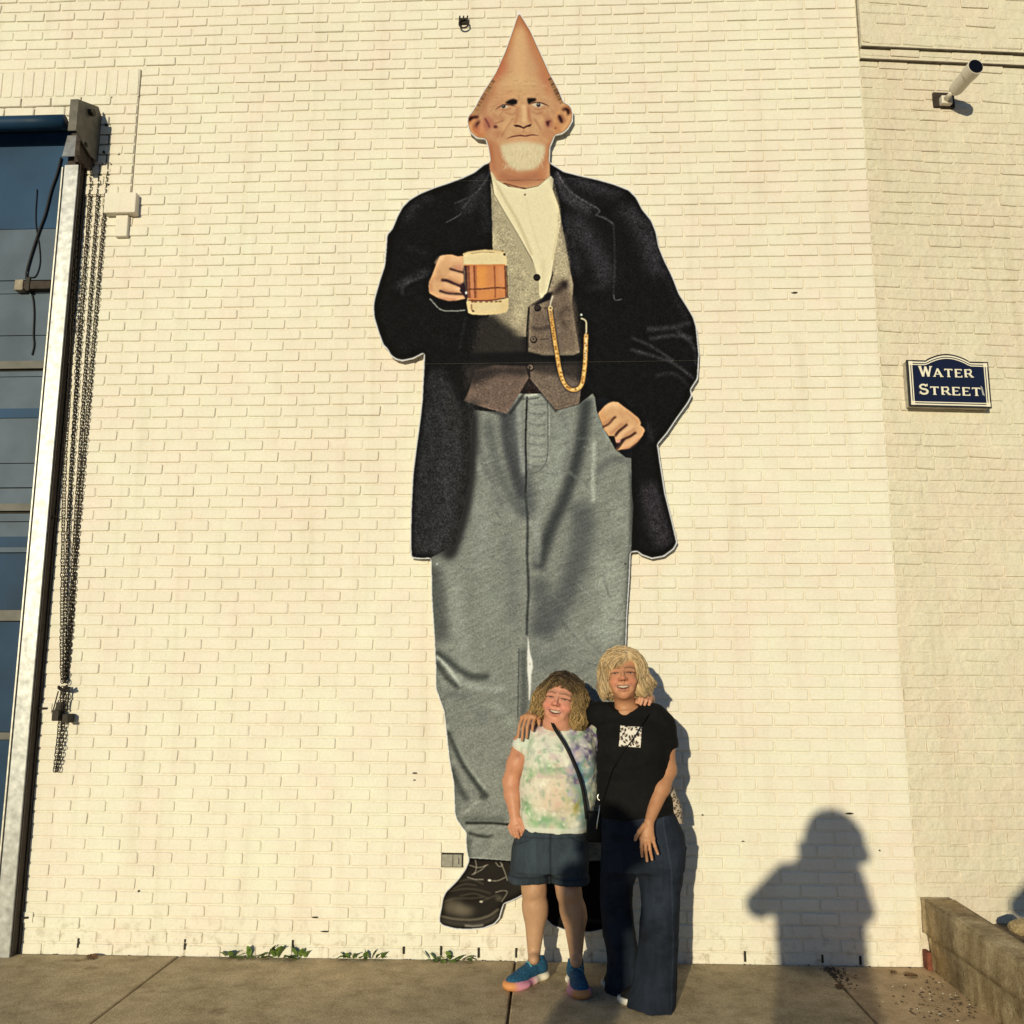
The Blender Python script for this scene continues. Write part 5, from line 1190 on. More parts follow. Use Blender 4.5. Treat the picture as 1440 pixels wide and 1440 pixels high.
TEX = (CV[yi, xi]*(1-fx)+CV[yi, xi+1]*fx)*(1-fy)+(CV[yi+1, xi]*(1-fx)+CV[yi+1, xi+1]*fx)*fy
LIN = np.where(TEX <= 0.04045, TEX/12.92, ((TEX+0.055)/1.055)**2.4)
PRINT_LIGHT = np.array([1.24, 1.14, 0.89])          # how strongly low sun lights a white card in each channel
LIN = np.clip(LIN/PRINT_LIGHT, 0.0025, 0.92).astype(np.float32)
img = bpy.data.images.new('cutout_print', TW, TH, float_buffer=True, alpha=False)
img.colorspace_settings.name = 'Non-Color'
buf = np.ones((TH, TW, 4), np.float32); buf[..., :3] = LIN
img.pixels.foreach_set(buf.ravel()); img.update(); img.pack()
PRINT = bpy.data.materials.new('printed_sheet'); PRINT.use_nodes = True
_t = PRINT.node_tree; _b = _t.nodes['Principled BSDF']
_i = _t.nodes.new('ShaderNodeTexImage'); _i.image = img; _i.interpolation = 'Cubic'; _i.extension = 'EXTEND'
_t.links.new(_i.outputs[0], _b.inputs['Base Color'])
_b.inputs['Roughness'].default_value = 0.7; _b.inputs['Specular IOR Level'].default_value = 0.05
EDGE = mat('white_board_edge', (0.80, 0.77, 0.70), 0.5)

def clip_z(P, zlo, zhi):
    for lim, sgn in ((zlo, 1), (zhi, -1)):
        out = []
        for (xa, za), (xb, zb_) in zip(P, P[1:]+P[:1]):
            ia, ib = sgn*(za-lim) >= 0, sgn*(zb_-lim) >= 0
            if ia: out.append((xa, za))
            if ia != ib:
                t = (lim-za)/(zb_-za); out.append((xa+(xb-xa)*t, lim))
        P = out
    return P
W_OUT = [tuple(at(x, y, MY)[[0, 2]]) for x, y in OUTLINE]
cut = empty('giant_man_cutout', (float(at(700, 1300, 0)[0]), 0.0, 0.15), 'giant flat cutout of a bearded cone-headed man in dark coat holding a beer mug', 'wall cutout')
zcut = [0.0, at(740, 789, MY)[2], at(740, 510, MY)[2], at(740, 252.5, MY)[2], 9.0]
for za, zb_ in zip(zcut[:-1], zcut[1:]):
    P = clip_z(W_OUT, za+0.0003, zb_-0.0003); n = len(P)
    b = bmesh.new()
    fr = [b.verts.new((x, MY, z)) for x, z in P]; bk = [b.verts.new((x, MY+0.010, z)) for x, z in P]
    f0 = b.faces.new(fr); f1 = b.faces.new(bk[::-1]); f1.material_index = 1
    for i in range(n):
        f = b.faces.new((fr[i], bk[i], bk[(i+1) % n], fr[(i+1) % n])); f.material_index = 1
    bmesh.ops.recalc_face_normals(b, faces=b.faces[:])
    uv = b.loops.layers.uv.new('UVMap')
    for f in b.faces:
        for l in f.loops: l[uv].uv = ((l.vert.co.x-mx0)/(mx1-mx0), (l.vert.co.z-mz0)/(mz1-mz0))
    bmesh.ops.triangulate(b, faces=b.faces[:])
    me = bpy.data.meshes.new('printed_panel'); b.to_mesh(me); b.free(); me.materials.append(PRINT); me.materials.append(EDGE)
    o = bpy.data.objects.new('printed_panel', me); C.objects.link(o); o.parent = cut
for zz, xa, xb in ((5.2, -.24, -.12), (4.55, -.45, .15), (3.9, -.9, .5), (3.2, -.7, .6), (2.5, -.5, .35), (1.6, -.5, -.15), (0.8, -.35, -.1), (1.6, .05, .45)):
    MB().box((xa, MY+0.010, zz-0.02), (xb, 0.009, zz+0.02)).build('batten', DARK, cut)
adopt(cut)
# ------------------------------------------------------------------ people: signed-distance modelling, meshed with surface nets
def vnoise(P, scale, seed=0):
    """smooth value noise in [-1,1] at points (n,3)"""
    P = P*scale+seed*17.13; I = np.floor(P).astype(np.int64); f = P-I; f = f*f*(3-2*f)
    def h(i, j, k):
        n = (i*374761393+j*668265263+k*2147483647+seed*974711) & 0xffffffff
        n = ((n ^ (n >> 13))*1274126177) & 0xffffffff
        return ((n ^ (n >> 16)) & 0xffff)/32767.5-1
    out = 0
    for a in (0, 1):
        for b in (0, 1):
            for c in (0, 1):
                w_ = (f[:, 0] if a else 1-f[:, 0])*(f[:, 1] if b else 1-f[:, 1])*(f[:, 2] if c else 1-f[:, 2])
                out = out+w_*h(I[:, 0]+a, I[:, 1]+b, I[:, 2]+c)
    return out
def fbm(P, scale, seed=0, oc=3):
    return sum(vnoise(P, scale*2**i, seed+i)*0.5**i for i in range(oc))/1.6

class Vol:
    def __init__(s, lo, hi, h):
        s.h = h; s.lo = np.array(lo, float); s.n = np.ceil((np.array(hi)-s.lo)/h).astype(int)+1
        s.F = np.full(s.n, 0.06, np.float32)
        s.ax = [(s.lo[i]+h*np.arange(s.n[i])).astype(np.float32) for i in range(3)]
    def region(s, lo, hi, m):
        a = np.clip(np.floor((np.array(lo)-m-s.lo)/s.h).astype(int), 0, s.n-1); b = np.clip(np.ceil((np.array(hi)+m-s.lo)/s.h).astype(int)+1, 1, s.n)
        sl = tuple(slice(i, j) for i, j in zip(a, b))
        return sl, s.ax[0][sl[0]][:, None, None], s.ax[1][sl[1]][None, :, None], s.ax[2][sl[2]][None, None, :]
    def put(s, sl, d, k, sub=False):
        A = s.F[sl]
        if sub:
            if k <= 0: s.F[sl] = np.maximum(A, -d); return
            h = np.maximum(k-np.abs(A+d), 0)/k; s.F[sl] = np.maximum(A, -d)+h*h*k*.25
        else:
            if k <= 0: s.F[sl] = np.minimum(A, d); return
            h = np.maximum(k-np.abs(A-d), 0)/k; s.F[sl] = np.minimum(A, d)-h*h*k*.25
    def cap(s, a, b, ra, rb=None, k=0.02, sub=False, flat=None):
        """round cone from a to b; flat = (unit vector, factor) squeezes the section along that direction"""
        rb = ra if rb is None else rb; a = np.array(a, float); b = np.array(b, float)
        r = max(ra, rb); sl, X, Y, Z = s.region(np.minimum(a, b)-r, np.maximum(a, b)+r, 0.02+k)
        d = b-a; L2 = d@d+1e-12
        px_, py_, pz = X-a[0], Y-a[1], Z-a[2]
        t = np.clip((px_*d[0]+py_*d[1]+pz*d[2])/L2, 0, 1)
        qx, qy, qz = px_-t*d[0], py_-t*d[1], pz-t*d[2]
        if flat is not None:
            v, f = np.array(flat[0]), flat[1]; q = qx*v[0]+qy*v[1]+qz*v[2]
            qx, qy, qz = qx+v[0]*q*(f-1), qy+v[1]*q*(f-1), qz+v[2]*q*(f-1)
        s.put(sl, np.sqrt(qx*qx+qy*qy+qz*qz)-(ra+(rb-ra)*t), k, sub)
    def chain(s, pts, rad, k=0.02, **kw):
        for i in range(len(pts)-1): s.cap(pts[i], pts[i+1], rad[i], rad[i+1], k, **kw)
    def ell(s, c, r, k=0.02, R_=None, sub=False):
        c = np.array(c, float); r = np.array(r, float); R_ = np.eye(3) if R_ is None else R_
        ext = np.sqrt(((R_.T*r[None])**2).sum(1)) if False else np.abs(R_.T)@r
        sl, X, Y, Z = s.region(c-ext, c+ext, 0.02+k)
        x, y, z = X-c[0], Y-c[1], Z-c[2]
        u = (R_[0][0]*x+R_[0][1]*y+R_[0][2]*z); v = (R_[1][0]*x+R_[1][1]*y+R_[1][2]*z); w_ = (R_[2][0]*x+R_[2][1]*y+R_[2][2]*z)
        k0 = np.sqrt((u/r[0])**2+(v/r[1])**2+(w_/r[2])**2); k1 = np.sqrt((u/r[0]**2)**2+(v/r[1]**2)**2+(w_/r[2]**2)**2)+1e-9
        s.put(sl, (k0*(k0-1)/k1).astype(np.float32), k, sub)
    def loft(s, rows, k=0.02, n=2.4, off=0.0, disp=None, sub=False):
        """stack of superellipses: rows (z, cx, cy, rx, ry)"""
        rows = sorted(rows); A = np.array(rows, float); z = A[:, 0]
        zz = np.linspace(z[0], z[-1], 80); cols = []
        for c in range(1, 5):
            y = A[:, c]; m = np.gradient(y, z)
            i = np.clip(np.searchsorted(z, zz, 'right')-1, 0, len(z)-2); hh = z[i+1]-z[i]; t = (zz-z[i])/hh
            cols.append((2*t**3-3*t**2+1)*y[i]+(t**3-2*t**2+t)*hh*m[i]+(-2*t**3+3*t**2)*y[i+1]+(t**3-t**2)*hh*m[i+1])
        lo = [min(cols[0]-cols[2]), min(cols[1]-cols[3]), z[0]]; hi = [max(cols[0]+cols[2]), max(cols[1]+cols[3]), z[-1]]
        sl, X, Y, Z = s.region(lo, hi, 0.02+k+abs(off))
        g = s.ax[2][sl[2]]
        cx, cy, rx, ry = [np.interp(g, zz, c)[None, None, :] for c in cols]
        rx = rx+off; ry = ry+off
        q = (np.abs((X-cx)/rx)**n+np.abs((Y-cy)/ry)**n)**(1/n)
        d = (q-1)*np.minimum(rx, ry)*1.0
        dz_ = np.maximum(z[0]-g, g-z[-1])[None, None, :]
        d = np.maximum(d, dz_)
        if disp is not None: d = d+disp(X, Y, Z)
        s.put(sl, d.astype(np.float32), k, sub)
    def mesh(s):
        F = s.F; S = F < 0
        n = np.array(F.shape)-1
        cnt = np.zeros(n, np.int8)
        sh = [(a, b, c) for a in (0, 1) for b in (0, 1) for c in (0, 1)]
        for a, b, c in sh: cnt += S[a:a+n[0], b:b+n[1], c:c+n[2]]
        idx = np.argwhere((cnt > 0) & (cnt < 8))
        acc = np.zeros((len(idx), 3), np.float64); num = np.zeros(len(idx))
        cor = {o: F[idx[:, 0]+o[0], idx[:, 1]+o[1], idx[:, 2]+o[2]] for o in sh}
        for ax in range(3):
            for o in sh:
                if o[ax]: continue
                e = list(o); e[ax] = 1; f0, f1 = cor[o], cor[tuple(e)]
                m = (f0 < 0) != (f1 < 0); t = np.where(m, f0/np.where(m, f0-f1, 1), 0)
                p = np.zeros((len(idx), 3)); p[:] = o; p[:, ax] = t
                acc[m] += p[m]; num[m] += 1
        V = (idx+acc/num[:, None])*s.h+s.lo
        lut = np.full(n, -1, np.int32); lut[idx[:, 0], idx[:, 1], idx[:, 2]] = np.arange(len(idx))
        Q = []
        for ax in range(3):
            b_, c_ = (ax+1) % 3, (ax+2) % 3
            A = S; sl0 = [slice(None)]*3; sl1 = [slice(None)]*3; sl0[ax] = slice(0, -1); sl1[ax] = slice(1, None)
            for sl_ in (sl0, sl1): sl_[b_] = slice(1, -1); sl_[c_] = slice(1, -1)
            d = S[tuple(sl0)].astype(np.int8)-S[tuple(sl1)].astype(np.int8)
            e = np.argwhere(d != 0)
            if len(e) == 0: continue
            sg = d[e[:, 0], e[:, 1], e[:, 2]]
            q = []
            for ob, oc in ((0, 0), (1, 0), (1, 1), (0, 1)):
                i = e.copy(); i[:, b_] += ob; i[:, c_] += oc; q.append(lut[i[:, 0], i[:, 1], i[:, 2]])
            q = np.stack(q, 1); q[sg < 0] = q[sg < 0][:, ::-1]; Q.append(q)
        Q = np.concatenate(Q); Q = Q[(Q >= 0).all(1)]
        return V, Q

def unit(v): v = np.array(v, float); return v/np.linalg.norm(v)
class Head:
    """local frame: x to the figure's left as seen in the picture's right, y out of the face, z up"""
    def __init__(s, c, yaw=0.0, tilt=0.0, nod=0.0, k=1.0, wd=1.0):
        # yaw: + turns the face toward picture right; tilt: + leans the top toward picture right; nod: + chin up
        F0 = unit([math.sin(yaw), -math.cos(yaw), math.tan(nod)]); U = np.array([math.sin(tilt), 0, math.cos(tilt)])
        U = unit(U-F0*(U@F0)); X = np.cross(U, F0)*1.0
        X = np.cross(F0, U); X = -X if X[0] < 0 else X
        s.c = np.array(c, float); s.X, s.F, s.U, s.k, s.wd = X, F0, U, k, wd
        s.R = np.stack([X, F0, U])
    def w(s, x, y, z): return s.c+s.k*(s.X*x*s.wd+s.F*y+s.U*z)
    def l(s, P): return (P-s.c)@s.R.T/s.k/np.array([s.wd, 1, 1])

def build_head(V, H, fem=1.0, full=0.0):
    k = H.k; e = lambda x, y, z, rx, ry, rz, kk=.012, sub=False, R_=None: V.ell(H.w(x, y, z), np.array([rx*H.wd, ry, rz])*k, kk, H.R if R_ is None else R_, sub)
    c = lambda a, b, ra, rb, kk=.01, sub=False: V.cap(H.w(*a), H.w(*b), ra*k, rb*k, kk, sub)
    e(0, -.020, .035, .073, .090, .085, .0)
    e(0, .012, -.022, .061+.006*full, .076, .082, .03)
    e(0, .026, -.075, .040+.012*full, .044, .034, .03)
    e(0, .058, -.094, .018, .015, .014, .022)                     # chin
    if full: e(0, .020, -.112, .050, .040, .026, .03); e(0, .0, -.12, .060, .045, .04, .03)
    for s_ in (-1, 1):
        e(s_*.036, .058, -.030, .024+.003*full, .021, .020, .022)   # raised smiling cheeks
        e(s_*.030, .062, -.062, .014, .012, .018, .02)
        e(s_*.033, .086, .0145, .016, .011, .0065, .008, True)       # eye hollow
        c((s_*.018, .072, .0165), (s_*.048, .058, .0150), .0065, .0055, .004)  # closed-ish lids
        c((s_*.017, .0735, .0065), (s_*.046, .062, .006), .0055, .0055, .006)   # lower lid pouch
        c((s_*.012, .077, .031), (s_*.050, .058, .029), .0060, .0050, .018)    # brow
        e(s_*.076, -.012, .002, .008, .020, .030, .006)               # ears
        c((s_*.019, .083, -.026), (s_*.040, .066, -.062), .0022, .0022, .010)
    c((0, .080, .026), (0, .099, -.012), .0075, .0105, .010)          # nose
    e(0, .104, -.018, .0115, .0105, .0095, .010)
    for s_ in (-1, 1): e(s_*.0125, .092, -.021, .0078, .0095, .0070, .007); e(s_*.0065, .099, -.0285, .0036, .0045, .003, .002, True)
    c((0, .089, -.031), (0, .087, -.040), .0035, .0035, .006)
    # open smiling mouth
    P = [(-.035, .062, -.045), (-.018, .079, -.0560), (0, .083, -.0600), (.018, .079, -.0560), (.035, .062, -.045)]
    for i in range(4): c(P[i], P[i+1], (.004, .0074, .008, .0074)[i], (.0074, .008, .0074, .004)[i], .004, True)
    up = [(-.038, .063, -.040), (-.016, .085, -.0455), (0, .0885, -.0470), (.016, .085, -.0455), (.038, .063, -.040)]
    lo = [(-.036, .062, -.046), (-.018, .082, -.068), (0, .0865, -.0725), (.018, .082, -.068), (.036, .062, -.046)]
    for i in range(4): c(tuple(np.array(up[i])-[0, .0035, 0]), tuple(np.array(up[i+1])-[0, .0035, 0]), (.0022, .0034, .0034, .0034)[i], (.0034, .0034, .0034, .0022)[i], .005); c(tuple(np.array(lo[i])-[0, .004, 0]), tuple(np.array(lo[i+1])-[0, .004, 0]), (.0022, .0040, .0044, .0040)[i], (.0040, .0044, .0040, .0022)[i], .006)
    return up, lo

def paint_face(H, P, col, lip, brow, flush, lash=(0.05, 0.03, 0.02)):
    L = H.l(P); x, y, z = L.T
    def mixin(m, c):
        m = np.clip(m, 0, 1)[:, None]; col[:] = col*(1-m)+np.array(c)*m
    near = (y > .02)
    g = lambda cx, cz, rx, rz: np.exp(-(((x-cx)/rx)**2+((z-cz)/rz)**2))*near
    for s_ in (-1, 1): mixin(.55*g(s_*.038, -.028, .022, .020), flush)
    mixin(.45*g(0, -.018, .014, .014), flush); mixin(.25*g(0, -.092, .02, .014), flush)
    for s_ in (-1, 1): mixin(.42*g(s_*.034, .013, .017, .0075), tuple(np.array(flush)*.45)); mixin(.25*g(s_*.020, .012, .006, .012), tuple(np.array(flush)*.5))  # eye sockets and inner corners darkened: shade put into the skin colour
    mixin(.30*g(-.017, -.02, .005, .012)+.30*g(.017, -.02, .005, .012), tuple(np.array(flush)*.6))
    def curve(pts, rad, c, al=1.0):
        d = np.full(len(P), 9.0)
        for a, b in zip(pts[:-1], pts[1:]):
            a, b = np.array(a)*[1, 0, 1], np.array(b)*[1, 0, 1]; q = L*[1, 0, 1]-a; t = np.clip((q@(b-a))/((b-a)@(b-a)), 0, 1); d = np.minimum(d, np.linalg.norm(q-t[:, None]*(b-a), axis=1))
        mixin(al*np.clip((rad*1.35-d)/(rad*.7), 0, 1)*near, c)
    up = [(-.038, .063, -.0405), (-.016, .085, -.0460), (0, .0885, -.0475), (.016, .085, -.0460), (.038, .063, -.0405)]
    lo = [(-.036, .062, -.046), (-.018, .082, -.068), (0, .0865, -.0725), (.018, .082, -.068), (.036, .062, -.046)]
    curve(up, .0026, lip); curve(lo, .0036, lip)
    inside = (np.abs(x) < .033) & (z < -.0485) & (z > -.068+.02*(np.abs(x)/.03)**2) & (y > .055) & (y < .080+.004)
    mixin(inside*.85, (0.12, 0.03, 0.025))
    for s_ in (-1, 1):
        ex = (x-s_*.034)/.0150; al_ = np.clip((1-ex**2-((z-.0098)/.0030)**2)*4, 0, 1)*near
        mixin(al_*.75, (0.24, 0.17, 0.14)); mixin(np.clip((1-((x-s_*.033)/.0058)**2-((z-.0100)/.0034)**2)*4, 0, 1)*near*.95, (0.04, 0.03, 0.025))
        curve([(s_*.020, 0, .0035), (s_*.034, 0, .0005), (s_*.048, 0, .0035)], .0016, tuple(np.array(flush)*.6), .5)
        curve([(s_*.016, .078, .0118), (s_*.028, .077, .0132), (s_*.042, .066, .0130), (s_*.056, .058, .0088)], .0024, lash, .9)   # squinting lash line
        curve([(s_*.010, .088, .0315), (s_*.030, .080, .0360), (s_*.052, .064, .0300)], .0036, brow, .8)
        curve([(s_*.0065, .100, -.0285), (s_*.0066, .100, -.0287)], .0034, (0.14, 0.05, 0.035), .8)
        curve([(s_*.018, .085, -.026), (s_*.030, .080, -.038), (s_*.041, .066, -.060)], .0016, tuple(np.array(flush)*.62), .55)
        curve([(s_*.058, .05, .012), (s_*.066, .04, .018)], .0012, tuple(np.array(flush)*.7), .5); curve([(s_*.058, .05, .004), (s_*.066, .04, .001)], .0012, tuple(np.array(flush)*.7), .5)
    return col

def teeth(H, name, parent, m):
    n = 9; V, Fq = [], []
    for i in range(n):
        t = (i/(n-1)-.5)*2; x = t*.030; y = .0825-.0190*t*t; z0 = -.0480+.0035*t*t; z1 = -.0590+.0095*t*t
        V += [H.w(x, y, z0+.003), H.w(x, y, z1)]
    for i in range(n-1): Fq.append((2*i, 2*i+1, 2*i+3, 2*i+2))
    V += [H.w((i/(n-1)-.5)*.048, .070, -.053) for i in range(n)]
    for i in range(n-1): Fq.append((2*i, 2*i+2, 2*n+i+1, 2*n+i))
    return link_mesh(name, V, Fq, m, parent, True)

def hand(V, wrist, knuck, fing, thumb, palm_n, r=0.0085, wr=0.024, k=.007):
    """wrist point, 4 knuckle points, 4 lists of joint points (from the knuckle out), thumb joint list, palm normal for flattening"""
    mid = sum(np.array(q) for q in knuck)/4
    for q in knuck: V.cap(wrist, q, wr*.62, r*1.30, .012, flat=(palm_n, 1.15))
    for i in range(3): V.cap(knuck[i], knuck[i+1], r*1.25, r*1.25, .010)
    V.cap(np.array(wrist)*.5+mid*.5, mid, wr*.70, wr*.55, .012, flat=(palm_n, 1.45))
    for q, fl in zip(knuck, fing):
        pts = [q]+list(fl); n = len(pts)
        V.chain(pts, [r*(1.12-.26*i/(n-1)) for i in range(n)], k=.004)
    V.chain(thumb, [r*1.9, r*1.35, r*1.12, r*.92][:len(thumb)], k=.006)

def strands(n, gen, m, name, parent, ns=4):
    """hair strands: gen(i) -> (points, radius, root colour, tip colour)"""
    VV, QQ, CC = [], [], []; b = 0
    for i in range(n):
        g_ = gen(i)
        if g_ is None: continue
        pts, r, c0, c1 = g_; L = len(pts)
        T = np.gradient(pts, axis=0); T /= np.linalg.norm(T, axis=1)[:, None]+1e-9
        A = np.cross(T, [0.3, 0.9, 0.1]); A /= np.linalg.norm(A, axis=1)[:, None]+1e-9; B = np.cross(T, A)
        s_ = np.linspace(0, 1, L); rr_ = r*np.clip(np.minimum(s_*6+.3, (1-s_)*2.5+.12), 0, 1)
        ring = np.stack([pts+rr_[:, None]*(A*math.cos(t)+B*math.sin(t)) for t in np.arange(ns)*2*math.pi/ns], 1)
        VV.append(ring.reshape(-1, 3)); cc = np.array(c0)[None]*(1-s_[:, None])+np.array(c1)[None]*s_[:, None]; CC.append(np.repeat(cc, ns, 0))
        I = np.arange(L-1)[:, None]*ns+np.arange(ns)[None]; J = np.arange(L-1)[:, None]*ns+(np.arange(ns)[None]+1) % ns
        QQ.append(np.stack([I, J, J+ns, I+ns], -1).reshape(-1, 4)+b); b += L*ns
    return np.concatenate(VV), np.concatenate(QQ), np.concatenate(CC)

def sampler(v):
    F = v.F
    def f(p):
        q = np.clip((p-v.lo)/v.h, 0, v.n-1.001); i = q.astype(int); t = q-i; i1 = i+1
        c = lambda a, b, e: F[(i1 if a else i)[:, 0], (i1 if b else i)[:, 1], (i1 if e else i)[:, 2]]
        x, y, z = t.T
        return ((c(0,0,0)*(1-x)+c(1,0,0)*x)*(1-y)+(c(0,1,0)*(1-x)+c(1,1,0)*x)*y)*(1-z)+((c(0,0,1)*(1-x)+c(1,0,1)*x)*(1-y)+(c(0,1,1)*(1-x)+c(1,1,1)*x)*y)*z
    return f
def flow_strands(v, P0, want, n, step, lift):
    """walk all strands at once over the hair mass: want(P, i) -> wished direction, kept tangent to the surface"""
    f = sampler(v); P = P0.copy(); out = [P.copy()]; e = v.h
    for i in range(n-1):
        g = np.stack([f(P+np.eye(3)[k]*e)-f(P-np.eye(3)[k]*e) for k in range(3)], 1); g /= np.linalg.norm(g, axis=1)[:, None]+1e-9
        D = want(P, i); D = D-g*(D*g).sum(1)[:, None]*(.85 if i < n-3 else .3); D /= np.linalg.norm(D, axis=1)[:, None]+1e-9
        P = P+D*step[:, None]; dd = f(P)-lift
        ok = np.abs(dd) < .03; P = P-np.where(ok, dd, 0)[:, None]*g*(1 if i < n-3 else .4); out.append(P.copy())
    return np.stack(out, 1)
def skin_mat(name):
    m = mat(name, (0.6, 0.4, 0.3), 0.5, attr='Col', noise=0.10, nscale=38, bump=0.06, bscale=260, spec=.35)
    b = m.node_tree.nodes['Principled BSDF']
    b.inputs['Subsurface Weight'].default_value = 0.12; b.inputs['Subsurface Radius'].default_value = (0.012, 0.005, 0.003); b.inputs['Subsurface Scale'].default_value = 1.0
    return m
SKIN = skin_mat('skin'); HAIR = mat('hair', (.4, .3, .2), 0.55, attr='Col', spec=.3)
CLOTH = mat('cloth_print', (.5, .5, .5), 0.85, attr='Col', bump=.25, bscale=500, spec=.1)
DENIM = mat('denim', (0.032, 0.042, 0.062), 0.85, attr='Col', noise=.35, nscale=260, bump=.4, bscale=700, spec=.15)
BLACK = mat('black_jersey', (0.007, 0.007, 0.0075), 0.8, noise=.25, nscale=40, bump=.2, bscale=500, spec=.12)
LEATH = mat('black_leather', (0.008, 0.008, 0.008), 0.6, spec=.2, bump=.1, bscale=200)
SILV = mat('silver_zip', (0.7, 0.68, 0.64), 0.3, metal=.9)
TEETH = mat('teeth', (0.56, 0.50, 0.41), 0.35)

def rows_px(L, Y):
    """(y, xl, xr, cy, ry) rows read at depth Y -> loft rows in metres"""
    out = []
    for y, xl, xr, cy, ry in L:
        a, b = at(xl, y, Y), at(xr, y, Y); out.append((a[2]/2+b[2]/2, (a[0]+b[0])/2, cy, (b[0]-a[0])/2, ry))
    return out
def disp_noise(amp, sx, sy, sz, seed):
    def f(X, Y, Z):
        shp = np.broadcast(X, Y, Z).shape
        P = np.stack([np.broadcast_to(X*sx, shp).ravel(), np.broadcast_to(Y*sy, shp).ravel(), np.broadcast_to(Z*sz, shp).ravel()], 1)
        return (amp*fbm(P, 1.0, seed, 3)).reshape(shp)
    return f

def garment(name, vol, m, parent, colf=None):
    V, Q = vol.mesh()
    return np_mesh(name, V, Q, m, parent, True, None if colf is None else colf(V))

# ================================================================== shorter woman (picture left)
def woman_left():
    root = empty('person', tuple((ground_at(745, 1372)+ground_at(815, 1386))/2), 'shorter smiling woman with curly blond hair, pastel tie-dye top, denim shorts and blue running shoes', 'person', 'two women posing arm in arm')
    Y0 = -0.36
    W = lambda x, y, dy=0.0: at(x, y, Y0+dy)
    H = Head(W(788.5, 986.5, -.045), yaw=R(-14), tilt=R(10), nod=R(6), k=1.06, wd=1.12)
    sk = np.array([0.56, 0.285, 0.185])
    v = Vol([W(690, 1100)[0]-.03, -.80, -.01], [W(930, 1100)[0]+.05, -.12, 1.60], 0.0032)
    build_head(v, H, full=1.0)
    # neck, core, shoulders
    v.cap(H.w(0, -.02, -.07), W(790, 1024, .0), .056, .062, .03)
    core = rows_px([(1020, 768, 818, Y0, .07), (1034, 748, 834, Y0, .085), (1060, 742, 834, Y0, .10), (1110, 740, 834, Y0, .115), (1160, 738, 822, Y0, .11), (1200, 728, 822, Y0, .11), (1222, 724, 824, Y0, .10)], Y0)
    v.loft(core, .03)
    v.chain([W(790, 1028, .0), W(750, 1036, .0), W(738, 1044, .0)], [.05, .05, .055], .03)
    # hanging arm
    sh, el, wr = W(737, 1046, .0), W(719, 1099, .01), W(724, 1146, -.05)
    v.cap(sh, sh*.45+el*.55, .056, .053, .02); v.cap(sh*.45+el*.55, el, .053, .044, .02); v.cap(el, el*.6+wr*.4, .044, .043, .02); v.cap(el*.6+wr*.4, wr, .043, .029, .02)
    kn = [W(717.5, 1163, -.055), W(721.5, 1164.5, -.07), W(726, 1164.5, -.078), W(731, 1162.5, -.08)]
    fing = [[W(718.5, 1169, -.07), W(721, 1174, -.075)], [W(722.5, 1171, -.085), W(725, 1177, -.085)], [W(727.5, 1171.5, -.092), W(729.5, 1178, -.09)], [W(733, 1169, -.095), W(734, 1175.5, -.088)]]
    hand(v, W(724, 1149, -.055), kn, fing, [W(730, 1152, -.07), W(735, 1159, -.085), W(736.5, 1166, -.09), W(736, 1170, -.09)], unit([.3, -1, 0]), r=.0088, wr=.030)
    # far arm goes behind the friend's back, the hand comes over her shoulder
    v.chain([W(826, 1034, .03), W(850, 1022, .10), W(880, 1008, .13)], [.052, .048, .044], .02)
    v.chain([W(880, 1008, .13), W(905, 994, .06), W(913, 984, -.06)], [.044, .038, .030], .02)
    kn = [W(902, 978, -.185), W(907, 977, -.18), W(911.5, 978, -.17), W(915.5, 980.5, -.16)]
    fing = [[W(899, 983, -.205), W(897.5, 988.5, -.205)], [W(903.5, 983.5, -.212), W(901, 990.5, -.214)], [W(909, 985, -.205), W(906.5, 991, -.21)], [W(914.5, 986.5, -.195), W(912.5, 991.5, -.203)]]
    hand(v, W(914, 981, -.08), kn, fing, [W(909, 980, -.11), W(902, 982, -.15), W(897, 985, -.175), W(894.5, 988, -.18)], unit([0, -.4, 1]), r=.0088, wr=.030)
    # legs
    for kx, ky, cx, cy, ax, ay, tx, ty, dy in ((751, 1250, 753, 1284, 751, 1336, 748, 1225, .03), (800, 1254, 808, 1290, 810, 1340, 792, 1225, -.035)):
        T, K, Cf, A = W(tx, ty-25, 0), W(kx, ky, dy-.01), W(cx, cy, dy+.015), W(ax, ay, dy+.01)
        v.cap(T, K, .085, .062, .02); v.cap(K, K*.3+Cf*.7, .060, .063, .02); v.cap(K*.3+Cf*.7, Cf, .063, .060, .02); v.cap(Cf, A, .059, .034, .02)
        v.ell(K+np.array([0, -.045, .004]), (.034, .026, .036), .02)
        v.ell(A+np.array([0, -.03, -.03]), (.03, .05, .03), .02)
    V, Q = v.mesh()
    col = np.tile(sk, (len(V), 1)); z = V[:, 2]
    n = fbm(V, 14, 3)[:, None]; col *= 1+.08*n; col *= 1+np.array([.03, .09, .11])*fbm(V, 70, 6)[:, None]
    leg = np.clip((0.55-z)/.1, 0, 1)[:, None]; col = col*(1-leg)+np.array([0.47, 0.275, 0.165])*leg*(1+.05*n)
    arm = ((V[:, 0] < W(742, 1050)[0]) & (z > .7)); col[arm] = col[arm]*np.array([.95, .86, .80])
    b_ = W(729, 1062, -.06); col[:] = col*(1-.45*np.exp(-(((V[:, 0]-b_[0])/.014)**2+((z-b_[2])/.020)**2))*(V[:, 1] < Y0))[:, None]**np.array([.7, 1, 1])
    hd = np.exp(-np.clip((np.linalg.norm(V-H.w(0, .04, -.02), axis=1)-.10)/.03, 0, 9)**2)[:, None]; col = col*(1-hd*.6)+np.array([0.62, 0.28, 0.20])*hd*.6
    paint_face(H, V, col, (0.48, 0.18, 0.15), (0.16, 0.09, 0.05), (0.62, 0.17, 0.13))
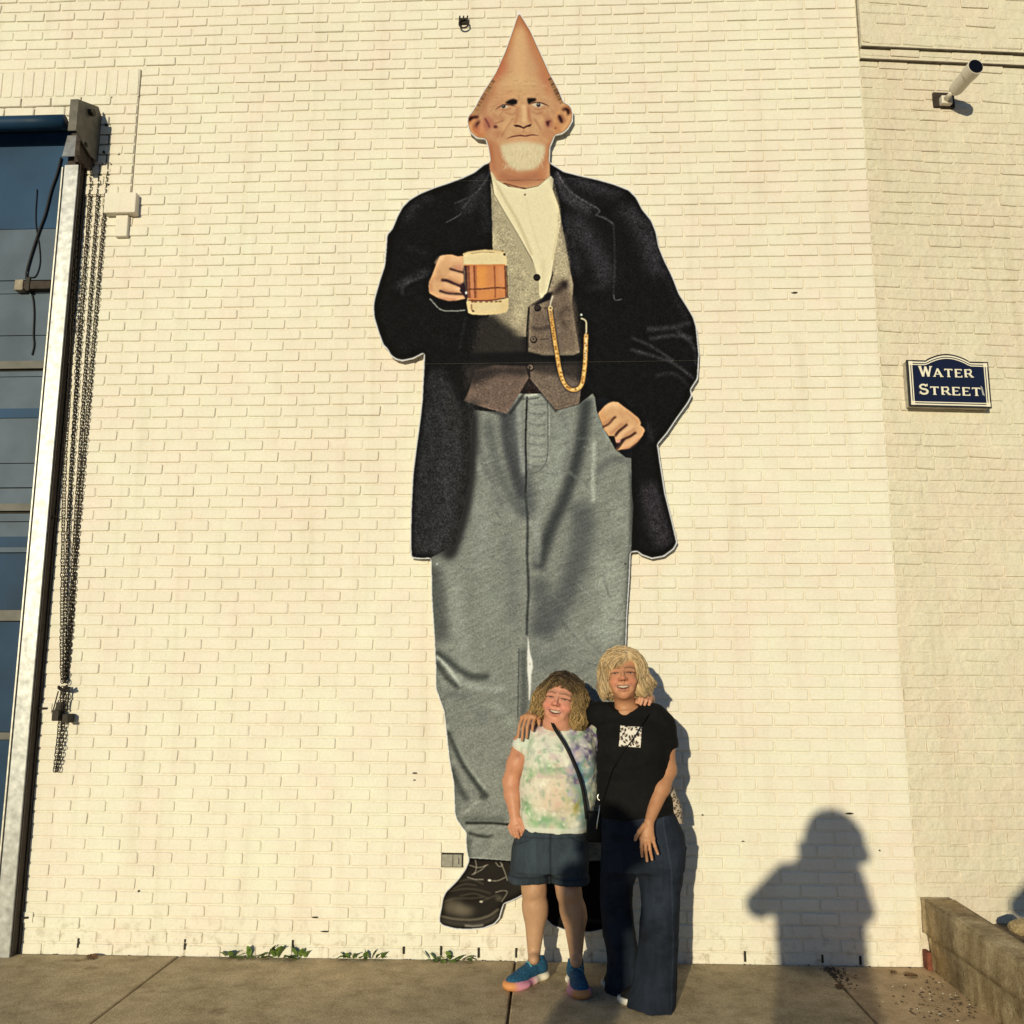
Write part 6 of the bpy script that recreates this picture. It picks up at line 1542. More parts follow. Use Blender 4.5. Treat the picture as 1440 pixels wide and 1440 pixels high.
    np_mesh('body', V, Q, SKIN, root, True, np.clip(col, .01, .9))
    teeth(H, 'teeth', root, TEETH)
    # ---- top
    g = Vol([W(715, 1050)[0]-.05, -.66, .72], [W(845, 1050)[0]+.06, -.12, 1.34], .0045)
    rows = rows_px([(1165.5, 731, 827, Y0, .150), (1150, 730, 831, Y0-.005, .152), (1120, 730, 838, Y0-.01, .158), (1095, 733, 839, Y0-.01, .150), (1070, 738, 838, Y0-.015, .152), (1050, 738, 838, Y0-.01, .140), (1035, 744, 836, Y0, .115), (1022, 756, 830, Y0+.01, .09), (1014, 768, 820, Y0+.02, .07)], Y0)
    g.loft(rows, .02, 2.35, disp=lambda X, Y, Z: disp_noise(.011, 8, 8, 5, 4)(X, Y, Z)+disp_noise(.0075, 7, 7, 24, 7)(X, Y, Z)+disp_noise(.003, 26, 26, 16, 2)(X, Y, Z))
    for cx in (770, 808): g.ell(W(cx, 1073, -.10), (.072, .062, .062), .05)
    g.chain([W(765, 1026, .01), W(748, 1036, 0), W(738, 1048, 0)], [.058, .064, .066], .03)
    g.chain([W(815, 1024, .01), W(834, 1034, .03), W(842, 1050, .05)], [.055, .06, .055], .03)
    # neckline and hollow
    nk = [W(777, 1010, -.06), W(781, 1024, -.14), W(788, 1043, -.185), W(795, 1024, -.15), W(800, 1010, -.06)]
    for a, b, ra, rb in ((nk[0], nk[1], .042, .034), (nk[1], nk[2], .036, .018), (nk[4], nk[3], .042, .036), (nk[3], nk[2], .036, .018)): g.cap(a, b, ra, rb, .006, True)
    g.cap(W(788, 1000, -.02), W(788, 1020, -.07), .060, .034, .006, True)
    g.cap(W(733, 1066, 0), W(728, 1082, 0), .058, .058, .01, True)
    def tie(V):
        x = (V[:, 0]-W(730, 1100)[0])/.42; z = V[:, 2]; n1, n2, n3, n4, n5 = [fbm(V, s_, q) for s_, q in ((9, 2), (13, 5), (17, 8), (30, 11), (60, 14))]
        c = np.tile(np.array([0.74, 0.75, 0.68]), (len(V), 1))
        def m(w_, cc): 
            nonlocal c
            w_ = np.clip(w_, 0, 1)[:, None]; c = c*(1-w_)+np.array(cc)*w_
        h = (z-W(780, 1163)[2])/.58
        belly = np.exp(-(((x-.42)/.30)**2+((h-.28)/.20)**2))
        m(belly*1.1*(.6+.5*n1), (0.72, 0.56, 0.45))
        ring = np.exp(-((np.sqrt(((x-.42)/.34)**2+((h-.28)/.26)**2)-1)/.22)**2)
        m(ring*np.clip(.40+1.5*n2+1.0*n4, 0, .9)*(x < .85), (0.36, 0.54, 0.34)); m(np.clip(n3*3-.5, 0, .9)*ring, (0.16, 0.34, 0.19)); m(np.clip(n2*3-.6, 0, .8)*(h > .5)*(x < .6), (0.52, 0.60, 0.52)); m(np.clip(-n2*3-.6, 0, .8)*(h > .45)*(x < .55), (0.66, 0.56, 0.58))
        m(np.exp(-(((x-.40)/.14)**2+((h-.10)/.05)**2))*(.9+n3), (0.16, 0.42, 0.22))
        m(np.clip(n1*2-.5, 0, 1)*.6, (0.44, 0.57, 0.44))
        rt = np.clip((x-.56+.10*n1)/.10, 0, 1)
        m(rt*np.clip((h-.35)/.12, 0, 1)*np.clip(.55+n2*2.4, 0, 1), (0.27, 0.22, 0.42)); m(rt*np.clip(n3*3-.3, 0, 1)*(h > .3), (0.52, 0.48, 0.60)); m(rt*np.clip(-n4*3-.5, 0, 1)*(h > .4), (0.16, 0.12, 0.28))
        m(np.clip((x-.64)/.10, 0, 1)*np.exp(-((h-.50)/.11)**2)*np.clip(.75+n3*2.2, 0, 1), (0.05, 0.20, 0.34)); m(np.clip((x-.66)/.10, 0, 1)*np.exp(-((h-.44)/.12)**2)*np.clip(n4*3, 0, .9), (0.30, 0.52, 0.62))
        m(np.clip((x-.66)/.12, 0, 1)*np.clip((.45-h)/.2, 0, 1)*np.clip(.45+n1*2.4, 0, 1), (0.10, 0.28, 0.40))
        m(np.exp(-(((x-.72)/.10)**2+((h-.84)/.07)**2))*np.clip(.6+n2*1.6, 0, 1), (0.20, 0.46, 0.16))
        m(np.exp(-(((x-.86)/.09)**2+((h-.94)/.06)**2))*np.clip(.9+n3*1.4, 0, 1), (0.34, 0.05, 0.26))
        m(np.exp(-(((x-.25)/.14)**2+((h-.92)/.08)**2))*np.clip(.6+n2, 0, 1), (0.66, 0.38, 0.50)); m(np.exp(-(((x-.20)/.05)**2+((h-.88)/.025)**2)), (0.20, 0.06, 0.14))
        m(np.exp(-(((x-.68)/.08)**2+((h-.24)/.10)**2))*np.clip(.4+n4*1.6, 0, 1), (0.55, 0.48, 0.10))
        m(np.clip(n4*2.2-.7, 0, 1)*.55*(h > .08), (0.34, 0.40, 0.36)); m(np.clip(-n4*2.4-.9, 0, 1)*.5, (0.46, 0.34, 0.42)); m(np.clip(n3*2.0-.6, 0, 1)*.6, (0.82, 0.82, 0.76)); m(np.clip(-n5*2.5-1.2, 0, 1)*.4, (0.30, 0.28, 0.28))
        n6 = fbm(V, 42, 21); n7 = fbm(V, 34, 25)
        m(np.clip(n6*3-.75, 0, 1)*.65*(h > .05), (0.30, 0.46, 0.34)); m(np.clip(n7*3-.95, 0, 1)*.6*np.clip(x*1.6-.1, .15, 1), (0.36, 0.26, 0.46)); m(np.clip(-n6*3-.9, 0, 1)*.7, (0.86, 0.86, 0.80)); m(np.clip(-n7*3-1.0, 0, 1)*.5, (0.70, 0.50, 0.48))
        m((h < .03)*.7, (0.72, 0.74, 0.70))
        m((x < .12)*(h > .7)*.6, (0.70, 0.76, 0.72))
        return np.clip(c, .02, .85)**1.3*.95
    garment('tie_dye_top', g, CLOTH, root, tie)
    # flutter sleeve ruffle over the upper arm
    rv, rq = [], []; n = 40
    for r_ in range(4):
        for i in range(n):
            t = i/(n-1); a = -2.6+2.9*t; s_ = r_/3
            c0 = W(741, 1040, 0); rad = .058+.024*s_+.010*s_*math.sin(i*1.55); 
            rv.append(c0+np.array([-.012-.012*s_+rad*math.sin(a)*-.35, -abs(rad*math.cos(a*.6))-.0, .02-.055*s_+.035*math.sin(a)*s_*0])+np.array([.06*(t-.35), 0, .012*math.sin(i*1.3)*s_]))
    rq = [(r_*n+i, r_*n+i+1, (r_+1)*n+i+1, (r_+1)*n+i) for r_ in range(3) for i in range(n-1)]
    ruf = np_mesh('sleeve_ruffle', rv, rq, CLOTH, root, True, tie(np.array(rv))*.4+np.array([.68, .72, .68])*.6)
    so_ = ruf.modifiers.new('thick', 'SOLIDIFY'); so_.thickness = .004
    # ---- shorts
    s = Vol([W(705, 1200)[0]-.05, -.64, .42], [W(840, 1200)[0]+.05, -.14, .86], .0042)
    s.loft(rows_px([(1222, 717, 826, Y0, .150), (1205, 719, 827, Y0, .150), (1185, 722, 826, Y0, .148), (1160, 730, 824, Y0, .138), (1150, 733, 822, Y0, .130)], Y0), .02, 2.4, disp=lambda X, Y, Z: disp_noise(.007, 8, 8, 6, 9)(X, Y, Z)+disp_noise(.004, 22, 22, 16, 11)(X, Y, Z))
    for a, b, dy in (((715, 772), (723, 771), .02), ((775, 829), (778, 826), -.02)):
        s.loft(rows_px([(1239.5, a[0], a[1], Y0+dy, .118), (1231, a[0], a[1], Y0+dy, .118), (1229, a[0]+1.2, a[1]-1, Y0+dy, .114), (1205, b[0], b[1], Y0, .125), (1190, b[0], b[1], Y0, .125)], Y0), .018, 2.4, disp=lambda X, Y, Z: disp_noise(.007, 10, 10, 7, 12)(X, Y, Z)+disp_noise(.004, 24, 24, 14, 13)(X, Y, Z))
        s.cap(at((a[0]+a[1])/2, 1236, Y0+dy), at((a[0]+a[1])/2, 1256, Y0+dy), .085, .085, .004, True)
    def den(V):
        n = fbm(V, 9, 31); z = V[:, 2]; c = np.tile(np.array([0.034, 0.047, 0.064]), (len(V), 1))*(1+.35*n)[:, None]
        hem = np.exp(-((z-W(770, 1229.5)[2])/.005)**2)*.4; c *= (1-hem)[:, None]
        fade = np.exp(-(((V[:, 0]-W(748, 1200)[0])/.07)**2+((z-W(748, 1200)[2])/.09)**2))+np.exp(-(((V[:, 0]-W(798, 1200)[0])/.06)**2+((z-W(798, 1200)[2])/.09)**2)); c *= (1+.35*fade)[:, None]
        ctr = np.exp(-((V[:, 0]-W(774, 1190)[0])/.005)**2)*.55; c *= (1-ctr)[:, None]
        for sx_, x0_ in ((-1, 752), (1, 800)):
            u = (V[:, 0]-W(x0_, 1180)[0])*sx_; v_ = V[:, 2]-W(x0_, 1168)[2]; pk = np.exp(-((v_+.10*np.clip(u, 0, .12)**.6*2.2)/.0035)**2)*(u > 0)*(V[:, 1] < Y0)*.45; c *= (1-pk)[:, None]
        bnd = np.exp(-((z-W(770, 1172)[2])/.003)**2)*.4; c *= (1-bnd)[:, None]; c *= (1+.22*fbm(V*[1, 1, .25], 70, 17))[:, None]
        return np.clip(c, .004, .4)
    garment('denim_shorts', s, DENIM, root, den)
    # ---- hair: dark roots, curly blond lengths
    h = Vol(H.c-.21, H.c+.21, .0045)
    def he(x, y, z, rx, ry, rz, kk=.02, sub=False): h.ell(H.w(x, y, z), np.array([rx*H.wd, ry, rz])*H.k, kk, H.R, sub)
    he(0, -.030, .055, .088, .098, .088, 0)
    for s_ in (-1, 1):
        he(s_*.080, -.025, -.015, .042, .075, .085, .03); he(s_*.088, -.02, -.075, .036, .062, .060, .03)
    he(0, -.075, -.06, .09, .05, .09, .03)
    he(0, .085, -.03, .058, .085, .075, .012, True); he(.010, .085, .040, .046, .06, .038, .012, True); he(0, .05, -.10, .050, .10, .07, .02, True)
    G = np.stack(np.meshgrid(*h.ax, indexing='ij'), -1).reshape(-1, 3)
    msk = np.abs(h.F.ravel()) < .05
    dn = np.zeros(len(G), np.float32); dn[msk] = .008*fbm(G[msk], 30, 5, 2)+.0025*np.sin(G[msk][:, 2]*150+6*fbm(G[msk], 20, 2, 1)); h.F += dn.reshape(h.F.shape)
    hv, hq = h.mesh()
    def hc(P, rnd=0):
        L = H.l(P); z_ = L[:, 2]; t = np.clip((.105-z_)/.11+.25*fbm(P, 22, 7), 0, 1)[:, None]
        c = np.array([0.055, 0.035, 0.020])*(1-t)+np.array([0.34, 0.225, 0.095])*t
        c = c*(1+.55*fbm(P, 60, 9))[:, None]; return np.clip(c, .012, .7)
    rs = random.Random(5); HP = []
    cand_ = np.arange(len(hv))
    hl = H.l(hv); ok = (hl[:, 1] > -.10)
    cand_ = cand_[ok]
    rn = np.random.default_rng(4); NS = 1700
    cand_ = cand_[(hl[ok][:, 2] > -.06)]
    P0 = hv[cand_[rn.integers(0, len(cand_), NS)]]; ph = rn.uniform(0, 6.28, NS); fr = rn.uniform(.75, 1.15, NS)
    def want(P, i):
        L = H.l(P); s_ = np.sin(ph+fr*i); x = np.sign(L[:, 0])*np.clip(np.abs(L[:, 0])*14, .15, 1)
        D = np.stack([x*np.clip((L[:, 2]-.04)*14, 0, 1)*1.1+s_*.95, -.1+.5*np.cos(ph+fr*i), -np.clip(1.1-(L[:, 2]-.02)*6, .25, 1)+.35*np.cos(ph+fr*i)], 1)
        return D@H.R
    SP = flow_strands(h, P0, want, 12, rn.uniform(.006, .010, NS), rn.uniform(.0005, .012, NS)**1.0)
    def gen(i):
        pts = SP[i]; ll = H.l(pts)
        z_ = (ll[:, 1] > .03) & (np.abs(ll[:, 0]) < .055) & (ll[:, 2] < .064-.3*np.abs(ll[:, 0])); k_ = int(np.argmax(z_)) if z_.any() else len(pts)
        if k_ < 4: return None
        pts = pts[:k_]
        w_ = rs.choice((.35, .6, .9, 1.2, 1.6)); c = hc(pts[[1, -2]])*w_
        return pts, rs.uniform(.0009, .0022), c[0], c[1]
    sv, sq, sc2 = strands(NS, gen, HAIR, 'hair', root)
    np_mesh('hair', np.concatenate([hv, sv]), np.concatenate([hq, sq+len(hv)]), HAIR, root, True, np.concatenate([hc(hv), sc2]))
    # ---- shoes
    BLUE = mat('blue_mesh_upper', (0.020, 0.11, 0.22), 0.7, noise=.6, nscale=120, bump=.4, bscale=300)
    SOLE = mat('foam_sole', (0.7, 0.6, 0.5), 0.6, attr='Col'); LACE = mat('lace_teal', (0.10, 0.30, 0.36), .7)
    for toe, heel, ank in (((716, 1378), (766, 1364), (751, 1338)), ((815, 1391), (812, 1366), (810, 1342))):
        T_ = ground_at(*toe); Hh = ground_at(*heel) if heel[1] > 1362 else None
        A = at(ank[0], ank[1], -.36+(.03 if ank[0] < 780 else -.035))
        T_ = np.array([T_[0], T_[1], 0]); d = np.array([T_[0]-A[0], T_[1]-A[1], 0]); d = unit(d if np.linalg.norm(d) > .05 else [0, -1, 0])
        if ank[0] < 780: d = unit([-.62, -.78, 0])
        else: d = unit([.10, -1, 0])
        base = np.array([A[0], A[1], 0.0])-d*.065; sd = np.array([-d[1], d[0], 0])
        P_ = lambda f, s_, z: base+d*f+sd*s_+np.array([0, 0, z])
        sh_ = empty('shoe', (0, 0, 0)); sh_.parent = root; sh_.location = tuple(base)
        sv_ = Vol(base-[.32, .34, .02], base+[.32, .34, .20], .0036)
        for f, wd, z0 in ((.02, .036, .020), (.10, .034, .018), (.185, .044, .018), (.235, .034, .024)): sv_.ell(P_(f, 0, z0), np.abs(np.array([.052, .052, .027]))*[1, 1, 1]*np.array([wd/.036, wd/.036, 1]), .03)
        sv_.F = np.maximum(sv_.F, -(sv_.ax[2][None, None, :]-.002)); sv_.F = np.maximum(sv_.F, sv_.ax[2][None, None, :]-.043)
        def soc(V):
            f = (V-base)@d; n = fbm(V, 25, 3); c = np.tile(np.array([0.84, 0.76, 0.62]), (len(V), 1)); t = np.clip((f-.075)/.06+.3*n, 0, 1)[:, None]; c = c*(1-t)+np.array([0.70, 0.30, 0.42])*t
            t2 = np.clip((f-.235)/.03, 0, 1)[:, None]; return c*(1-t2)+np.array([0.62, 0.27, 0.10])*t2
        a_, b__ = sv_.mesh(); o1 = np_mesh('sole', a_, b__, SOLE, sh_, True, soc(a_))
        uv_ = Vol(base-[.32, .34, .0], base+[.32, .34, .20], .0036)
        for f, rw, zc, rz, rf in ((.02, .037, .055, .045, .045), (.075, .036, .062, .050, .05), (.135, .040, .048, .040, .06), (.19, .043, .040, .028, .05), (.23, .036, .036, .020, .035)):
            Rm = np.stack([d, sd, [0, 0, 1.0]]); uv_.ell(P_(f, 0, zc), (rf, rw, rz), .03, Rm)
        uv_.chain([P_(.03, 0, .07), P_(.045, 0, .108)], [.042, .040], .02)
        uv_.cap(P_(.04, 0, .10), P_(.035, 0, .16), .034, .034, .004, True)
        uv_.F = np.maximum(uv_.F, -(uv_.ax[2][None, None, :]-.038))
        a_, b__ = uv_.mesh(); o2 = np_mesh('upper', a_, b__, BLUE, sh_, True)
        lc = MB()
        for i, f in enumerate((.085, .108, .13, .152)): 
            z_ = .112-.011*i-.004*i*i*.5
            lc.tube([P_(f-.006, -.028, z_-.014), P_(f+.004, 0, z_+.004), P_(f+.010, .028, z_-.014)], .0042, 5)
        o3 = lc.build('lace', LACE, sh_, True)
        for o_ in (o1, o2, o3): o_.matrix_parent_inverse = Matrix.Translation(-base.tolist()[0:0] if False else Vector(-base))
        sh_['_shoe'] = 1
    # ---- crossbody strap and bag
    st = MB(); 
    P = spline([W(771, 1003, -.07), W(775, 1012, -.10), W(781, 1026, -.155), W(795, 1048, -.185), W(808, 1075, -.19), W(817, 1100, -.18), W(822, 1125, -.17), W(825, 1152, -.16)])
    T = np.gradient(P, axis=0); N_ = np.array([0.45, -.75, 0]); Vv = []
    for p, t in zip(P, T):
        t = unit(t); s_ = unit(np.cross(t, unit([0.15, -1, 0]))); o_ = np.array([.1, -1, 0])*.003
        Vv += [p-s_*.0085, p+s_*.0085, p+s_*.0085+o_, p-s_*.0085+o_]
    n = len(P); Fq = [(4*i+k, 4*i+(k+1) % 4, 4*(i+1)+(k+1) % 4, 4*(i+1)+k) for i in range(n-1) for k in range(4)]
    bag = empty('shoulder_bag', tuple(W(832, 1160, -.12)), 'small black crossbody bag on a thin strap hanging between the two women', 'bag')
    st.add(Vv, Fq).build('strap', LEATH, bag, True)
    q = W(833, 1158, -.14)
    MB().box((q[0]-.030, q[1]-.02, q[2]-.09), (q[0]+.065, q[1]+.03, q[2]+.06), .014).build('pouch', LEATH, bag, True)
    z0 = W(843.5, 1121, -.19); z1 = W(840, 1166, -.20)
    MB().tube([z0+(z1-z0)*t+np.array([.003*math.sin(t*5), 0, 0]) for t in np.linspace(.25, 1, 6)], .0032, 6).build('zip_pull', SILV, bag, True)
    Vt, Ft = torus_link(z0, np.array([0, 0, 1.0]), np.array([1.0, 0, 0]), .030, .024, .0035); link_mesh('clasp', Vt, Ft, SILV, bag, True)
    MB().tube([W(842, 1100, -.17), z0+np.array([0, 0, .014])], .004, 6).build('strap_end', LEATH, bag, True)
    adopt(bag)
    return root

# ================================================================== taller woman (picture right)
def woman_right():
    root = empty('person', tuple((ground_at(862, 1392)+ground_at(905, 1414))/2), 'taller smiling woman with blond bob, black tee with leopard pocket and dark flared jeans', 'person', 'two women posing arm in arm')
    Y0 = -0.53
    W = lambda x, y, dy=0.0: at(x, y, Y0+dy)
    H = Head(W(876, 952, -.03), yaw=R(-5), tilt=R(-3), nod=R(7), k=1.05, wd=1.10)
    sk = np.array([0.46, 0.225, 0.118])
    v = Vol([W(725, 1020, .3)[0]-.06, -.88, -.01], [W(965, 1100)[0]+.06, -.16, 1.68], 0.0032)
    build_head(v, H)
    v.cap(H.w(0, -.02, -.07), W(880, 1003, .01), .050, .056, .03)
    core = rows_px([(1000, 858, 905, Y0, .06), (1012, 846, 925, Y0, .075), (1040, 846, 936, Y0, .09), (1090, 848, 930, Y0, .09), (1135, 850, 938, Y0, .095), (1190, 852, 950, Y0, .10)], Y0)
    v.loft(core, .03)
    # near arm hanging, hand spread on the thigh
    sh, el, wr = W(930, 1016, .0), W(938.5, 1083, -.03), W(915, 1150, -.15)
    v.chain([W(885, 1008, 0), W(915, 1008, 0), sh], [.05, .052, .053], .03)
    v.cap(sh, sh*.5+el*.5, .054, .051, .02); v.cap(sh*.5+el*.5, el, .051, .044, .02); v.cap(el, el*.62+wr*.38, .044, .043, .02); v.cap(el*.62+wr*.38, wr, .043, .026, .02)
    kn = [W(902.5, 1179, -.185), W(907.5, 1182, -.19), W(912.8, 1182, -.19), W(918, 1179.5, -.185)]
    fing = [[W(902, 1191, -.197), W(903, 1204, -.195)], [W(908, 1195, -.20), W(910, 1210.5, -.197)], [W(914, 1194.5, -.20), W(917, 1208.5, -.197)], [W(921, 1190, -.195), W(925, 1200.5, -.192)]]
    hand(v, W(913, 1156, -.165), kn, fing, [W(907, 1161, -.175), W(899.5, 1169, -.19), W(895, 1176, -.195), W(893.5, 1181, -.195)], unit([.1, -1, .1]), r=.0080, wr=.029)
    # far arm behind the friend's neck, hand draped over her shoulder
    v.chain([W(850, 1006, .03), W(826, 1000, .18), W(798, 1003, .30)], [.052, .047, .043], .02)
    w2 = lambda x, y, Y: at(x, y, Y)
    v.chain([W(798, 1003, .30), w2(768, 1000, -.24), w2(751, 1000, -.32)], [.043, .036, .029], .02)
    kn = [w2(734.5, 1009, -.415), w2(740, 1007.5, -.43), w2(746, 1007.5, -.44), w2(752, 1009, -.445)]
    fing = [[w2(730.5, 1021, -.44), w2(728.5, 1036, -.44)], [w2(735.5, 1024, -.455), w2(734, 1041, -.455)], [w2(741.5, 1022.5, -.46), w2(740.5, 1037.5, -.462)], [w2(749.5, 1018, -.468), w2(748.5, 1027, -.47)]]
    hand(v, w2(750, 1001, -.34), kn, fing, [w2(752, 1002, -.37), w2(757, 1008, -.42), w2(758, 1014, -.45), w2(758, 1019, -.455)], unit([-.3, -.8, .6]), r=.0082, wr=.030)
    # legs inside the jeans and feet
    for kx, ax, ay, dy, hx in ((870, 872, 1375, .10, 875), (925, 918, 1400, -.09, 925)):
        v.chain([W(hx, 1190, 0), W(kx, 1290, dy*.6), W(ax, ay, dy)], [.07, .05, .035], .02)
    V, Q = v.mesh()
    col = np.tile(sk, (len(V), 1)); n = fbm(V, 14, 3)[:, None]; col *= 1+.08*n; col *= 1+np.array([.03, .09, .11])*fbm(V, 70, 6)[:, None]
    hd = np.exp(-np.clip((np.linalg.norm(V-H.w(0, .04, -.02), axis=1)-.10)/.03, 0, 9)**2)[:, None]; col = col*(1-hd*.6)+np.array([0.54, 0.255, 0.155])*hd*.6
    paint_face(H, V, col, (0.44, 0.18, 0.125), (0.15, 0.085, 0.045), (0.56, 0.18, 0.11))
    hk = ((V[:, 2] < W(905, 1160)[2]) & (V[:, 2] > W(905, 1215)[2]) & (V[:, 1] < Y0-.13)); 
    for f_ in fing and [W(903.2, 1205.5, -.204), W(910.3, 1212, -.206), W(917.4, 1210, -.206), W(925.4, 1202, -.2), W(893.2, 1182, -.203)]:
        m = np.exp(-(np.linalg.norm(V-f_, axis=1)/.0065)**2)[:, None]; col = col*(1-m*.7)+np.array([.66, .42, .34])*m*.7
    np_mesh('body', V, Q, SKIN, root, True, np.clip(col, .01, .9))
    teeth(H, 'teeth', root, TEETH)
    # ---- tee
    g = Vol([W(790, 1050)[0]-.05, -.80, .70], [W(968, 1050)[0]+.05, -.16, 1.42], .0045)
    g.loft(rows_px([(1147, 845, 947, Y0, .125), (1125, 843, 944, Y0, .130), (1095, 842, 939, Y0-.005, .128), (1065, 840, 940, Y0-.015, .140), (1040, 840, 940, Y0-.01, .135), (1018, 842, 936, Y0, .105), (1005, 850, 922, Y0+.01, .082), (996, 862, 908, Y0+.015, .065)], Y0), .02, 2.35, disp=lambda X, Y, Z: disp_noise(.012, 7, 7, 5, 6)(X, Y, Z)+disp_noise(.008, 6, 6, 20, 9)(X, Y, Z))
    for cx in (868, 912): g.ell(W(cx, 1050, -.095), (.066, .055, .060), .05)
    g.chain([W(895, 1004, 0), W(920, 1008, 0), W(931, 1020, 0), W(936.5, 1046, -.01)], [.06, .062, .064, .063], .025)
    g.chain([W(862, 1002, 0), W(845, 1005, .05), W(826, 1001, .17), W(812, 1001, .245)], [.055, .060, .057, .054], .025)
    g.cap(W(937, 1051, -.01), W(940, 1072, -.02), .056, .056, .004, True)
    nk = [W(866, 985, -.03), W(869, 997, -.11), W(873, 1010, -.17), W(881, 998, -.12), W(891, 985, -.03)]
    for a, b, ra, rb in ((nk[0], nk[1], .040, .030), (nk[1], nk[2], .030, .010), (nk[4], nk[3], .040, .030), (nk[3], nk[2], .030, .010)): g.cap(a, b, ra, rb, .006, True)
    g.cap(W(880, 984, -.02), W(878, 997, -.065), .056, .030, .006, True)
    garment('black_tee', g, BLACK, root)
    # leopard patch pocket and the leopard back panel showing at the hip
    def leopard(P, s_, light, dark=(0.015, 0.012, 0.012)):
        sp = 1.0/s_; u, w_ = P[:, 0]/sp, P[:, 2]/sp; best = np.full(len(P), 9.0); ang = np.zeros(len(P)); rad = np.ones(len(P))
        for a in (-1, 0, 1):
            for b in (-1, 0, 1):
                ci, cj = np.floor(u)+a, np.floor(w_)+b; jx, jz, jr = [.40*(2*np.modf(np.abs(np.sin(ci*12.9898+cj*78.233+k_)*43758.5453))[0]-1) for k_ in (3, 5, 7)]
                dx, dz_ = u-(ci+.5+jx), w_-(cj+.5+jz); dd = np.hypot(dx, dz_*1.15); m = dd < best
                best[m] = dd[m]; ang[m] = np.arctan2(dz_, dx)[m]; rad[m] = (.34+.20*jr)[m]
        n = fbm(P, 160, 4, 2)
        k = np.clip((.18-np.abs(best-rad+.05*n))*16, 0, 1)*np.clip(1.6+2.2*np.sin(ang*2+rad*40), 0, 1); k = k[:, None]
        c = np.tile(np.array(light), (len(P), 1)); k2 = np.clip((rad-.10-best)*12, 0, 1)[:, None]; c = c*(1-.75*k2)+np.array((.33, .22, .15))*.75*k2
        return c*(1-k)+np.array(dark)*k
    def surf_y(z, x, f):           # front of the tee at x,z by marching its volume
        i = int(round((x-f.lo[0])/f.h)); k = int(round((z-f.lo[2])/f.h)); colm = f.F[np.clip(i, 0, f.n[0]-1), :, np.clip(k, 0, f.n[2]-1)]
        j = np.argmax(colm < 0); 
        if j == 0: return Y0-.1
        f0, f1 = colm[j-1], colm[j]; return f.lo[1]+f.h*(j-1+f0/(f0-f1))
    n = 44; pv, pq = [], []
    A, B, D_ = W(873, 1020.5, -.13), W(903, 1022.5, -.13), W(869.5, 1048.5, -.13)
    for i in range(n):
        for j in range(n):
            p = A+(B-A)*(i/(n-1))+(D_-A)*(j/(n-1)); pv.append((p[0], surf_y(p[2], p[0], g)-.003, p[2]))
    pq = [(i*n+j, i*n+j+1, (i+1)*n+j+1, (i+1)*n+j) for i in range(n-1) for j in range(n-1)]
    pv = np.array(pv); o = np_mesh('leopard_pocket', pv, pq, CLOTH, root, True, leopard(pv*[1, 0, 1]+[0, .3, 0], 40, (.74, .69, .63))); so_ = o.modifiers.new('thick', 'SOLIDIFY'); so_.thickness = .002
    bp = Vol([W(925, 1130)[0]-.03, -.66, W(940, 1165)[2]-.02], [W(965, 1130)[0]+.05, -.30, W(940, 1095)[2]+.03], .004)
    bp.loft([(W(950, 1158.5)[2], W(946, 1150)[0], Y0+.055, .058, .085), (W(950, 1135)[2], W(945, 1130)[0], Y0+.05, .050, .085), (W(950, 1105)[2], W(936, 1105)[0], Y0+.045, .035, .08)], .01, 2.3, disp=disp_noise(.006, 12, 12, 8, 3))
    garment('leopard_back_panel', bp, CLOTH, root, lambda V: leopard(V, 46, (.50, .41, .33)))
    # ---- flared jeans
    s = Vol([W(830, 1300)[0]-.06, -.90, -.008], [W(965, 1300)[0]+.06, -.20, .86], .0045)
    s.loft(rows_px([(1222, 846, 962, Y0, .130), (1200, 846, 963, Y0, .135), (1175, 846, 962, Y0, .132), (1150, 847, 952, Y0, .122), (1136, 849, 944, Y0, .115)], Y0), .02, 2.4, disp=disp_noise(.005, 8, 8, 6, 19))
    def leg(L):
        out = []
        for y, xl, xr, cy, ry in L:
            a, b = at(xl, y, cy), at(xr, y, cy); out.append(((a[2]+b[2])/2, (a[0]+b[0])/2, cy, (b[0]-a[0])/2, ry))
        return out
    s.loft(leg([(1190, 880, 963, Y0-.01, .115), (1220, 893, 960, Y0-.02, .112), (1250, 900, 956, Y0-.04, .098), (1300, 900, 954, Y0-.065, .092), (1350, 896, 953, Y0-.085, .105), (1385, 889, 951, Y0-.10, .125), (1412, 882, 949, Y0-.115, .145)]), .015, 2.3, disp=lambda X, Y, Z: disp_noise(.013, 11, 11, 2.2, 23)(X, Y, Z)+disp_noise(.006, 12, 12, 16, 3)(X, Y, Z))
    s.loft(leg([(1190, 846, 905, Y0+.01, .115), (1220, 843, 900, Y0+.02, .110), (1250, 842, 891, Y0+.04, .095), (1300, 844, 893, Y0+.07, .090), (1350, 853, 900, Y0+.09, .10), (1380, 850, 905, Y0+.10, .12), (1392, 848, 906, Y0+.105, .125)]), .015, 2.3, disp=lambda X, Y, Z: disp_noise(.013, 11, 11, 2.2, 29)(X, Y, Z)+disp_noise(.006, 12, 12, 16, 5)(X, Y, Z))
    for a, b in ((W(916, 1411, -.12), W(914, 1440, -.14)), (W(877, 1388, .10), W(877, 1410, .10))): s.cap(a, b, .075, .085, .004, True)
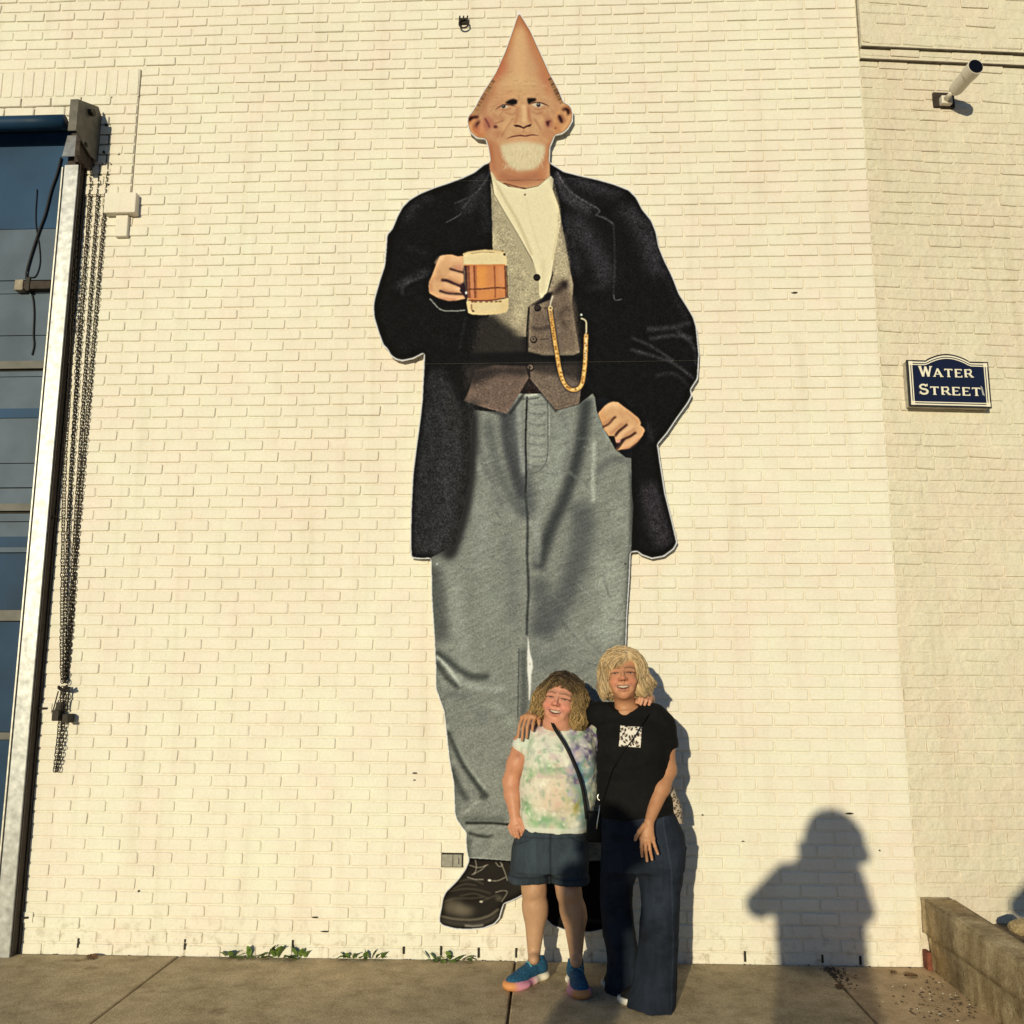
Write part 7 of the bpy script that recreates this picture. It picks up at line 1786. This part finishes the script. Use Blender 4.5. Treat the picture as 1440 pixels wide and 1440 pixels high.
    def jd(V):
        n = fbm(V, 8, 41); c = np.tile(np.array([0.016, 0.022, 0.036]), (len(V), 1))*(1+.4*n)[:, None]
        x0 = np.interp(V[:, 2], [0, .3, .6, .8], [W(939, 1400, -.1)[0], W(943, 1300, -.06)[0], W(940, 1220)[0], W(930, 1160)[0]])
        sm = np.exp(-((V[:, 0]-x0)/.0035)**2)*(V[:, 1] < Y0-.02); c = c*(1+.9*sm)[:, None]
        th = np.exp(-(((V[:, 0]-W(922, 1250)[0])/.05)**2))*np.clip((V[:, 2]-.2)/.2, 0, 1); c *= (1+.45*th)[:, None]; c *= (1+.25*fbm(V*[1, 1, .2], 60, 17))[:, None]; c *= (1-.35*np.clip(fbm(V*[1, 1, 2.2], 11, 5)*2-.2, 0, 1))[:, None]
        return np.clip(c, .004, .3)
    garment('flared_jeans', s, DENIM, root, jd)
    # ---- hair
    h = Vol(H.c-.20, H.c+.20, .004)
    def he(x, y, z, rx, ry, rz, kk=.02, sub=False): h.ell(H.w(x, y, z), np.array([rx*H.wd, ry, rz])*H.k, kk, H.R, sub)
    he(0, -.022, .055, .092, .104, .092, 0)
    for s_ in (-1, 1): he(s_*.076, -.032, -.005, .032, .066, .080, .03)
    he(-.074, -.015, -.055, .030, .06, .04, .03); he(.078, -.02, -.055, .034, .06, .045, .03); he(.112, -.015, -.028, .026, .036, .018, .03)
    he(0, -.07, -.04, .085, .05, .08, .03)
    he(0, .085, -.045, .062, .090, .075, .012, True); he(.020, .085, .042, .044, .066, .038, .012, True); he(-.022, .09, .022, .036, .05, .026, .010, True); he(0, .05, -.12, .05, .10, .06, .02, True)
    he(-.030, .050, .066, .050, .036, .034, .03)
    G = np.stack(np.meshgrid(*h.ax, indexing='ij'), -1).reshape(-1, 3); LG = H.l(G)
    ridge = .0032*np.sin(LG[:, 0]*260+LG[:, 2]*60+LG[:, 1]*120)+.0035*np.sin((LG[:, 0]*.8+LG[:, 1])*150)
    h.F += ridge.reshape(h.F.shape).astype(np.float32)
    hv, hq = h.mesh()
    def hc(P):
        L = H.l(P); t = np.clip(.55+.5*fbm(np.c_[L[:, 0]*3, L[:, 1]*3, L[:, 2]*.6], 26, 7), 0, 1)[:, None]
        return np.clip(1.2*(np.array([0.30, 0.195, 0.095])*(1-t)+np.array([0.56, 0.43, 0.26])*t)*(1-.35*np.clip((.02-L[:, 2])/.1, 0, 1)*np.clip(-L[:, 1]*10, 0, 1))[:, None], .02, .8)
    rs = random.Random(9); hl = H.l(hv); cd = np.arange(len(hv))[(hl[:, 1] > -.09) & (hl[:, 2] > -.05)]
    rn = np.random.default_rng(4); NS = 2200
    P0 = hv[cd[rn.integers(0, len(cd), NS)]]; ph = rn.uniform(-1, 1, NS)
    def want(P, i):
        L = H.l(P); x = L[:, 0]; part = .030; side = np.where(x > part, 1.0, -1.0)
        top = np.clip((L[:, 2]-.02)/.09, 0, 1); front = np.clip((L[:, 1]-.02)/.05, 0, 1)
        dx = side*top*(.9+.6*front)+.18*ph; dx = dx+np.where((x > .06) & (L[:, 2] < -.02), .7, 0)-np.where((x < -.06) & (L[:, 2] < -.02), -.25, 0)
        return np.stack([dx, -.15*top+0*x, -(1.05-.75*top)+0*x], 1)@H.R
    SP = flow_strands(h, P0, want, 11, rn.uniform(.006, .010, NS), rn.uniform(.0004, .006, NS))
    def gen(i):
        pts = SP[i]; ll = H.l(pts)
        z_ = (ll[:, 1] > .03) & (np.abs(ll[:, 0]) < .060) & (ll[:, 2] < .026+.75*np.clip(ll[:, 0]+.035, 0, .05)); k_ = int(np.argmax(z_)) if z_.any() else len(pts)
        if k_ < 4: return None
        pts = pts[:k_]
        w_ = rs.choice((.45, .7, .95, 1.15, 1.45)); c = hc(pts[[1, -2]])*w_
        return pts, rs.uniform(.0007, .0016), c[0], c[1]
    sv, sq, sc2 = strands(NS, gen, HAIR, 'hair', root)
    np_mesh('hair', np.concatenate([hv, sv]), np.concatenate([hq, sq+len(hv)]), HAIR, root, True, np.concatenate([hc(hv), sc2]))
    # ---- shoes
    WS = mat('white_sole', (0.74, 0.70, 0.62), .5); 
    for toe, ctr in (((873, 1409), W(912, 1405, -.12)), ((852, 1386), W(876, 1385, .08))):
        T_ = ground_at(*toe); A = np.array([ctr[0], ctr[1], 0]); d = unit([T_[0]-A[0], T_[1]-A[1], 0]); L_ = np.linalg.norm(T_[:2]-A[:2])
        Rm = np.stack([d, [-d[1], d[0], 0], [0, 0, 1.0]])
        sh_ = empty('shoe', (0, 0, 0)); sh_.parent = root
        q = Vol(A-[.32, .32, .01], A+[.32, .32, .12], .004)
        q.ell(A+d*(L_-.065)+[0, 0, .018], (.075, .044, .026), .03, Rm); q.ell(A+[0, 0, .018], (.07, .036, .026), .03, Rm); q.ell(A+d*(L_*.5)+[0, 0, .018], (.07, .038, .026), .04, Rm)
        q.F = np.maximum(np.maximum(q.F, -(q.ax[2][None, None, :]-.001)), q.ax[2][None, None, :]-.030)
        a_, b__ = q.mesh(); np_mesh('sole', a_, b__, WS, sh_, True)
        q = Vol(A-[.32, .32, .01], A+[.32, .32, .14], .004)
        q.ell(A+d*(L_-.065)+[0, 0, .034], (.066, .039, .028), .03, Rm); q.ell(A+d*.02+[0, 0, .05], (.07, .034, .05), .04, Rm)
        q.F = np.maximum(q.F, -(q.ax[2][None, None, :]-.026)); a_, b__ = q.mesh(); np_mesh('upper', a_, b__, LEATH, sh_, True)
    # thin strap across the tee
    Pp = spline([W(914, 1003, -.06), W(905, 1014, -.125), W(893, 1035, -.158), W(876, 1058, -.168), W(862, 1080, -.155), W(852, 1105, -.14), W(845, 1128, -.12)])
    MB().tube(Pp, .0028, 6).build('strap', BLACK, root, True)
    return root
w1 = woman_left(); w2_ = woman_right()
for r_ in (w1, w2_):
    for ch in r_.children:
        ch.matrix_parent_inverse = Matrix.Translation(-Vector(r_.location))

# ================================================================== the photographer behind the lens and a second bystander: only their shadows are in view
def photographer(x, y, label, parent_group, phone_label, wd=1.0, el_l=.31, el_r=.24):
    root = empty('person', (x, y, 0), label, 'person', parent_group)
    O = np.array([x, y, 0.0]); T = 1.04
    v = Vol(O+[-.50, -.36, -.005], O+[.50, .32, 1.87], .0085)
    P = lambda a, b, c: O+np.array([a, b, c*T])
    Hh = Head(P(.085, -.02, 1.585), yaw=R(180), k=1.0)
    Hh.F = np.array([0, 1.0, 0]); Hh.X = np.array([1.0, 0, 0]); Hh.R = np.stack([Hh.X, Hh.F, Hh.U])
    build_head(v, Hh)
    v.cap(P(.06, -.04, 1.52), P(.02, -.04, 1.40), .055, .06, .03)
    v.loft([(z*T, O[0], O[1]-.04, rx*wd, ry) for z, rx, ry in ((.80, .20, .13), (.95, .20, .13), (1.10, .19, .12), (1.25, .20, .12), (1.36, .19, .10), (1.42, .12, .08))], .04)
    for s_ in (-1, 1):
        v.chain([P(s_*.09*wd, -.03, .82), P(s_*.11*wd, -.02, .46), P(s_*.12*wd, -.03, .09)], [.10, .065, .045], .03); v.cap(P(s_*.12*wd, -.05, .04), P(s_*.14*wd, .13, .03), .045, .035, .02)
        el = P(-el_l, .02, 1.235) if s_ < 0 else P(el_r, .04, 1.20)
        v.chain([P(s_*.17*wd, -.04, 1.37), el], [.065, .052], .03)
        hd = P(.025, .19, 1.45) if s_ < 0 else P(.10, .19, 1.44)
        v.chain([el, hd], [.05, .032], .02)
        kn = [hd+np.array([-s_*(.0+.0)*0, .02, .035-.022*i]) for i in range(4)]
        hand(v, hd, kn, [[k_+np.array([-s_*.02, .03, 0]), k_+np.array([-s_*.05, .035, 0])] for k_ in kn], [hd, hd+np.array([-s_*.03, .01, .04]), hd+np.array([-s_*.05, .02, .055])], unit([s_, 0, 0]), r=.011, wr=.034)
    V, Q = v.mesh(); np_mesh('body', V, Q, SKIN, root, True, np.tile([.6, .38, .28], (len(V), 1)))
    c = Vol(O+[-.50, -.36, .0], O+[.50, .32, 1.50], .010)
    c.loft([(z*T, O[0], O[1]-.04, rx*wd, ry) for z, rx, ry in ((.06, .27, .17), (.40, .255, .16), (.75, .245, .16), (1.0, .235, .155), (1.2, .235, .145), (1.35, .22, .125), (1.43, .13, .09))], .02, 2.3, disp=disp_noise(.012, 6, 6, 4, 3))
    for s_ in (-1, 1):
        el = P(-el_l, .02, 1.225) if s_ < 0 else P(el_r, .04, 1.20); c.chain([P(s_*.16*wd, -.04, 1.37), el], [.085, .070], .03); c.cap(el, (el+P(.02 if s_ < 0 else .10, .19, 1.45))/2, .066, .055, .02)
    garment('loose_dress', c, BLACK, root)
    h = Vol(Hh.c-.24, Hh.c+.24, .007)
    for a, b, d, rx, ry, rz in ((0, -.02, .05, .110, .11, .09), (-.08, -.03, -.03, .065, .08, .10), (.09, -.03, -.03, .07, .08, .10), (.125, -.02, -.105, .060, .06, .05), (-.10, -.03, -.09, .055, .06, .05), (-.075, -.03, -.10, .055, .06, .07), (.01, -.04, -.13, .10, .06, .09)): h.ell(Hh.w(a*1.08, b, d), (rx*1.1, ry, rz), .04, Hh.R)
    h.ell(Hh.w(0, .10, -.03), (.055, .09, .09), .01, Hh.R, True)
    a_, b__ = h.mesh(); np_mesh('hair', a_, b__, HAIR, root, True, np.tile([.2, .13, .07], (len(a_), 1)))
    for ch in root.children: ch.matrix_parent_inverse = Matrix.Translation(-Vector(root.location))
    MBp = MB().box((-.078, -.005, -.038), (.078, .005, .038), .006); ph = MBp.build('phone', mat('phone_black', (.01, .01, .011), .3), None)
    ph.location = (x+.045, y+.245, 1.53); tag(ph, phone_label, 'phone')
    return root
photographer(0.0, -5.66, 'photographer in a loose dress whose shadow falls on the wall right of the two women', 'people taking pictures behind the lens', 'black phone held up sideways by the photographer in the loose dress')
photographer(-1.10, -5.66, 'slim first bystander raising a phone, shadow falling across the two women', 'people taking pictures behind the lens', 'black phone held up by the slim bystander left of the photographer', .62, .10, .19)
photographer(1.41, -5.66, 'second bystander raising a phone, shadow touching the side wall at the picture edge', 'people taking pictures behind the lens', 'black phone held up by the bystander right of the photographer')
